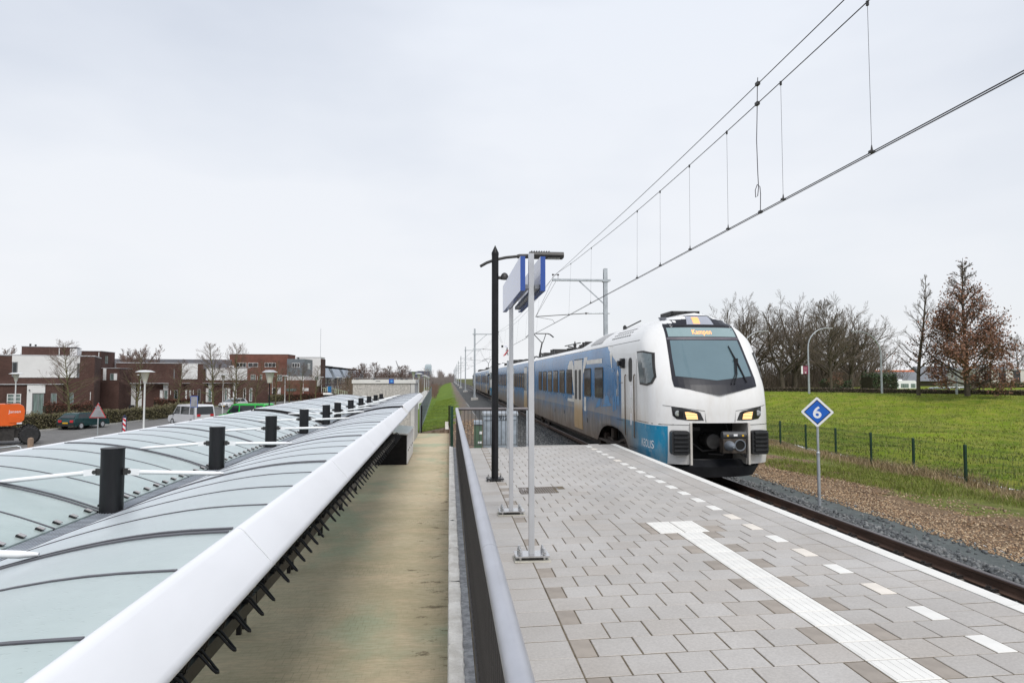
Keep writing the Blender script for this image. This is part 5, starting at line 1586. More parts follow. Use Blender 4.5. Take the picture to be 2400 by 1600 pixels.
def mid_car(par):
    y0, y1 = 37.78, 54.72
    mid_body(par, LIV_M, y0, y1)
    MB().box(TX - 1.2, TX + 1.2, y0, y1, -0.42, -0.18).build('underframe', UND, par, None, True)
    for s in (-1, 1):
        double_door(42.1, par, s)
        double_door(50.4, par, s)
        for a in (38.2, 39.65, 43.1, 44.5, 45.9, 47.3, 48.6, 51.5, 52.9):
            window(a, a + 1.08, 1.13, 2.09, par, s)
    for (a, e, x0, z1) in ((38.4, 39.6, 0.75, 3.2), (48.5, 50.4, 0.7, 3.12), (52.0, 53.2, 0.8, 3.18)):
        MB().box(TX - x0, TX + x0, a, e, 2.9, z1).build('roof_unit', DARK, par, None, True)
    MB().tube([(TX - 0.5, 41.0, 2.95), (TX - 0.5, 44.0, 3.15), (TX - 0.5, 48.2, 3.05)], 0.05, 6).lathe([(0.05, 0), (0.09, 0.1), (0.05, 0.2), (0.09, 0.3), (0.03, 0.5)], (TX - 0.5, 42.0, 2.95), 8).build('roof_insulator', DARK, par, None, True)
    pantograph(par, 45.8, True)
    for yb in (37.66, 54.84):
        MB().prism([(TX + s * (wz(z) - 0.10), zmap(z, 30, False) - 0.06) for s, zs in ((-1, ZL), (1, ZL[::-1])) for z in zs], yb - 0.13, yb + 0.13, 'y').build('gangway', HOLE, par, None, True)
        wheels(par, yb)

tr = thing('passenger_train', 'white and blue passenger train with an orange lit destination display approaching the platform', 'train', (TX, TY, TZ))
end_car(tr, True)
front_kids = list(tr.children)
mid_car(tr)
def copy_into(kids, par, rz, off):
    for o in kids:
        c = o.copy()
        COL.objects.link(c)
        c.parent = par
        c.rotation_euler = (0, 0, rz)
        c.location = off
        for q in o.children:
            d = q.copy()
            COL.objects.link(d)
            d.parent = c
L_UNIT = 62.5
copy_into(front_kids, tr, PI, (0, L_UNIT, 0))
tr2 = thing('passenger_train', 'second blue train unit coupled behind, far end beyond the black lamp post', 'train', (TX, TY + L_UNIT + 0.25, TZ))
for o in list(tr.children):
    c = o.copy()
    COL.objects.link(c)
    c.parent = tr2
    for q in o.children:
        d = q.copy()
        COL.objects.link(d)
        d.parent = c
# ------------------------------------------------------------------ bare trees
BARK = M('bark', (0.082, 0.066, 0.050), 0.95, 0, 0.3, 6)
BARKG = M('greenish_bark', (0.125, 0.115, 0.055), 0.95, 0, 0.25, 6)
TWIG = M('twigs', (0.125, 0.098, 0.076), 0.95, 0, 0.2, 1)
TWIGR = M('reddish_twigs', (0.150, 0.095, 0.078), 0.95, 0, 0.2, 1)
def segs_mesh(name, segs, mat, n=3):
    A = np.array([s[0] for s in segs]); B = np.array([s[1] for s in segs])
    ra = np.array([s[2] for s in segs]); rb = np.array([s[3] for s in segs])
    d = B - A
    d /= np.linalg.norm(d, axis=1)[:, None] + 1e-9
    up = np.where(np.abs(d[:, 2:3]) < 0.9, np.array([[0, 0, 1.0]]), np.array([[1.0, 0, 0]]))
    u = np.cross(d, up); u /= np.linalg.norm(u, axis=1)[:, None]
    w = np.cross(d, u)
    ang = np.arange(n) * 2 * PI / n
    V = np.zeros((len(segs), 2 * n, 3))
    for k in range(n):
        o = u * math.cos(ang[k]) + w * math.sin(ang[k])
        V[:, k] = A + o * ra[:, None]
        V[:, n + k] = B + o * rb[:, None]
    base = (np.arange(len(segs)) * 2 * n)[:, None]
    F = np.concatenate([base + np.array([[k, (k + 1) % n, n + (k + 1) % n, n + k]]) for k in range(n)], 1).reshape(-1, 4)
    me = bpy.data.meshes.new(name)
    me.from_pydata(V.reshape(-1, 3).tolist(), [], F.tolist())
    me.materials.append(mat)
    return me
def grow(rg, segs, ends, p, d, L, r, lev, maxlev, nk, spread, up, wob):
    nseg = 4 if lev < 2 else 3
    pts = [p]
    for i in range(nseg):
        d = (d + np.array([rg.gauss(0, wob), rg.gauss(0, wob), rg.gauss(0, wob) + up])).astype(float)
        d /= np.linalg.norm(d)
        q = pts[-1] + d * L / nseg
        r0, r1 = r * (1 - 0.75 * i / nseg), r * (1 - 0.75 * (i + 1) / nseg)
        segs[lev].append((pts[-1], q, r0, r1))
        pts.append(q)
    if lev >= maxlev:
        ends.append(pts[-1])
        return
    for k in range(nk[lev]):
        t = 0.22 + 0.76 * (k + rg.random()) / nk[lev]
        i = min(nseg - 1, int(t * nseg))
        q = pts[i] + (pts[i + 1] - pts[i]) * (t * nseg - i)
        dd = pts[i + 1] - pts[i]
        dd = dd / np.linalg.norm(dd)
        a = np.array([rg.gauss(0, 1), rg.gauss(0, 1), rg.gauss(0, 1)])
        a -= dd * a.dot(dd)
        a /= np.linalg.norm(a) + 1e-6
        sp = spread * rg.uniform(0.7, 1.25)
        nd_ = dd * math.cos(sp) + a * math.sin(sp)
        grow(rg, segs, ends, q, nd_, L * (1 - 0.55 * t) * rg.uniform(0.42, 0.66), max(r * (1 - 0.7 * t) * 0.55, 0.008), lev + 1, maxlev, nk, spread, up, wob)
def tree_proto(kind, seed, H, barkm, twigm, twr=1.0):
    rg = random.Random(seed)
    segs = [[] for _ in range(6)]
    ends = []
    if kind == 'oak':
        r0 = H * 0.024
        p = np.zeros(3)
        d = np.array([rg.gauss(0, .04), rg.gauss(0, .04), 1.0])
        hts = H * rg.uniform(0.22, 0.34)
        for i in range(3):
            q = p + d * hts / 3
            segs[0].append((p, q, r0 * (1.25 - 0.15 * i) if i == 0 else r0 * (1.1 - 0.06 * i), r0 * (1.04 - 0.06 * i)))
            p = q
            d = d + np.array([rg.gauss(0, .05), rg.gauss(0, .05), 0]); d /= np.linalg.norm(d)
        nl = rg.randint(5, 7)
        for k in range(nl):
            az = 2 * PI * (k + rg.uniform(-.3, .3)) / nl
            el = rg.uniform(0.5, 1.3) if k else 1.45
            dd = np.array([math.cos(az) * math.cos(el), math.sin(az) * math.cos(el), math.sin(el)])
            grow(rg, segs, ends, p - d * rg.uniform(0, hts * 0.25), dd, H * rg.uniform(0.54, 0.68), r0 * 0.5, 1, 4, [0, 8, 7, 6, 0], 0.66, 0.045, 0.12)
    else:
        r0 = H * (0.016 if kind != 'cone' else 0.020)
        p = np.zeros(3)
        n = 12
        d = np.array([0, 0, 1.0])
        path = [p]
        for i in range(n):
            d = d + np.array([rg.gauss(0, .03), rg.gauss(0, .03), 0.05]); d /= np.linalg.norm(d)
            path.append(path[-1] + d * H / n)
            segs[0].append((path[-2], path[-1], r0 * (1 - 0.93 * i / n), r0 * (1 - 0.93 * (i + 1) / n)))
        spec = {'cone': (0.05, 70, 0.33, (0.10, 0.62)), 'slim': (0.13, 30, 0.25, (0.45, 0.85)), 'street': (0.20, 44, 0.42, (0.22, 0.62)), 'poplar': (0.15, 30, 0.3, (0.9, 1.2))}[kind]
        h0, nl, len_, els = spec
        for k in range(nl):
            t = h0 + (0.97 - h0) * ((k + rg.random()) / nl) ** 0.95
            i = min(n - 1, int(t * n))
            q = path[i] + (path[i + 1] - path[i]) * (t * n - i)
            az = k * 2.4 + rg.uniform(-.4, .4)
            s = (t - h0) / (1 - h0)
            prof = {'cone': (1 - s) ** 0.85 * min(1, 0.72 + s * 3) + 0.05, 'slim': (1 - s) ** 0.6 * (0.55 + 0.45 * math.sin(s * PI)) + 0.06 + (0.55 * (1 - s / 0.25) if s < 0.25 else 0), 'street': (1 - s) ** 0.6 * min(1, 0.6 + 2 * s) + 0.05, 'poplar': (1 - s) ** 0.5}[kind]
            el = rg.uniform(*els) + 0.35 * s
            dd = np.array([math.cos(az) * math.cos(el), math.sin(az) * math.cos(el), math.sin(el)])
            grow(rg, segs, ends, q, dd, H * len_ * prof * rg.uniform(0.75, 1.15), max(r0 * 0.42 * (1 - 0.75 * s), 0.010), 1, 3, [0, 8, 6, 0], 0.55, 0.06, 0.12)
    tm = segs_mesh('trunk', segs[0], barkm, 8)
    tm.polygons.foreach_set('use_smooth', [True] * len(tm.polygons))
    lim = segs_mesh('limbs', segs[1] + segs[2][:0], barkm, 5)
    fine = [(a, b, max(ra, 0.010) * twr, max(rb, 0.007) * twr) for L in segs[2:] for a, b, ra, rb in L]
    cm = segs_mesh('crown', fine, twigm, 3)
    return {'trunk': tm, 'limbs': lim, 'crown': cm}, ends
def place_tree(pr, name, label, loc, rz=0, sc=1.0, group=None, extra=None, scz=None):
    th = thing(name, label, 'tree', loc, rz, group)
    th.scale = (sc, sc, scz or sc)
    for k, me in list(pr.items()) + (list(extra.items()) if extra else []):
        link(k, me, th)
    return th
def leaves_mesh(name, ends, per, spread, size, mats, seed, dens=None):
    r_ = np.random.default_rng(seed)
    E_ = np.array(ends)
    P = np.repeat(E_, per, 0) + r_.normal(0, spread, (len(E_) * per, 3))
    if dens is not None:
        P = P[r_.random(len(P)) < dens(P)]
    n = len(P)
    a = r_.normal(size=(n, 3)); a /= np.linalg.norm(a, axis=1)[:, None]
    b = r_.normal(size=(n, 3)); b -= a * (a * b).sum(1)[:, None]; b /= np.linalg.norm(b, axis=1)[:, None]
    s = size * r_.uniform(0.5, 1.3, n)[:, None]
    V = np.stack([P - a * s, P + b * s * 0.55, P + a * s, P - b * s * 0.55], 1).reshape(-1, 3)
    F = (np.arange(n) * 4)[:, None] + np.array([[0, 1, 2, 3]])
    me = bpy.data.meshes.new(name)
    me.from_pydata(V.tolist(), [], F.tolist())
    for m_ in mats:
        me.materials.append(m_)
    me.polygons.foreach_set('material_index', r_.integers(0, len(mats), n).astype(np.int32))
    return me
LEAF = [M('rust_leaf_a', (0.215, 0.105, 0.066), 0.8, 0, 0.2, 2), M('rust_leaf_b', (0.285, 0.150, 0.098), 0.8, 0, 0.2, 2), M('rust_leaf_c', (0.145, 0.072, 0.050), 0.8, 0, 0.2, 2)]

# right hand side
cone, ce = tree_proto('cone', 11, 12.3, BARK, TWIG, 1.2)
lv = leaves_mesh('leaves', ce, 17, 0.30, 0.105, LEAF, 5, lambda P: np.clip(1.15 - P[:, 2] / 9.5, 0.02, 1) ** 1.5)
place_tree(cone, 'oak_tree', 'tall conical tree still holding rust brown leaves on top of the grass embankment', (45.6, 56.6, 0.18), 0.6, 1.0, None, {'leaves': lv})
slim, se = tree_proto('slim', 5, 11.2, BARK, TWIG, 0.85)
lv2 = leaves_mesh('leaves', se, 6, 0.28, 0.10, LEAF, 6, lambda P: np.clip(1.0 - P[:, 2] / 4.2, 0, 1))
place_tree(slim, 'oak_tree', 'slender bare tree with few brown leaves, left of the rust brown one', (43.4, 59.9, 0.18), 0.0, 1.0, None, {'leaves': lv2})
oaks = [tree_proto('oak', 30 + k, 14.0, BARK, TWIG, 1.15)[0] for k in range(3)]
wood = [(40.3, 97, 1.02, 0), (44.8, 99, 1.00, 1), (48.5, 96, 0.93, 2), (52.5, 100, 1.06, 0), (55.0, 104, 1.08, 1), (58.0, 100, 1.02, 2), (61.5, 108, 1.08, 0), (64.0, 104, 0.95, 1), (68.0, 112, 1.0, 2), (71.5, 116, 0.93, 0), (75.5, 119, 0.86, 1), (80.0, 124, 0.78, 2), (50.0, 112, 1.05, 2), (66.5, 120, 1.02, 0)]
for i, (x, y, s, k) in enumerate(wood):
    place_tree(oaks[k], 'bare_oak', 'large bare oak in the brown wood behind the embankment, %s counted from the train' % ORD[i], (x, y, -0.8), i * 1.3, s * 1.06, 'bare oaks of the wood beyond the road')
street_r, _ = tree_proto('street', 77, 9.6, BARK, TWIG, 1.3)
place_tree(street_r, 'bare_tree', 'dark bare tree standing in front of the wood beside the purple parking sign lamp', (46.6, 80.0, 0.0), 0.7, 1.15)
place_tree(street_r, 'bare_tree', 'bare tree rising behind the white building with dark windows', (117, 131, -0.8), 2.0, 1.15)
lvs = leaves_mesh('leaves', se, 5, 0.35, 0.12, LEAF, 9, lambda P: np.clip(1.0 - P[:, 2] / 8, 0, 1))
place_tree(slim, 'beech_tree', 'small beech with pale brown leaves between dark bare tree and green shrubs', (50.6, 86.0, -0.2), 0.4, 0.42, None, {'leaves': lvs}, 0.38)
# thicket under the wood
segs = []
rg = random.Random(3)
for i in range(9000):
    x, y = rg.uniform(37, 82), 0
    y = 92 + (x - 37) * 0.55 + rg.uniform(0, 16)
    h = (1.0 + 7.5 * rg.random() ** 2.2) * (0.6 + 0.5 * rg.random())
    a = np.array([x, y, -0.9]); b_ = a + np.array([rg.gauss(0, .25) * h, rg.gauss(0, .25) * h, h])
    segs.append((a, b_, 0.035, 0.012))
    for q in range(2):
        t = rg.uniform(.3, .9)
        c_ = a + (b_ - a) * t
        segs.append((c_, c_ + np.array([rg.gauss(0, .35), rg.gauss(0, .35), rg.uniform(.2, .9)]), 0.02, 0.008))
o = link('thicket', segs_mesh('thicket', segs, TWIG, 3), None, 'stuff')

# foliage masses: hedges and shrubs
def bush(name, label, cat, pts, w, h, mats, seed, z, leaf=0.05, dens=420, group=None, twig=None):
    """clipped hedge / shrub: lumpy core covered with leaf sized faces along a polyline"""
    r_ = np.random.default_rng(seed)
    P0 = np.array([(p[0], p[1]) for p in pts], float)
    th = thing(name, label, cat, (P0[0][0], P0[0][1], z), 0, group)
    L = np.linalg.norm(np.diff(P0, axis=0), axis=1)
    tot = L.sum()
    n = int(dens * tot * (w + 2 * h))
    s = r_.uniform(0, tot, n)
    cum = np.concatenate([[0], np.cumsum(L)])
    k = np.clip(np.searchsorted(cum, s, 'right') - 1, 0, len(L) - 1)
    t = (s - cum[k]) / L[k]
    base = P0[k] + (P0[k + 1] - P0[k]) * t[:, None]
    dirn = (P0[k + 1] - P0[k]) / L[k][:, None]
    nor = np.stack([-dirn[:, 1], dirn[:, 0]], 1)
    ang = r_.uniform(0, PI, n)
    rad = 1 + 0.08 * r_.normal(size=n) + 0.07 * np.sin(s * 3.1) - 0.25 * r_.random(n) ** 2
    ex = 0.45
    cx = np.sign(np.cos(ang)) * np.abs(np.cos(ang)) ** ex * w / 2 * rad
    cz = np.abs(np.sin(ang)) ** ex * h * (0.95 + 0.08 * np.sin(s * 1.7)) * rad
    cz = np.where(np.abs(np.cos(ang)) > 0.6, r_.uniform(0.02, 1, n) * h, cz)
    P = np.stack([base[:, 0] + nor[:, 0] * cx - P0[0][0], base[:, 1] + nor[:, 1] * cx - P0[0][1], cz], 1)
    a = r_.normal(size=(n, 3)); a /= np.linalg.norm(a, axis=1)[:, None]
    b = np.cross(a, r_.normal(size=(n, 3))); b /= np.linalg.norm(b, axis=1)[:, None] + 1e-9
    sz = leaf * r_.uniform(0.5, 1.5, n)[:, None]
    V = np.stack([P - a * sz, P + b * sz * 0.6, P + a * sz, P - b * sz * 0.6], 1).reshape(-1, 3)
    F = (np.arange(n) * 4)[:, None] + np.array([[0, 1, 2, 3]])
    soup('foliage', V, F, mats, th, 'stuff', r_.integers(0, len(mats), n))
    mb = MB()
    for (x0, y0), (x1, y1) in zip(P0, P0[1:]):
        mb.bar((x0 - P0[0][0], y0 - P0[0][1], h * 0.45), (x1 - P0[0][0], y1 - P0[0][1], h * 0.45), w * 0.72, h * 0.86)
    mb.build('stems', twig or M('hedge_core', (0.035, 0.030, 0.018), 0.95, 0, 0.4, 8), th)
    return th
HG = [M('hedge_leaf_a', (0.115, 0.105, 0.048), 0.8, 0, 0.2, 2), M('hedge_leaf_b', (0.150, 0.135, 0.065), 0.8, 0, 0.2, 2), M('hedge_leaf_c', (0.180, 0.155, 0.095), 0.8, 0, 0.2, 2)]
HR = [M('copper_leaf_a', (0.120, 0.045, 0.028), 0.8, 0, 0.2, 2), M('copper_leaf_b', (0.085, 0.035, 0.025), 0.8, 0, 0.2, 2), M('copper_leaf_c', (0.155, 0.065, 0.04), 0.8, 0, 0.2, 2)]
HD = [M('evergreen_leaf_a', (0.020, 0.042, 0.014), 0.6, 0, 0.2, 2), M('evergreen_leaf_b', (0.032, 0.060, 0.020), 0.6, 0, 0.2, 2), M('evergreen_leaf_c', (0.055, 0.078, 0.030), 0.6, 0, 0.2, 2)]
HB = [M('brown_hedge_a', (0.105, 0.080, 0.060), 0.9, 0, 0.2, 2), M('brown_hedge_b', (0.080, 0.058, 0.045), 0.9, 0, 0.2, 2), M('brown_hedge_c', (0.135, 0.105, 0.08), 0.9, 0, 0.2, 2)]
def rline(off, ya, yb, n=10):
    return [(ridge_x(y) + off * 0.8, y + off * 0.58) for y in [ya + (yb - ya) * i / n for i in range(n + 1)]]
bush('low_hedge', 'long low brown hedge along the top of the grass embankment', 'hedge', rline(2.6, 40, 90, 14), 0.6, 0.52, HB, 1, 0.15, 0.06, 160)
bush('evergreen_shrub', 'dark green shrub beside the foot of the dark bare tree', 'shrub', [(52.0, 91), (56.0, 92)], 2.0, 1.9, HD, 2, -0.5, 0.11, 60)
bush('evergreen_shrub', 'tall rounded green shrub in front of the grey roofed shed', 'shrub', [(59.5, 93), (64.0, 94)], 2.6, 2.75, HD, 3, -0.5, 0.12, 60)
bush('low_shrub', 'low olive shrub row before the white building with dark windows', 'shrub', [(82, 100), (92, 103), (106, 106)], 2.0, 1.35, [HG[0], HG[2], HD[2]], 4, -0.3, 0.10, 60)
bush('clipped_hedge', 'clipped olive hedge along the kerb beside the dark green car', 'hedge', [(-38.2, 53.5), (-35.3, 60.0), (-33.3, 67.2)], 0.9, 1.25, HG, 5, -2.58, 0.06, 330)
bush('clipped_hedge', 'clipped olive hedge along the kerb behind the silver van', 'hedge', [(-33.0, 68.6), (-31.6, 73.0), (-31.0, 79.0)], 0.9, 1.25, HG, 6, -2.58, 0.06, 330)
bush('clipped_hedge', 'olive hedge beside the white parked car', 'hedge', [(-33.2, 84.0), (-33.8, 92.0), (-35.2, 99.0)], 1.0, 1.15, HG, 7, -2.58, 0.07, 200)
bush('clipped_hedge', 'far olive hedge behind the bright green van', 'hedge', [(-34.5, 118), (-33, 128), (-30.8, 137)], 1.2, 1.2, HG, 8, -2.58, 0.08, 120)
bush('copper_hedge', 'red brown beech hedge in front of the first dark brick house', 'hedge', [(-41.0, 73.6), (-38.0, 76.8)], 0.9, 1.75, HR, 9, -2.6, 0.06, 260)
bush('copper_hedge', 'red brown beech hedge under the narrow windows of the second house', 'hedge', [(-38.2, 93.0), (-34.8, 96.0)], 1.0, 1.6, HR, 10, -2.6, 0.07, 200)
bush('copper_hedge', 'dark red brown hedge before the grey clad house', 'hedge', [(-35, 131), (-27.5, 136), (-26, 150)], 1.2, 1.3, HR, 11, -2.6, 0.09, 110)

# ------------------------------------------------------------------ street trees and trees behind the houses
st = [tree_proto('street', 90 + k, 7.4, BARKG, TWIGR, 0.5)[0] for k in range(3)]
tl = [(-35.9, 68.5, 1.05, 'beside the triangular warning sign'), (-35.2, 81.0, 1.0, 'behind the nearest tall white lamp'), (-34.9, 92.0, 0.9, 'before the white upper panel of the second house'), (-26.2, 79.0, 1.1, 'left of the lamp that stands behind the silver van'), (-22.9, 75.5, 1.05, 'over the bonnet of the bright green van'),
      (-28.5, 104.0, 0.95, 'left of the black lamp post'), (-26.6, 108.0, 0.95, 'right of the black lamp post'), (-27.5, 121.0, 0.9, 'before the grey clad house'), (-27.0, 128.0, 0.95, 'right of the grey clad house window'), (-25.4, 133.0, 0.9, 'beside the arched footbridge'),
      (-47.5, 68.0, 1.1, 'at the left edge behind the excavator'), (-40.2, 118, 0.9, 'before the big red brick block'), (-26.0, 178.0, 0.9, 'before the row of blue grey houses'), (-27.5, 196.0, 0.9, 'far along the row of blue grey houses')]
for i, (x, y, s, wh) in enumerate(tl):
    place_tree(st[i % 3], 'street_tree', 'young bare street tree %s' % wh, (x, y, -2.6), i * 1.7, s, 'bare street trees of the housing estate')
far_o = tree_proto('oak', 55, 11.0, BARK, TWIGR, 2.2)[0]
for x, y, s, wh in ((-62, 100, 0.95, 'over the roof of the white panelled house'), (-52.5, 122, 1.0, 'rounded, over the second dark house roof'), (-57, 128, 0.95, 'left of the rounded one above the second house')):
    place_tree(far_o, 'bare_tree', 'bare crown rising %s' % wh, (x, y, -2.6), x, s)
pop = tree_proto('street', 66, 8.6, BARK, TWIGR, 1.7)[0]
k = 0
for x, y in ((-28, 205), (-26, 212), (-24.0, 190), (-21.5, 198), (-20.0, 215), (-18, 205), (-16.5, 230), (-15.0, 240)):
    place_tree(pop, 'bare_tree', 'thin bare tree above the concrete building roof, %s from the blue grey houses' % ORD[k], (x, y, -2.6), k * 2.0, 0.85 + 0.05 * (k % 4), 'bare trees above the concrete building')
    k += 1
segs = []
for i in range(2600):
    x = rg.uniform(-34, 4)
    y = 300 + rg.uniform(0, 120) + max(0, x + 14) * 12
    h = rg.uniform(2.2, 5.0) + 2.6 * max(0, math.sin(x * 0.9) + math.sin(x * 2.1 + 1))
    if x < -16:
        h *= 0.85
    a = np.array([x, y, -2.6]); b_ = a + np.array([rg.gauss(0, .12) * h, 0, h])
    segs.append((a, b_, 0.16, 0.05))
    for q in range(3):
        t = rg.uniform(.3, .9)
        c_ = a + (b_ - a) * t
        segs.append((c_, c_ + np.array([rg.gauss(0, .8), 0, rg.uniform(.5, 1.8)]), 0.09, 0.04))
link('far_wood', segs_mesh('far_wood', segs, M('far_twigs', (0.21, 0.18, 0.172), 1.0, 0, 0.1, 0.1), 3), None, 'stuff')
segs = []
for i in range(1500):
    x = rg.uniform(-26, -8)
    y = 150 + rg.uniform(0, 70)
    h = rg.uniform(1.5, 4.6)
    a = np.array([x, y, -2.6]); b_ = a + np.array([rg.gauss(0, .2) * h, 0, h])
    segs.append((a, b_, 0.06, 0.02))
    for q in range(3):
        c_ = a + (b_ - a) * rg.uniform(.3, .9)
        segs.append((c_, c_ + np.array([rg.gauss(0, .5), 0, rg.uniform(.3, 1.0)]), 0.035, 0.015))
link('brushwood', segs_mesh('brushwood', segs, M('brush_twigs', (0.155, 0.115, 0.085), 1.0, 0, 0.1, 0.2), 3), None, 'stuff')
segs = []
for i in range(260):
    y = rg.uniform(110, 230)
    x = -1.9 - 0.0148 * (y - 44) + rg.uniform(-0.6, 0.8)
    h = rg.uniform(0.8, 2.2)
    a = np.array([x, y, -1.6]); b_ = a + np.array([rg.gauss(0, .3) * h, 0, h])
    segs.append((a, b_, 0.03, 0.012))
link('trackside_scrub', segs_mesh('trackside_scrub', segs, TWIGR, 3), None, 'stuff')
# ------------------------------------------------------------------ houses
def brick(name, c1, c2, mor, sc=1.0):
    m, t, b, co = new_mat(name)
    br = nd(t, 'ShaderNodeTexBrick', Scale=sc)
    br.inputs['Brick Width'].default_value = 0.22
    br.inputs['Row Height'].default_value = 0.065
    br.inputs['Mortar Size'].default_value = 0.010
    br.inputs['Color1'].default_value = c4(c1)
    br.inputs['Color2'].default_value = c4(c2)
    br.inputs['Mortar'].default_value = c4(mor)
    s = t.nodes.new('ShaderNodeSeparateXYZ')
    t.links.new(co, s.inputs[0])
    cb = t.nodes.new('ShaderNodeCombineXYZ')
    t.links.new(math_n(t, 'ADD', s.outputs[0], s.outputs[1]), cb.inputs[0])
    t.links.new(s.outputs[2], cb.inputs[1])
    t.links.new(cb.outputs[0], br.inputs['Vector'])
    n = ramp(t, tex(t, co, 0.6, 6, 0.65), 0.3, 0.7, 0.82, 1.2)
    mm = mix_rgb(t, 1.0, br.outputs['Color'], (1, 1, 1), 'MULTIPLY')
    hsv = nd(t, 'ShaderNodeHueSaturation')
    t.links.new(n, hsv.inputs['Value'])
    t.links.new(br.outputs['Color'], hsv.inputs['Color'])
    t.links.new(hsv.outputs[0], b.inputs['Base Color'])
    b.inputs['Roughness'].default_value = 0.9
    b.inputs['Specular IOR Level'].default_value = 0.2
    bump(t, b, br.outputs['Fac'], -0.4, 0.01)
    return m
BRD = brick('dark_brown_brick', (0.070, 0.036, 0.030), (0.100, 0.050, 0.042), (0.085, 0.060, 0.052))
BRR = brick('red_brown_brick', (0.165, 0.062, 0.046), (0.205, 0.080, 0.058), (0.17, 0.10, 0.08))
WPAN = M('white_panel_wall', (0.72, 0.72, 0.72), 0.6, 0, 0.03, 1.2)
TRIM = M('pale_roof_trim', (0.45, 0.45, 0.47), 0.5)
WFR = M('grey_window_frame', (0.22, 0.23, 0.24), 0.5)
WFRW = M('white_window_frame', (0.70, 0.70, 0.70), 0.5)
CLAD = M('blue_grey_cladding', (0.165, 0.185, 0.205), 0.6, 0.1, 0.08, 1.0)
CLADL = M('light_blue_grey_cladding', (0.34, 0.39, 0.46), 0.55, 0.1, 0.10, 0.5)
ROOFT = M('dark_roof_tiles', (0.085, 0.085, 0.095), 0.8, 0, 0.15, 1.5)

def win(th, x0, x1, z0, z1, y=0.0, mat=None, fr=None, bars=1, door=False, d=0.06, bars_h=0):
    """window in a wall facing local -y: deep frame with a recessed pane"""
    fr = fr or WFR
    t_ = 0.07
    mb = MB().box(x0, x0 + t_, y - 0.03, y + d, z0, z1).box(x1 - t_, x1, y - 0.03, y + d, z0, z1).box(x0 + t_, x1 - t_, y - 0.03, y + d, z1 - t_, z1).box(x0 + t_, x1 - t_, y - 0.03, y + d, z0, z0 + t_)
    for k in range(1, bars + 1):
        xx = x0 + (x1 - x0) * k / (bars + 1)
        mb.box(xx - 0.03, xx + 0.03, y - 0.025, y + d, z0 + t_, z1 - t_)
    for k in range(1, bars_h + 1):
        zz = z0 + (z1 - z0) * k / (bars_h + 1)
        mb.box(x0 + t_, x1 - t_, y - 0.02, y + d, zz - 0.03, zz + 0.03)
    w = mb.build('door' if door else 'window', fr, th)
    MB().box(x0 + t_, x1 - t_, y - 0.008, y + 0.02, z0 + t_, z1 - t_).build('pane', mat or GLASSD, w)
    return w
def bx(th, name, mat, *a):
    return MB().box(*a).build(name, mat, th)
G = -2.6
def hz(z):
    return z - G
# house A
A = thing('brick_house', 'dark brown brick house with a wide white upper panel and rooftop storey', 'house', (-46.86, 78.0, G), R(22))
bx(A, 'wall', BRD, -9, 7.6, 0.0, 9, 0, hz(4.16))
bx(A, 'roof_edge', TRIM, -9.05, 7.65, -0.05, 9, hz(4.17), hz(4.29))
bx(A, 'white_panel', WPAN, 0.52, 5.92, -0.06, -0.002, hz(1.82), hz(4.165))
bx(A, 'white_panel', WPAN, 0.0, 0.52, -0.06, -0.002, hz(3.50), hz(4.165))
bx(A, 'white_panel', WPAN, 5.92, 6.2, -0.06, -0.002, hz(3.44), hz(4.165))
win(A, 0.03, 0.50, hz(1.92), hz(3.49), -0.03, bars=0)
win(A, 5.94, 6.17, hz(1.82), hz(3.43), -0.03, bars=0)
bx(A, 'ground_floor_block', BRD, -9, 4.75, -0.45, -0.002, 0, hz(1.05))
bx(A, 'canopy_edge', TRIM, -9, 4.80, -0.62, 0.0, hz(1.06), hz(1.15))
bx(A, 'white_portal', WPAN, 1.50, 1.98, -0.56, -0.452, 0, hz(1.05))
bx(A, 'white_portal', WPAN, 1.982, 3.12, -0.56, -0.452, hz(0.14), hz(1.05))
win(A, 2.0, 3.03, hz(-2.5), hz(0.12), -0.47, GLASSG, None, 1)
win(A, 3.65, 4.2, hz(-2.4), hz(0.11), -0.47, GLASSG, None, 0)
win(A, 5.17, 5.72, hz(-2.1), hz(0.16), -0.03, GLASSG, None, 0)
win(A, -0.25, 0.98, hz(-1.05), hz(0.08), -0.47, GLASSG, WFRW, 1, bars_h=2)
MB().cyl((7.3, -0.08, 0.2), 0.04, 2.6, 8).build('downpipe', WFRW, A)
bx(A, 'rooftop_storey', BRD, 0.35, 4.9, 3.0, 8, hz(4.3), hz(5.28))
bx(A, 'rooftop_white_wall', WPAN, 4.91, 5.6, 3.0, 8, hz(4.3), hz(5.16))
bx(A, 'rooftop_edge', TRIM, 0.3, 5.65, 2.95, 8, hz(5.285), hz(5.34))
MB().cyl((3.9, 2.9, hz(4.3)), 0.05, 0.9, 8).build('downpipe', WFRW, A)
MB().cyl((1.0, 4, hz(5.3)), 0.10, 0.35, 8).cyl((1.5, 4, hz(5.3)), 0.10, 0.28, 8).build('chimney', DARK, A)
MB().lathe([(0.02, 0), (0.07, 0.04), (0.07, 0.08), (0.02, 0.12)], (1.72, -0.66, hz(0.42)), 8).build('wall_lamp', BLACK, A)
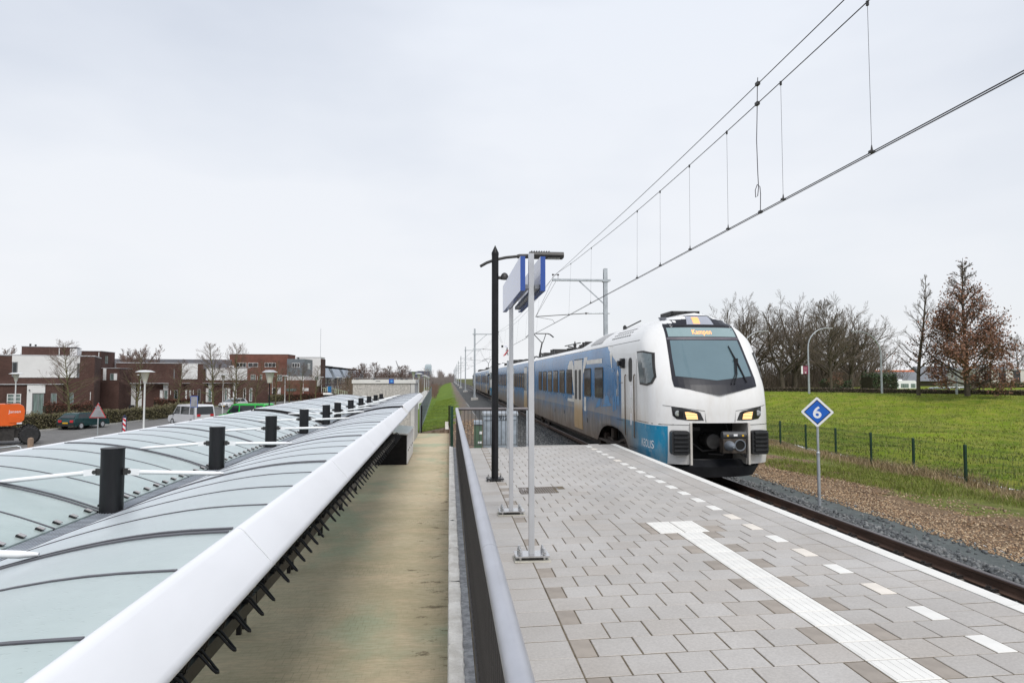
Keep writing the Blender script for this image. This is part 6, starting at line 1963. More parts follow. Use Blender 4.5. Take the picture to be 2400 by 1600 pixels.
# tower house
T = thing('brick_house', 'taller dark brick house with a plain tower and a pale downpipe, behind the triangular sign', 'house', (-47.3, 90.0, G), R(7))
bx(T, 'tower', BRD, 0.3, 3.5, 0, 5, 0, hz(5.13))
bx(T, 'roof_edge', TRIM, 0.25, 3.55, -0.05, 5.05, hz(5.135), hz(5.19))
bx(T, 'side_wing', BRD, 3.51, 5.6, 0.3, 6, 0, hz(2.98))
bx(T, 'wing_edge', TRIM, 3.51, 5.65, 0.25, 6, hz(2.985), hz(3.05))
MB().cyl((3.3, -0.07, hz(2.9)), 0.05, 2.1, 8).build('downpipe', WFRW, T)
win(T, 2.75, 3.1, hz(1.3), hz(2.3), -0.03, GLASSG, None, 0)
bx(T, 'white_strip', WPAN, 3.75, 4.1, 0.24, 0.298, hz(1.5), hz(2.98))
win(T, 4.55, 5.0, hz(1.5), hz(2.35), 0.27, GLASSG, None, 0)
bx(T, 'white_panel', WPAN, 5.0, 5.35, 0.24, 0.298, hz(1.5), hz(2.35))
sw = MB().box(3.503, 3.53, 1.5, 2.4, hz(3.6), hz(4.6)).build('window', GLASSG, T)
# house B
B = thing('brick_house', 'dark brown brick house with white corner panel and flat canopy over several doors', 'house', (-44.0, 95.0, G), R(25))
bx(B, 'wall', BRD, 0, 10.5, 0, 9, 0, hz(3.76))
bx(B, 'roof_edge', TRIM, -0.05, 10.6, -0.06, 9, hz(3.765), hz(3.86))
bx(B, 'white_panel', WPAN, 7.8, 9.82, -0.07, -0.002, hz(1.62), hz(3.74))
bx(B, 'garage_block', BRD, -4.2, 0.93, -2.2, 3, 0, hz(1.05))
bx(B, 'garage_edge', TRIM, -4.25, 0.98, -2.25, -0.1, hz(1.055), hz(1.13))
bx(B, 'canopy_edge', TRIM, 0.98, 6.2, -0.75, -0.003, hz(1.03), hz(1.11))
bx(B, 'white_portal', WPAN, 0.95, 2.30, -0.12, -0.002, hz(0.12), hz(1.02))
bx(B, 'white_portal', WPAN, 1.78, 2.30, -0.12, -0.002, 0, hz(0.118))
win(B, 1.0, 1.76, hz(-2.3), hz(0.1), -0.04, GLASSD, None, 0)
win(B, 2.62, 3.05, hz(-2.4), hz(0.0), -0.03, WPAN, WFRW, 0, True)
bx(B, 'house_number_panel', WPAN, 2.45, 2.55, -0.05, -0.003, hz(-1.0), hz(-0.05))
bx(B, 'white_portal', WPAN, 5.6, 6.2, -0.1, -0.002, hz(0.16), hz(1.02))
win(B, 5.2, 5.55, hz(-2.0), hz(0.13), -0.03, WPAN, WFRW, 0, True)
win(B, 5.65, 6.2, hz(-2.0), hz(0.13), -0.03, GLASSG, WFRW, 0)
win(B, 6.93, 7.4, hz(-1.6), hz(0.11), -0.03, GLASSD, WFR, 0)
win(B, 8.32, 8.55, hz(-1.8), hz(0.12), -0.03, WPAN, WFRW, 0, True)
win(B, 8.8, 9.05, hz(-1.8), hz(0.12), -0.03, GLASSG, WFRW, 0)
win(B, 9.88, 10.25, hz(-1.6), hz(0.22), -0.03, GLASSD, WFR, 0)
win(B, 6.82, 6.95, hz(1.65), hz(3.0), -0.02, GLASSD, WFR, 0, d=0.03)
for x in (6.45, 9.3):
    bx(B, 'number_strip', WPAN, x, x + 0.08, -0.04, -0.003, hz(-0.5), hz(0.1))
bx(B, 'door_canopy', TRIM, 7.9, 8.9, -0.6, -0.003, hz(1.03), hz(1.09))
bx(B, 'railing_box', DARK, 1.0, 2.2, -0.9, -0.7, 0, 0.8)
# house C
Cc = thing('brick_house', 'low dark brick house with a long white upper storey before the red brick block', 'house', (-38.2, 112.0, G), R(20))
bx(Cc, 'wall', BRD, -0.3, 9.2, 0, 8, 0, hz(1.45))
bx(Cc, 'white_storey', WPAN, -0.06, 5.93, -0.05, 7, hz(1.46), hz(3.36))
bx(Cc, 'roof_edge', TRIM, -0.1, 6.4, -0.12, 7, hz(3.365), hz(3.43))
bx(Cc, 'canopy_edge', TRIM, -0.8, 4.6, -0.5, -0.003, hz(0.96), hz(1.03))
for x0, x1, g_, f_ in ((-0.1, 0.18, WPAN, WFRW), (0.2, 0.75, GLASSG, WFRW), (2.6, 3.0, GLASSG, WFRW), (3.1, 3.45, WPAN, WFRW), (3.85, 4.4, WPAN, WFRW), (5.4, 5.8, GLASSD, WFRW), (6.3, 6.75, GLASSG, WFRW)):
    win(Cc, x0, x1, hz(-2.0), hz(0.15), -0.03, g_, f_, 0)
bx(Cc, 'white_portal', WPAN, 0.2, 0.72, -0.1, -0.003, hz(0.17), hz(0.95))
bx(Cc, 'white_portal', WPAN, 3.85, 4.42, -0.1, -0.003, hz(0.17), hz(0.95))
bx(Cc, 'roof_light', WFRW, 3.3, 4.0, 1.0, 1.6, hz(3.44), hz(3.8))
# big brick block
D = thing('apartment_block', 'tall flat red brown brick block with long strip windows', 'apartment block', (-43.5, 140.0, G), 0)
bx(D, 'wall', BRR, 0.0, 11.3, 0, 6.5, 0, hz(6.46))
bx(D, 'roof_edge', M('roof_edge_dark', (0.13, 0.10, 0.09), 0.6), -0.05, 11.35, -0.06, 6.55, hz(6.465), hz(6.53))
for x0, x1, n in ((1.27, 3.25, 2), (3.55, 5.5, 1), (6.78, 8.95, 2)):
    win(D, x0, x1, hz(3.95), hz(4.83), -0.03, GLASSD, WFRW, n)
for x0, x1 in ((4.15, 5.1), (5.84, 6.36), (9.28, 10.25)):
    win(D, x0, x1, hz(1.2), hz(2.48), -0.03, GLASSG, WFRW, 1 if x1 - x0 > 0.7 else 0, bars_h=1)
for x0, x1 in ((4.8, 6.1), (8.4, 9.2), (9.4, 10.0), (2.6, 3.4), (7.0, 7.6)):
    win(D, x0, x1, hz(-2.3), hz(-0.1), -0.03, GLASSD if x0 != 9.4 else WPAN, WFRW, 0)
MB().cyl((5.45, -0.08, 0.5), 0.05, 4.3, 8).cyl((9.15, -0.08, 0.5), 0.05, 3.0, 8).build('downpipe', WFRW, D)
bx(D, 'canopy_edge', TRIM, 4.3, 7.2, -0.6, -0.003, hz(0.0), hz(0.09))
# roofline behind
Rf = thing('terraced_roof', 'long dark tiled roof rising behind the second and third brick houses', 'house', (-62.0, 130.0, G), R(12))
bx(Rf, 'wall', BRD, 0, 20.5, 0, 6, 0, hz(3.5))
MB().prism([(-0.3, hz(3.5)), (6.3, hz(3.5)), (3.0, hz(5.35))], -0.3, 20.8, 'x').build('roof', ROOFT, Rf)
# grey clad house
Gh = thing('clad_house', 'blue grey clad cube house above a white band and red brick ground floor', 'house', (-31.9, 138.0, G), 0)
bx(Gh, 'upper_storey', CLAD, 0, 3.35, 0, 8, hz(2.16), hz(5.55))
for k in range(16):
    bx(Gh, 'cladding_board', CLAD, -0.015, 3.365, -0.018, 0.0, hz(2.18) + k * 0.21, hz(2.18) + k * 0.21 + 0.19)
bx(Gh, 'white_band', WPAN, 0.02, 3.33, 0.03, 7.9, hz(1.36), hz(2.155))
bx(Gh, 'brick_floor', BRR, 0.0, 4.3, -0.02, 8, 0, hz(1.355))
win(Gh, 0.95, 2.45, hz(3.86), hz(4.74), -0.05, GLASSD, WFRW, 2)
bx(Gh, 'side_window', GLASSG, 3.352, 3.37, 3.0, 5.5, hz(3.6), hz(4.8))
bx(Gh, 'shop_window', GLASSG, 0.0, 1.85, -0.1, -0.022, hz(-0.75), hz(-0.26))
bx(Gh, 'white_board', WPAN, 3.05, 4.25, -0.1, -0.022, hz(-0.75), hz(-0.15))
bx(Gh, 'chimney', DARK, 1.3, 1.6, 3, 3.4, hz(5.55), hz(5.95))
MB().cyl((3.2, -0.08, 0.8), 0.045, 3.2, 8).build('downpipe', WFRW, Gh)
# white gable house
Wh = thing('white_house', 'tall white rendered house end beside the row of blue grey houses', 'house', (-32.8, 150.0, G), 0)
bx(Wh, 'wall', WPAN, 0, 5.15, 0, 5, hz(0.05), hz(6.2))
bx(Wh, 'roof_edge', TRIM, -0.05, 5.22, -0.06, 5, hz(6.205), hz(6.28))
bx(Wh, 'base', BRD, 0.1, 5.0, 0.2, 5, 0, hz(0.045))
bx(Wh, 'side_wall', BRD, 5.155, 5.3, 0.1, 5, 0, hz(5.9))
win(Wh, 3.95, 4.82, hz(1.35), hz(2.2), -0.03, GLASSG, WFRW, 1)
MB().cyl((5.1, -0.05, hz(6.2)), 0.035, 6.2, 6).build('aerial_mast', GALV, Wh)
# row of blue grey houses receding
for i in range(5):
    y0 = 166 + i * 21
    H_ = thing('row_house', 'blue grey metal clad terraced house with slanted upper front, %s in the receding row' % ORD[i], 'house', (-30.6 - 0.028 * (y0 - 166), y0, G), 0, 'blue grey row houses')
    L = 20.4
    bx(H_, 'wall', M('row_brick', (0.12, 0.105, 0.11), 0.9, 0, 0.2, 0.6), -9, 0, 0, L, 0, 4.2)
    MB().prism([(-9, 4.2), (0.0, 4.2), (0.75, 4.5), (-0.4, 6.9), (-9, 7.3)], 0.3, L * 0.62, 'y').build('slanted_front', CLADL, H_)
    MB().prism([(-9, 4.2), (0.0, 4.2), (-1.4, 6.8), (-9, 7.2)], L * 0.62 + 0.02, L, 'y').build('recessed_front', CLAD, H_)
    bx(H_, 'roof_edge', ROOFT, -9, -0.5, 0, L, 7.31, 7.5)
    for k in range(4):
        w = MB().box(0.0, 0.05, 1.2 + k * 4.9, 2.6 + k * 4.9, 0.9, 2.5).build('window', WFRW, H_)
        MB().box(0.05, 0.06, 1.35 + k * 4.9, 2.45 + k * 4.9, 1.0, 2.4).build('pane', GLASSD, w)
        MB().box(0.0, 0.06, 3.6 + k * 4.9, 4.5 + k * 4.9, 0.0, 2.3).build('door', WFRW, H_)
        w = MB().box(0.0, 0.05, 1.0 + k * 4.9, 3.4 + k * 4.9, 3.0, 4.1).build('window', WFRW, H_)
        MB().box(0.05, 0.06, 1.15 + k * 4.9, 3.25 + k * 4.9, 3.1, 4.0).build('pane', GLASSG, w)
    # gable end towards the camera
    for k in range(3):
        win(H_, -2.4 + k * 0.8, -1.9 + k * 0.8, 0.6, 2.4, -0.02, GLASSD, WFRW, 0)
    win(H_, -2.2, -1.0, 3.0, 4.0, -0.02, GLASSG, WFRW, 1)
# far skyline
tw = thing('hospital_tower', 'pale tall tower block fading on the horizon left of the track', 'tower', (-28, 900, -2.6), 0)
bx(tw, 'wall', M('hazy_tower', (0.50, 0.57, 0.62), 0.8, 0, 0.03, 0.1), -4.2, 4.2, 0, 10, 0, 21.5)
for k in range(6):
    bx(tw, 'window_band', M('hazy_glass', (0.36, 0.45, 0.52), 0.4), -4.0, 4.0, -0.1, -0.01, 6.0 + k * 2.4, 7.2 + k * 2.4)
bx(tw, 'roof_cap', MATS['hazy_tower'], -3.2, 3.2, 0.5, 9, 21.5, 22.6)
dk = thing('warehouse', 'dark flat warehouse behind the lamp row, below the pale tower', 'warehouse', (-15.5, 350, -2.6), 0)
bx(dk, 'wall', M('warehouse_blue', (0.085, 0.095, 0.14), 0.6), -5.2, 5.0, 0, 12, 0, 7.85)
bx(dk, 'roof_edge', TRIM, -5.25, 5.05, -0.05, 12, 7.86, 8.1)
cr = thing('harbour_crane', 'distant thin crane jib standing on the horizon', 'crane', (-43.0, 600, -2.6), 0)
MB().bar((0, 0, 0), (0, 0, 9), 0.9).bar((0.5, 0, 9), (-3.6, 0, 19.5), 0.6).bar((0, 0, 9), (-3.0, 0, 17.5), 0.4).build('jib', M('crane_grey', (0.28, 0.28, 0.30), 0.6), cr)
MB().box(-1.5, 1.5, -1, 1, 7.5, 10).build('cab', MATS['crane_grey'], cr)
# right side buildings
wbld = thing('office_building', 'low white brick building with tall dark windows at the right edge', 'building', (91.2, 110.0, -1.0), R(-8))
bx(wbld, 'wall', M('white_brick_wall', (0.62, 0.60, 0.57), 0.8, 0, 0.08, 1.5), 0, 22, 0, 10, 0, 4.15)
bx(wbld, 'roof_edge', TRIM, -0.1, 22.1, -0.1, 10, 4.16, 4.34)
for k in range(9):
    x0 = 0.6 + k * 2.4
    w = win(wbld, x0, x0 + 1.15, 0.9, 4.05, -0.03, GLASSD, DARK, 0, bars_h=1)
bx(wbld, 'wall_lamp', DARK, 5.0, 5.25, -0.12, 0, 2.6, 2.85)
fb = thing('farm_shed', 'long low shed with grey roof and bright orange roof ridge behind the green shrubs', 'shed', (70.5, 122.0, -1.0), R(-4))
bx(fb, 'wall', M('shed_wall', (0.16, 0.14, 0.13), 0.9), 0.5, 27, 1, 10, 0, 2.2)
MB().prism([(0, 2.2), (11, 2.2), (5.5, 4.0)], 0, 27.5, 'x').build('roof', M('slate_grey_roof', (0.17, 0.18, 0.195), 0.7, 0, 0.12, 1.5), fb)
MB().prism([(5.0, 3.6), (10, 3.3), (7, 4.35)], 12.2, 20.5, 'x').build('orange_roof', M('orange_tiles', (0.46, 0.115, 0.035), 0.7, 0, 0.12, 2), fb)
MB().bar((23.5, -0.2, 2.0), (24.6, 0.5, 3.2), 0.16).bar((24.6, 0.5, 3.2), (24.9, 2, 4.4), 0.16).build('white_bargeboard', WHITE, fb)
bx(fb, 'white_door', WPAN, 21, 22.6, 0.9, 0.99, 0.3, 1.9)
ga = thing('brick_barn', 'dark grey barn roof partly hidden behind the leafy brown tree', 'barn', (95, 128, -1.0), R(-6))
bx(ga, 'wall', BRD, 0, 18, 0, 9, 0, 2.6)
MB().prism([(-0.4, 2.6), (9.4, 2.6), (4.5, 5.2)], -0.4, 18.4, 'x').build('roof', MATS['slate_grey_roof'], ga)

# ------------------------------------------------------------------ street lamps
LW = M('lamp_white_metal', (0.66, 0.67, 0.67), 0.4, 0.1, 0.05)
LCONE = M('lamp_milk_glass', (0.62, 0.62, 0.54), 0.25, 0, 0.05, 3)
def cone_lamp(label, loc, black=False, group='white cone street lamps of the estate'):
    th = thing('street_lamp', label, 'street lamp', loc, 0, None if black else group)
    pm = BLACK if black else LW
    MB().lathe([(0.085, 0), (0.085, 0.9), (0.058, 1.0), (0.048, 3.9), (0.055, 4.0), (0.12, 4.16)], (0, 0, 0), 12).build('pole', pm, th, 40)
    s = 1.0 if not black else 1.5
    zc_ = 4.16 if not black else 3.88
    MB().lathe([(0.115 * s, zc_), (0.235 * s, 4.70), (0.20 * s, 4.71), (0.10 * s, zc_ + 0.02)], (0, 0, 0), 20).build('lantern', LCONE, th, 40)
    k_ = 1.0 if not black else 1.12
    MB().lathe([(0.53 * k_, 4.70), (0.54 * k_, 4.715), (0.40, 4.77 + (0.06 if black else 0)), (0.3, 4.81 + (0.08 if black else 0)), (0.02, 4.825 + (0.08 if black else 0)), (0.02, 4.70)], (0, 0, 0), 28).build('cap', M('lamp_cap_grey', (0.40, 0.41, 0.43), 0.4) if black else LW, th, 40)
    return th
lamp0 = cone_lamp('white cone street lamp, the tall one nearest the glass canopies', (-17.9, 42.15, G))
for x, y, z, lb in ((-36.7, 61.7, G, 'white cone street lamp above the orange excavator'), (-37.2, 86.4, G, 'white cone street lamp half hidden behind the tall nearest one'), (-25.6, 80.3, G, 'white cone street lamp standing behind the silver van'), (-26.9, 115.2, G, 'white cone street lamp right of the black lamp post'),
                    (-27.2, 149.0, G - 0.15, 'white cone street lamp over the black car by the footbridge'), (-27.6, 172.8, G - 0.2, 'white cone street lamp before the first blue grey row house'), (-29.0, 192.0, G - 0.35, 'white cone street lamp before the second blue grey row house'), (-30.0, 216.0, G - 0.6, 'white cone street lamp before the third blue grey row house'),
                    (-43.9, 137.5, G, 'white cone street lamp in front of the red brick block at its left'), (-34.4, 137.0, G, 'white cone street lamp in front of the red brick block at its right'), (-33.0, 216.0, G - 0.4, 'white cone street lamp far off, close to the white house edge'),
                    (-4.20, 80.4, -2.2, 'white cone street lamp rising just behind the concrete building roof'), (-4.05, 91.0, -2.4, 'white cone street lamp on the path, second behind the concrete building'), (-4.85, 133.0, -2.5, 'white cone street lamp on the path, third behind the concrete building'), (-5.7, 172.8, -2.6, 'white cone street lamp on the path, fourth behind the concrete building'), (-6.5, 216.0, -2.8, 'white cone street lamp on the path, fifth behind the concrete building')):
    dup(lamp0, (x, y, z), 0, lb)
cone_lamp('black street lamp with a milky cone lantern behind the bright green van', (-14.2, 55.7, G + 0.1), True)
# curved motorway type lamps on the right
def arc_lamp(label, loc, H_, s, reach, rad):
    th = thing('road_lamp', label, 'street lamp', loc, 0, 'road lamps on top of the embankment')
    pts = [(0, 0, 0), (0, 0, H_ * 0.35), (0, 0, H_ - rad)]
    for k in range(1, 9):
        a = PI / 2 * k / 8
        pts.append((s * (1 - math.cos(a)) * reach, 0, H_ - rad + math.sin(a) * rad))
    rs = [0.11, 0.085, 0.07] + [0.06 - 0.003 * k for k in range(8)]
    MB().tube(pts, rs, 10).build('pole', GALV, th, 60)
    e = pts[-1]
    MB().obox((e[0] + s * 0.3, 0, e[2]), (0.7, 0.22, 0.10)).build('luminaire', M('luminaire_grey', (0.34, 0.35, 0.36), 0.5), th)
    return th
la = arc_lamp('curved road lamp carrying a small purple parking sign, above the blue number six', (36.0, 65.8, 0.2), 6.6, 1, 1.95, 2.0)
ps = MB().box(-0.62, -0.10, -0.06, -0.02, 1.98, 2.78).build('parking_sign', M('sign_purple', (0.19, 0.022, 0.065), 0.4), la)
MB().box(-0.80, -0.63, -0.06, -0.02, 1.98, 2.78).build('white_edge', WHITE, la)
for z in (2.62, 2.44, 2.26):
    MB().box(-0.55, -0.2, -0.066, -0.061, z - 0.025, z + 0.025).build('sign_text_bar', M('sign_pink', (0.55, 0.30, 0.36), 0.5), la)
MB().box(-0.45, -0.28, -0.066, -0.061, 2.06, 2.16).build('white_symbol', WHITE, la)
arc_lamp('curved road lamp leaning left, alone between the wood and the slender tree', (43.6, 65.6, 0.2), 6.3, -1, 2.4, 2.4)
arc_lamp('curved road lamp bending right beside the train windscreen', (33.0, 74.5, 0.2), 6.9, 1, 2.4, 2.4)
arc_lamp('tall road lamp half hidden by the rust brown tree', (47.9, 60.8, 0.2), 9.1, 1, 2.3, 1.0)

# ------------------------------------------------------------------ number six sign
s6 = thing('track_sign', 'diamond shaped blue sign with a white 6 on a thin grey pole beside the track', 'track sign', (7.78, 13.91, -0.95), R(-29))
MB().cyl((0, 0, 0), 0.034, 1.12, 14).cyl((0, 0, 1.12), 0.0255, 0.62, 14).lathe([(0.034, 1.10), (0.037, 1.11), (0.037, 1.13), (0.026, 1.15)], (0, 0, 0), 14).build('pole', GALV, s6, 40)
def rdiamond(r, c):
    p = []
    for k in range(4):
        a = PI / 2 * k + PI / 2
        ax, az = math.cos(a), math.sin(a)
        for e in (-1, 0, 1):
            b_ = a + e * 0.22 * c
            rr_ = r * (1 - 0.035 * c * (1.6 if e else 0.6))
            p.append((math.cos(b_) * rr_ if e else ax * rr_, math.sin(b_) * rr_ if e else az * rr_))
    return p
zc = 1.985
D4 = lambda r: [(0, zc + r), (-r, zc), (0, zc - r), (r, zc)]
def D8(r, c):
    return [(c, zc + r - c), (-c, zc + r - c), (-r + c, zc + c), (-r + c, zc - c), (-c, zc - r + c), (c, zc - r + c), (r - c, zc - c), (r - c, zc + c)]
pl = MB().prism(D8(0.325, 0.014), -0.052, -0.036, 'y').build('sign_plate', WHITE, s6)
MB().prism(D4(0.262), -0.0545, -0.0525, 'y').build('black_border', BLACK, pl)
MB().prism(D4(0.240), -0.0570, -0.0550, 'y').build('blue_field', M('sign_blue', (0.008, 0.115, 0.52), 0.35), pl)
v, f = text_geo('6', 0.34)
mx_ = sum(p[0] for p in v) / len(v); mz_ = (min(p[1] for p in v) + max(p[1] for p in v)) / 2
MB().add([((p[0] - mx_) * 1.05, -0.0580, zc - 0.005 + p[1] - mz_) for p in v], f).build('numeral', WHITE, pl)
# thicken the strokes with an offset copy
mb = MB()
for dx, dz in ((-0.008, 0), (0.008, 0), (0, 0.008), (0, -0.008)):
    mb.add([((p[0] - mx_) * 1.05 + dx, -0.0576 - 0.0001 * (dx > 0) - 0.00015 * (dz > 0) - 0.0002 * (dz < 0), zc - 0.005 + p[1] - mz_ + dz) for p in v], f)
mb.build('numeral_edge', WHITE, pl)

# ------------------------------------------------------------------ cars
def car(label, loc, rz, paint, L=4.2, W=1.7, H_=1.42, kind='hatch', group=None, cat='car', lights=True):
    th = thing('parked_car' if cat == 'car' else 'parked_van', label, cat, loc, rz, group)
    pm = paint
    h2 = L / 2
    if kind == 'van':
        low = [(-h2, 0.32), (-h2 + 0.02, 1.0), (h2 - 1.0, 1.02), (h2 - 0.12, 0.88), (h2, 0.62), (h2 - 0.02, 0.30)]
        top = [(-h2 + 0.02, 1.0), (-h2 + 0.12, H_ - 0.12), (-h2 + 0.3, H_), (h2 - 1.75, H_), (h2 - 1.5, H_ - 0.08), (h2 - 0.85, 1.0)]
    else:
        low = [(-h2, 0.30), (-h2 - 0.02, 0.62), (-h2 + 0.06, 0.92), (h2 - 1.1, 0.94), (h2 - 0.2, 0.78), (h2, 0.58), (h2 - 0.02, 0.28)]
        rr_ = {'hatch': 0.55, 'estate': 0.3}[kind]
        top = [(-h2 + 0.07, 0.92), (-h2 + rr_, H_ - 0.05), (-h2 + rr_ + 0.3, H_), (h2 - 2.1, H_), (h2 - 1.75, H_ - 0.07), (h2 - 1.0, 0.93)]
    hw = W / 2
    mb = MB()
    n = len(low)
    inset = lambda z: hw * (1 - 0.06 * max(0, (0.6 - z)) - 0.05 * max(0, z - 0.75))
    mb.add([(-inset(z), y, z) for y, z in low] + [(inset(z), y, z) for y, z in low], [tuple(range(n))[::-1], tuple(range(n, 2 * n))] + [(i, (i + 1) % n, n + (i + 1) % n, n + i) for i in range(n)])
    body = mb.build('body', pm, th)
    n = len(top)
    tp = lambda z: hw * (0.97 - 0.22 * (z - 0.92) / (H_ - 0.92)) if kind != 'van' else hw * (0.985 - 0.10 * (z - 1.0) / (H_ - 1.0))
    mb = MB().add([(-tp(z), y, z) for y, z in top] + [(tp(z), y, z) for y, z in top], [tuple(range(n))[::-1], tuple(range(n, 2 * n))] + [(i, (i + 1) % n, n + (i + 1) % n, n + i) for i in range(n)])
    mb.build('roof', pm, th)
    def sidewin(a, b_, c_, d_, name='side_window'):
        for s in (-1, 1):
            q = [a, b_, c_, d_]
            MB().add([(s * (tp(z) + 0.008), y, z) for y, z in q] + [(s * (tp(z) - 0.02), y, z) for y, z in q], [(0, 1, 2, 3), (7, 6, 5, 4), (0, 4, 5, 1), (1, 5, 6, 2), (2, 6, 7, 3), (3, 7, 4, 0)]).build(name, GLASSD, th)
    zb_, zt = (1.06, H_ - 0.16) if kind == 'van' else (0.97, H_ - 0.09)
    yr = -h2 + (0.18 if kind == 'van' else {'hatch': 0.42, 'estate': 0.22}[kind])
    yf = h2 - (1.0 if kind == 'van' else 1.2)
    yf2 = h2 - (1.5 if kind == 'van' else 1.85)
    ym = (yr + yf2) / 2 + 0.15
    if kind == 'van':
        sidewin((yr + 0.1, zb_), (yr + 0.14, zt), (ym - 0.9, zt), (ym - 0.9, zb_))
        sidewin((ym - 0.78, zb_), (ym - 0.78, zt), (ym + 0.72, zt), (ym + 0.72, zb_))
        sidewin((ym + 0.84, zb_), (ym + 0.84, zt), (yf2, zt), (yf, zb_))
    else:
        sidewin((yr, zb_), (yr + 0.25, zt), (ym - 0.04, zt), (ym - 0.04, zb_))
        sidewin((ym + 0.04, zb_), (ym + 0.04, zt), (yf2, zt), (yf, zb_))
    # rear and front screens
    rb = top[0]; rt = top[1]
    MB().quad((-tp(rb[1]) + 0.12, rb[0] - 0.012 + 0.05 * (rt[0] - rb[0]), rb[1] + 0.07), (tp(rb[1]) - 0.12, rb[0] - 0.012 + 0.05 * (rt[0] - rb[0]), rb[1] + 0.07), (tp(rt[1]) - 0.10, rt[0] - 0.012, rt[1] - 0.03), (-tp(rt[1]) + 0.10, rt[0] - 0.012, rt[1] - 0.03)).build('rear_window', GLASSD, th)
    fb_, ft = top[-1], top[-2]
    MB().quad((-tp(fb_[1]) + 0.08, fb_[0] + 0.012, fb_[1] + 0.03), (tp(fb_[1]) - 0.08, fb_[0] + 0.012, fb_[1] + 0.03), (tp(ft[1]) - 0.08, ft[0] + 0.014, ft[1]), (-tp(ft[1]) + 0.08, ft[0] + 0.014, ft[1])).build('windscreen', M('car_windscreen', (0.09, 0.11, 0.12), 0.07, 0, 0.2, 1, spec=0.7), th)
    r_ = 0.31 if kind != 'van' else 0.33
    for y in (-h2 + 0.75, h2 - 0.82):
        for s in (-1, 1):
            w = MB().lathe([(r_ * 0.6, -0.09), (r_ * 0.95, -0.09), (r_, -0.05), (r_, 0.07), (r_ * 0.95, 0.09), (r_ * 0.6, 0.085)], (0, 0, 0), 18).xf(Matrix.Translation((s * (hw - 0.085), y, r_)) @ Matrix.Rotation(s * PI / 2, 4, 'Y')).build('wheel', RUBBER, th, 40)
            MB().lathe([(r_ * 0.62, 0.07), (r_ * 0.62, 0.095), (r_ * 0.2, 0.10), (0.01, 0.09)], (0, 0, 0), 14).xf(Matrix.Translation((s * (hw - 0.085), y, r_)) @ Matrix.Rotation(s * PI / 2, 4, 'Y')).build('rim', ALU, w, 40)
    MB().box(-hw + 0.04, hw - 0.04, -h2 - 0.06, -h2 + 0.1, 0.30, 0.50).box(-hw + 0.04, hw - 0.04, h2 - 0.1, h2 + 0.05, 0.26, 0.46).build('bumper', DARK, th)
    for s in (-1, 1):
        zt_ = 0.72 if kind != 'van' else 1.0
        MB().box(s * hw * 0.66 - 0.15, s * hw * 0.66 + 0.15, -h2 - 0.035, -h2 + 0.08, zt_ - 0.10, zt_ + 0.10).build('tail_light', RED, th)
        MB().box(s * hw * 0.68 - 0.17, s * hw * 0.68 + 0.17, h2 - 0.14, h2 + 0.012, 0.58, 0.72).build('headlight', LENS, th)
        MB().box(s * (hw + 0.08) - 0.08, s * (hw + 0.08) + 0.08, yf - 0.12, yf, 0.98, 1.12).build('wing_mirror', DARK, th)
    MB().box(-0.26, 0.26, -h2 - 0.075, -h2 - 0.062, 0.52, 0.64).box(-0.26, 0.26, h2 + 0.052, h2 + 0.06, 0.34, 0.45).build('number_plate', M('plate_yellow', (0.62, 0.36, 0.02), 0.5), th)
    return th
def paint(name, c, metal=0.0):
    return M('car_paint_' + name, c, 0.22, metal, 0.05, 1, spec=0.6)
car('dark green hatchback parked at the kerb beside the clipped hedge', (-31.7, 62.9, -2.6), R(-14), paint('green', (0.014, 0.055, 0.058), 0.3), 4.0, 1.68, 1.40)
car('silver passenger van with dark windows parked beyond the near canopy', (-23.9, 66.2, -2.6), R(48), paint('silver', (0.66, 0.67, 0.70), 0.1), 4.9, 1.9, 1.93, 'van', None, 'van')
car('bright green delivery van half hidden by the canopy edge', (-19.4, 68.0, -2.6), R(75), paint('bright_green', (0.012, 0.42, 0.045)), 4.9, 1.9, 1.93, 'van', None, 'van')
car('white car parked facing the camera between the silver and green vans', (-31.2, 102.6, -2.6), R(158), paint('white', (0.68, 0.69, 0.71)), 4.2, 1.72, 1.44)
car('dark red car parked before the red brick block, behind the black lamp', (-36.7, 136.5, -2.6), R(-84), paint('red', (0.10, 0.012, 0.022), 0.2), 4.1, 1.7, 1.42)
car('black car near the arched footbridge', (-26.2, 145.5, -2.6), R(100), paint('black', (0.02, 0.025, 0.035), 0.2), 4.3, 1.72, 1.36)
rowp = [('pale_blue', (0.34, 0.42, 0.45), 'pale blue car, first of the row parked past the footbridge'), ('silver2', (0.48, 0.50, 0.53), 'silver car, second of the row parked past the footbridge'), ('white2', (0.66, 0.67, 0.70), 'white car, third of the row parked past the footbridge'), ('grey2', (0.36, 0.39, 0.43), 'grey car, last of the row parked past the footbridge')]
for (nm, c, lb), (x, y) in zip(rowp, ((-33.4, 200), (-31.0, 203), (-29.4, 207), (-28.4, 214))):
    car(lb, (x, y, -2.6), R(172), paint(nm, c, 0.2), 4.3, 1.75, 1.46, 'estate', 'cars parked in a row far down the street')
car('grey blue car seen over the low hedge, left of the white one', (71.3, 95.0, -1.0), R(75), paint('steel_blue', (0.20, 0.25, 0.31), 0.3), 4.3, 1.75, 1.44, 'estate')
car('white car seen over the low hedge under the rust brown tree', (74.6, 95.6, -1.0), R(75), paint('white3', (0.66, 0.67, 0.69)), 4.4, 1.78, 1.46, 'estate')
cv = thing('caravan', 'white caravan parked behind the low hedge at the slender tree', 'caravan', (66.6, 96.0, -1.0), R(8))
MB().prism([(-2.3, 0.45), (2.2, 0.45), (2.3, 1.3), (2.1, 2.2), (1.7, 2.42), (-1.3, 2.42), (-1.9, 2.1), (-2.35, 1.35)], -1.05, 1.05, 'y').build('body', WHITE, cv)
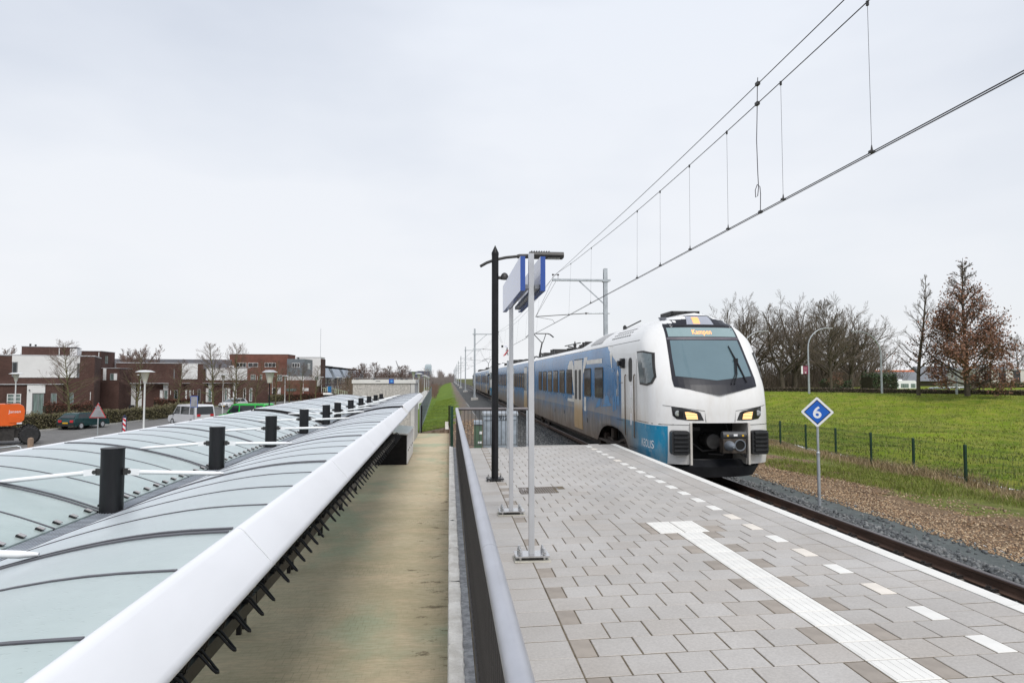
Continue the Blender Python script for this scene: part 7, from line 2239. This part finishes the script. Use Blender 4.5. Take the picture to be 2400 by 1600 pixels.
for x0, x1 in ((-1.75, -1.15), (-0.75, 0.6), (1.0, 1.8)):
    MB().box(x0, x1, -1.075, -1.05, 1.35, 1.95).build('window', GLASSG, cv)
MB().box(-0.6, 0.1, -0.4, 0.4, 2.42, 2.6).build('roof_hatch', WHITE, cv)
for s in (-1, 1):
    MB().cyl((0, s * 0.95 - 0.09, 0.32), 0.32, 0.18, 16, 'y').build('wheel', RUBBER, cv, 40)

# ------------------------------------------------------------------ excavator at the left edge
ORG = M('excavator_orange', (0.72, 0.115, 0.012), 0.38, 0, 0.06, 1.5, spec=0.5)
ORGD = M('excavator_dark_grille', (0.23, 0.035, 0.02), 0.6, 0, 0.2, 30)
ex = thing('excavator', 'orange wheeled excavator with big black tyres on the street', 'excavator', (-30.05, 47.6, -2.6), R(32))
prof = [(-3.4, 0.0), (1.3, -0.02), (1.75, 0.10), (1.98, 0.35), (2.02, 0.95), (1.95, 1.22), (1.70, 1.38), (-3.4, 1.38)]
MB().prism([(x, 1.28 + z) for x, z in prof], -0.95, 0.95, 'y').build('upper_body', ORG, ex, 30)
MB().box(-3.4, 0.62, -0.972, -0.952, 1.62, 1.86).box(-3.4, 0.40, -0.972, -0.952, 2.03, 2.34).build('grille', ORGD, ex)
MB().box(-0.60, 0.14, -0.99, -0.975, 1.88, 2.00).build('green_label', M('label_green', (0.02, 0.30, 0.06), 0.5), ex)
MB().box(0.655, 0.685, -0.958, -0.945, 1.29, 2.65).build('panel_gap', DARK, ex)
MB().prism([(1.1, 1.98), (1.75, 1.78), (1.82, 1.70), (1.75, 1.46), (1.2, 1.44)], -0.985, -0.955, 'y').build('side_moulding', ORG, ex)
MB().box(-3.4, 0.35, -0.9, 0.9, 1.02, 1.27).build('chassis_plate', BLACK, ex)
v, f = text_geo('Jansen', 0.27)
MB().add([(1.48 + p[0] * 0.95, -0.962, 2.17 + p[1]) for p in v], f).build('lettering', WHITE, ex)
MB().box(1.60, 1.88, -0.965, -0.953, 1.36, 1.46).build('white_label', WHITE, ex)
MB().tube([(1.0, -0.8, 2.66), (1.3, -0.8, 2.70), (1.8, -0.8, 2.72), (1.9, -0.8, 2.60)], 0.022, 6).tube([(0.95, -0.6, 2.64), (1.15, -0.6, 2.85)], 0.02, 6).build('grab_rail', DARK, ex)
MB().prism([(-3.4, 2.66), (-0.72, 2.66), (-1.05, 3.5), (-1.3, 4.1), (-3.4, 4.1)], -0.9, 0.1, 'y').build('cab', M('cab_frame_grey', (0.32, 0.30, 0.32), 0.5), ex)
MB().prism([(-3.0, 2.8), (-0.95, 2.8), (-1.2, 3.45), (-1.4, 3.95), (-3.0, 3.95)], -0.91, -0.901, 'y').build('cab_window', GLASSG, ex)
MB().box(-2.6, 1.9, -0.65, 0.65, 0.45, 1.02).box(0.75, 1.5, -0.75, 0.75, 0.28, 1.1).box(-2.0, -0.3, -0.8, 0.8, 0.35, 0.9).build('undercarriage', M('muddy_black', (0.035, 0.032, 0.030), 0.8, 0, 0.4, 5), ex)
for x in (-0.05, 2.30):
    for s in (-1, 1):
        w = MB().lathe([(0.30, -0.22), (0.50, -0.24), (0.56, -0.16), (0.57, 0.16), (0.50, 0.24), (0.30, 0.22)], (0, 0, 0), 28).xf(Matrix.Translation((x, s * 0.95, 0.60)) @ Matrix.Rotation(s * PI / 2, 4, 'Y') @ Matrix.Rotation(PI / 2, 4, 'Z')).xf(Matrix.Identity(4))
        w = MB()
        prof_ = [(0.30, -0.22), (0.50, -0.24), (0.56, -0.16), (0.57, 0.16), (0.50, 0.24), (0.30, 0.22)]
        w.lathe(prof_, (0, 0, 0), 28)
        w.xf(Matrix.Translation((x, s * 0.95, 0.60)) @ Matrix.Rotation(-s * PI / 2, 4, 'X'))
        wh = w.build('wheel', RUBBER, ex, 40)
        tb_ = MB()
        for k in range(20):
            a = 2 * PI * k / 20
            for q in (-1, 1):
                tb_.obox((math.cos(a + q * 0.08) * 0.585, math.sin(a + q * 0.08) * 0.585, q * 0.11), (0.06, 0.07, 0.22), a, q * 0.5)
        tb_.xf(Matrix.Translation((x, s * 0.95, 0.60)) @ Matrix.Rotation(-s * PI / 2, 4, 'X')).build('tyre_lugs', RUBBER, wh)
        MB().lathe([(0.30, 0.12), (0.26, 0.16), (0.10, 0.2), (0.01, 0.2)], (0, 0, 0), 16).xf(Matrix.Translation((x, s * 0.95, 0.60)) @ Matrix.Rotation(-s * PI / 2, 4, 'X')).build('hub', MATS['muddy_black'], wh, 40)

# ------------------------------------------------------------------ signs, bollards, cycle stands, footbridge
ts = thing('warning_sign', 'back of a grey triangular sign with red rim on a thin grey pole', 'traffic sign', (-17.5, 36.0, -2.6), R(-4))
MB().cyl((0, 0.04, 0), 0.028, 3.12, 10).build('pole', GALV, ts, 40)
tri = lambda r: [(0, 2.62 + r), (-r * 0.866, 2.62 - r / 2), (r * 0.866, 2.62 - r / 2)]
pl = MB().prism(tri(0.49), 0.0, 0.012, 'y').build('red_rim', M('sign_rim_red', (0.50, 0.035, 0.04), 0.5), ts)
MB().prism(tri(0.425), -0.006, -0.001, 'y').build('sign_back', M('sign_back_grey', (0.30, 0.30, 0.32), 0.5, 0.2), pl)
MB().box(-0.14, 0.14, -0.02, -0.007, 2.90, 2.93).box(-0.32, 0.32, -0.02, -0.007, 2.44, 2.47).build('clamp', GALV, ts)
bs = thing('parking_sign', 'back of a grey sign with blue rim on a thin pole beside the silver van', 'traffic sign', (-18.6, 52.0, -2.6), R(-4))
MB().cyl((0, 0.04, 0), 0.028, 3.05, 10).build('pole', GALV, bs, 40)
pl = MB().box(-0.27, 0.27, 0.0, 0.012, 2.22, 3.05).build('blue_rim', BLUE, bs)
MB().box(-0.235, 0.235, -0.006, -0.001, 2.26, 3.01).build('sign_back', MATS['sign_back_grey'], pl)
MB().box(-0.22, 0.22, -0.016, -0.007, 2.98, 3.0).box(-0.02, 0.02, -0.016, -0.007, 2.27, 2.97).build('clamp', GALV, bs)
bp = thing('marker_post', 'red and white striped marker post on a dark blue base by the road', 'marker post', (-23.9, 53.0, -2.6), R(-10))
MB().box(-0.16, 0.16, 0.0, 0.06, 0, 1.52).cyl((0, 0.03, 1.5), 0.07, 0.14, 8).build('post', M('post_navy', (0.03, 0.035, 0.09), 0.5), bp)
MB().box(-0.09, 0.13, -0.012, -0.001, 0.3, 1.42).build('white_board', WHITE, bp)
for k in range(3):
    z = 0.36 + k * 0.38
    MB().prism([(-0.09, z + 0.18), (0.13, z), (0.13, z + 0.19), (-0.09, z + 0.37)] if k < 2 else [(-0.09, z + 0.18), (0.13, z), (0.13, z + 0.19), (-0.09, z + 0.30)], -0.018, -0.013, 'y').build('red_stripe', RED, bp)
for i, (x, y) in enumerate(((-17.45, 29.0), (-16.0, 30.0))):
    cs = thing('cycle_stand', ['galvanised hoop cycle stand at the left edge', 'galvanised hoop cycle stand beside the wooden post'][i], 'cycle stand', (x, y, -2.6), R(10))
    MB().tube([(-0.62, 0, 0), (-0.62, 0, 1.38), (-0.56, 0, 1.52), (-0.45, 0, 1.57), (0.30, 0, 1.66), (0.42, 0, 1.62), (0.46, 0, 1.5), (0.46, 0, 0)], 0.03, 10).build('hoop', GALV, cs, 60)
wp = thing('wooden_post', 'short weathered wooden post before the excavator wheel', 'post', (-18.9, 33.0, -2.6), 0)
MB().lathe([(0.12, 0), (0.12, 1.58), (0.10, 1.64), (0.02, 1.67)], (0, 0, 0), 12).build('trunk', M('weathered_wood', (0.26, 0.185, 0.135), 0.85, 0, 0.25, 6, stretch=(3, 3, 0.4)), wp, 40)
bk = thing('bicycle', 'black bicycle with only its handlebar showing above the canopy edge', 'bicycle', (-16.2, 30.6, -2.2), R(40))
mb = MB()
for y in (-0.52, 0.52):
    w = MB().lathe([(0.32, -0.02), (0.35, 0), (0.32, 0.02), (0.31, 0)], (0, 0, 0), 24).xf(Matrix.Translation((0, y, 0.35)) @ Matrix.Rotation(PI / 2, 4, 'Y'))
    w.build('wheel', RUBBER, bk)
MB().tube([(0, -0.52, 0.35), (0, -0.12, 0.85), (0, 0.38, 0.9), (0, 0.52, 0.35)], 0.02, 8).tube([(0, -0.12, 0.85), (0, -0.05, 0.3), (0, 0.38, 0.85)], 0.02, 8).tube([(0, 0.38, 0.85), (0, 0.34, 1.12)], 0.018, 8).build('frame', BLACK, bk, 60)
MB().tube([(-0.30, 0.18, 1.20), (-0.18, 0.30, 1.17), (0, 0.36, 1.12), (0.18, 0.30, 1.17), (0.30, 0.18, 1.20)], 0.018, 8).build('handlebar', BLACK, bk, 60)
MB().obox((0, -0.16, 0.96), (0.15, 0.26, 0.06)).build('saddle', BLACK, bk)
fb2 = thing('footbridge', 'small arched footbridge with white barred railings over the ditch', 'footbridge', (-27.2, 152.5, -2.6), R(-62))
GW = M('pale_green_white', (0.55, 0.62, 0.46), 0.5)
mb = MB()
arc = lambda t: 1.0 * math.sin(PI * t)
mb.add([(x, -5 + 10 * i / 12, 0.2 + arc(i / 12)) for i in range(13) for x in (-0.9, 0.9)], [(2 * i, 2 * i + 1, 2 * i + 3, 2 * i + 2) for i in range(12)])
mb.build('deck', M('bridge_deck', (0.30, 0.25, 0.19), 0.8), fb2)
for s in (-1, 1):
    MB().tube([(s * 0.9, -5 + 10 * i / 12, 1.25 + arc(i / 12)) for i in range(13)], 0.05, 6).build('handrail', GW, fb2, 60)
    for k in range(21):
        t = (k + 0.5) / 21
        MB().box(s * 0.9 - 0.035, s * 0.9 + 0.035, -5 + 10 * t - 0.05, -5 + 10 * t + 0.05, 0.2 + arc(t), 1.25 + arc(t)).build('bar', GW, fb2)
ib = thing('information_board', 'bright blue board on posts before the blue grey houses', 'sign board', (-25.9, 151.5, -2.6), R(8))
MB().box(-0.42, 0.42, 0, 0.08, 1.2, 2.55).build('board', M('board_blue', (0.02, 0.22, 0.55), 0.4), ib)
MB().box(0.43, 0.55, 0, 0.08, 0.0, 2.6).box(-0.5, -0.43, 0, 0.08, 0, 2.6).build('post', LW, ib)
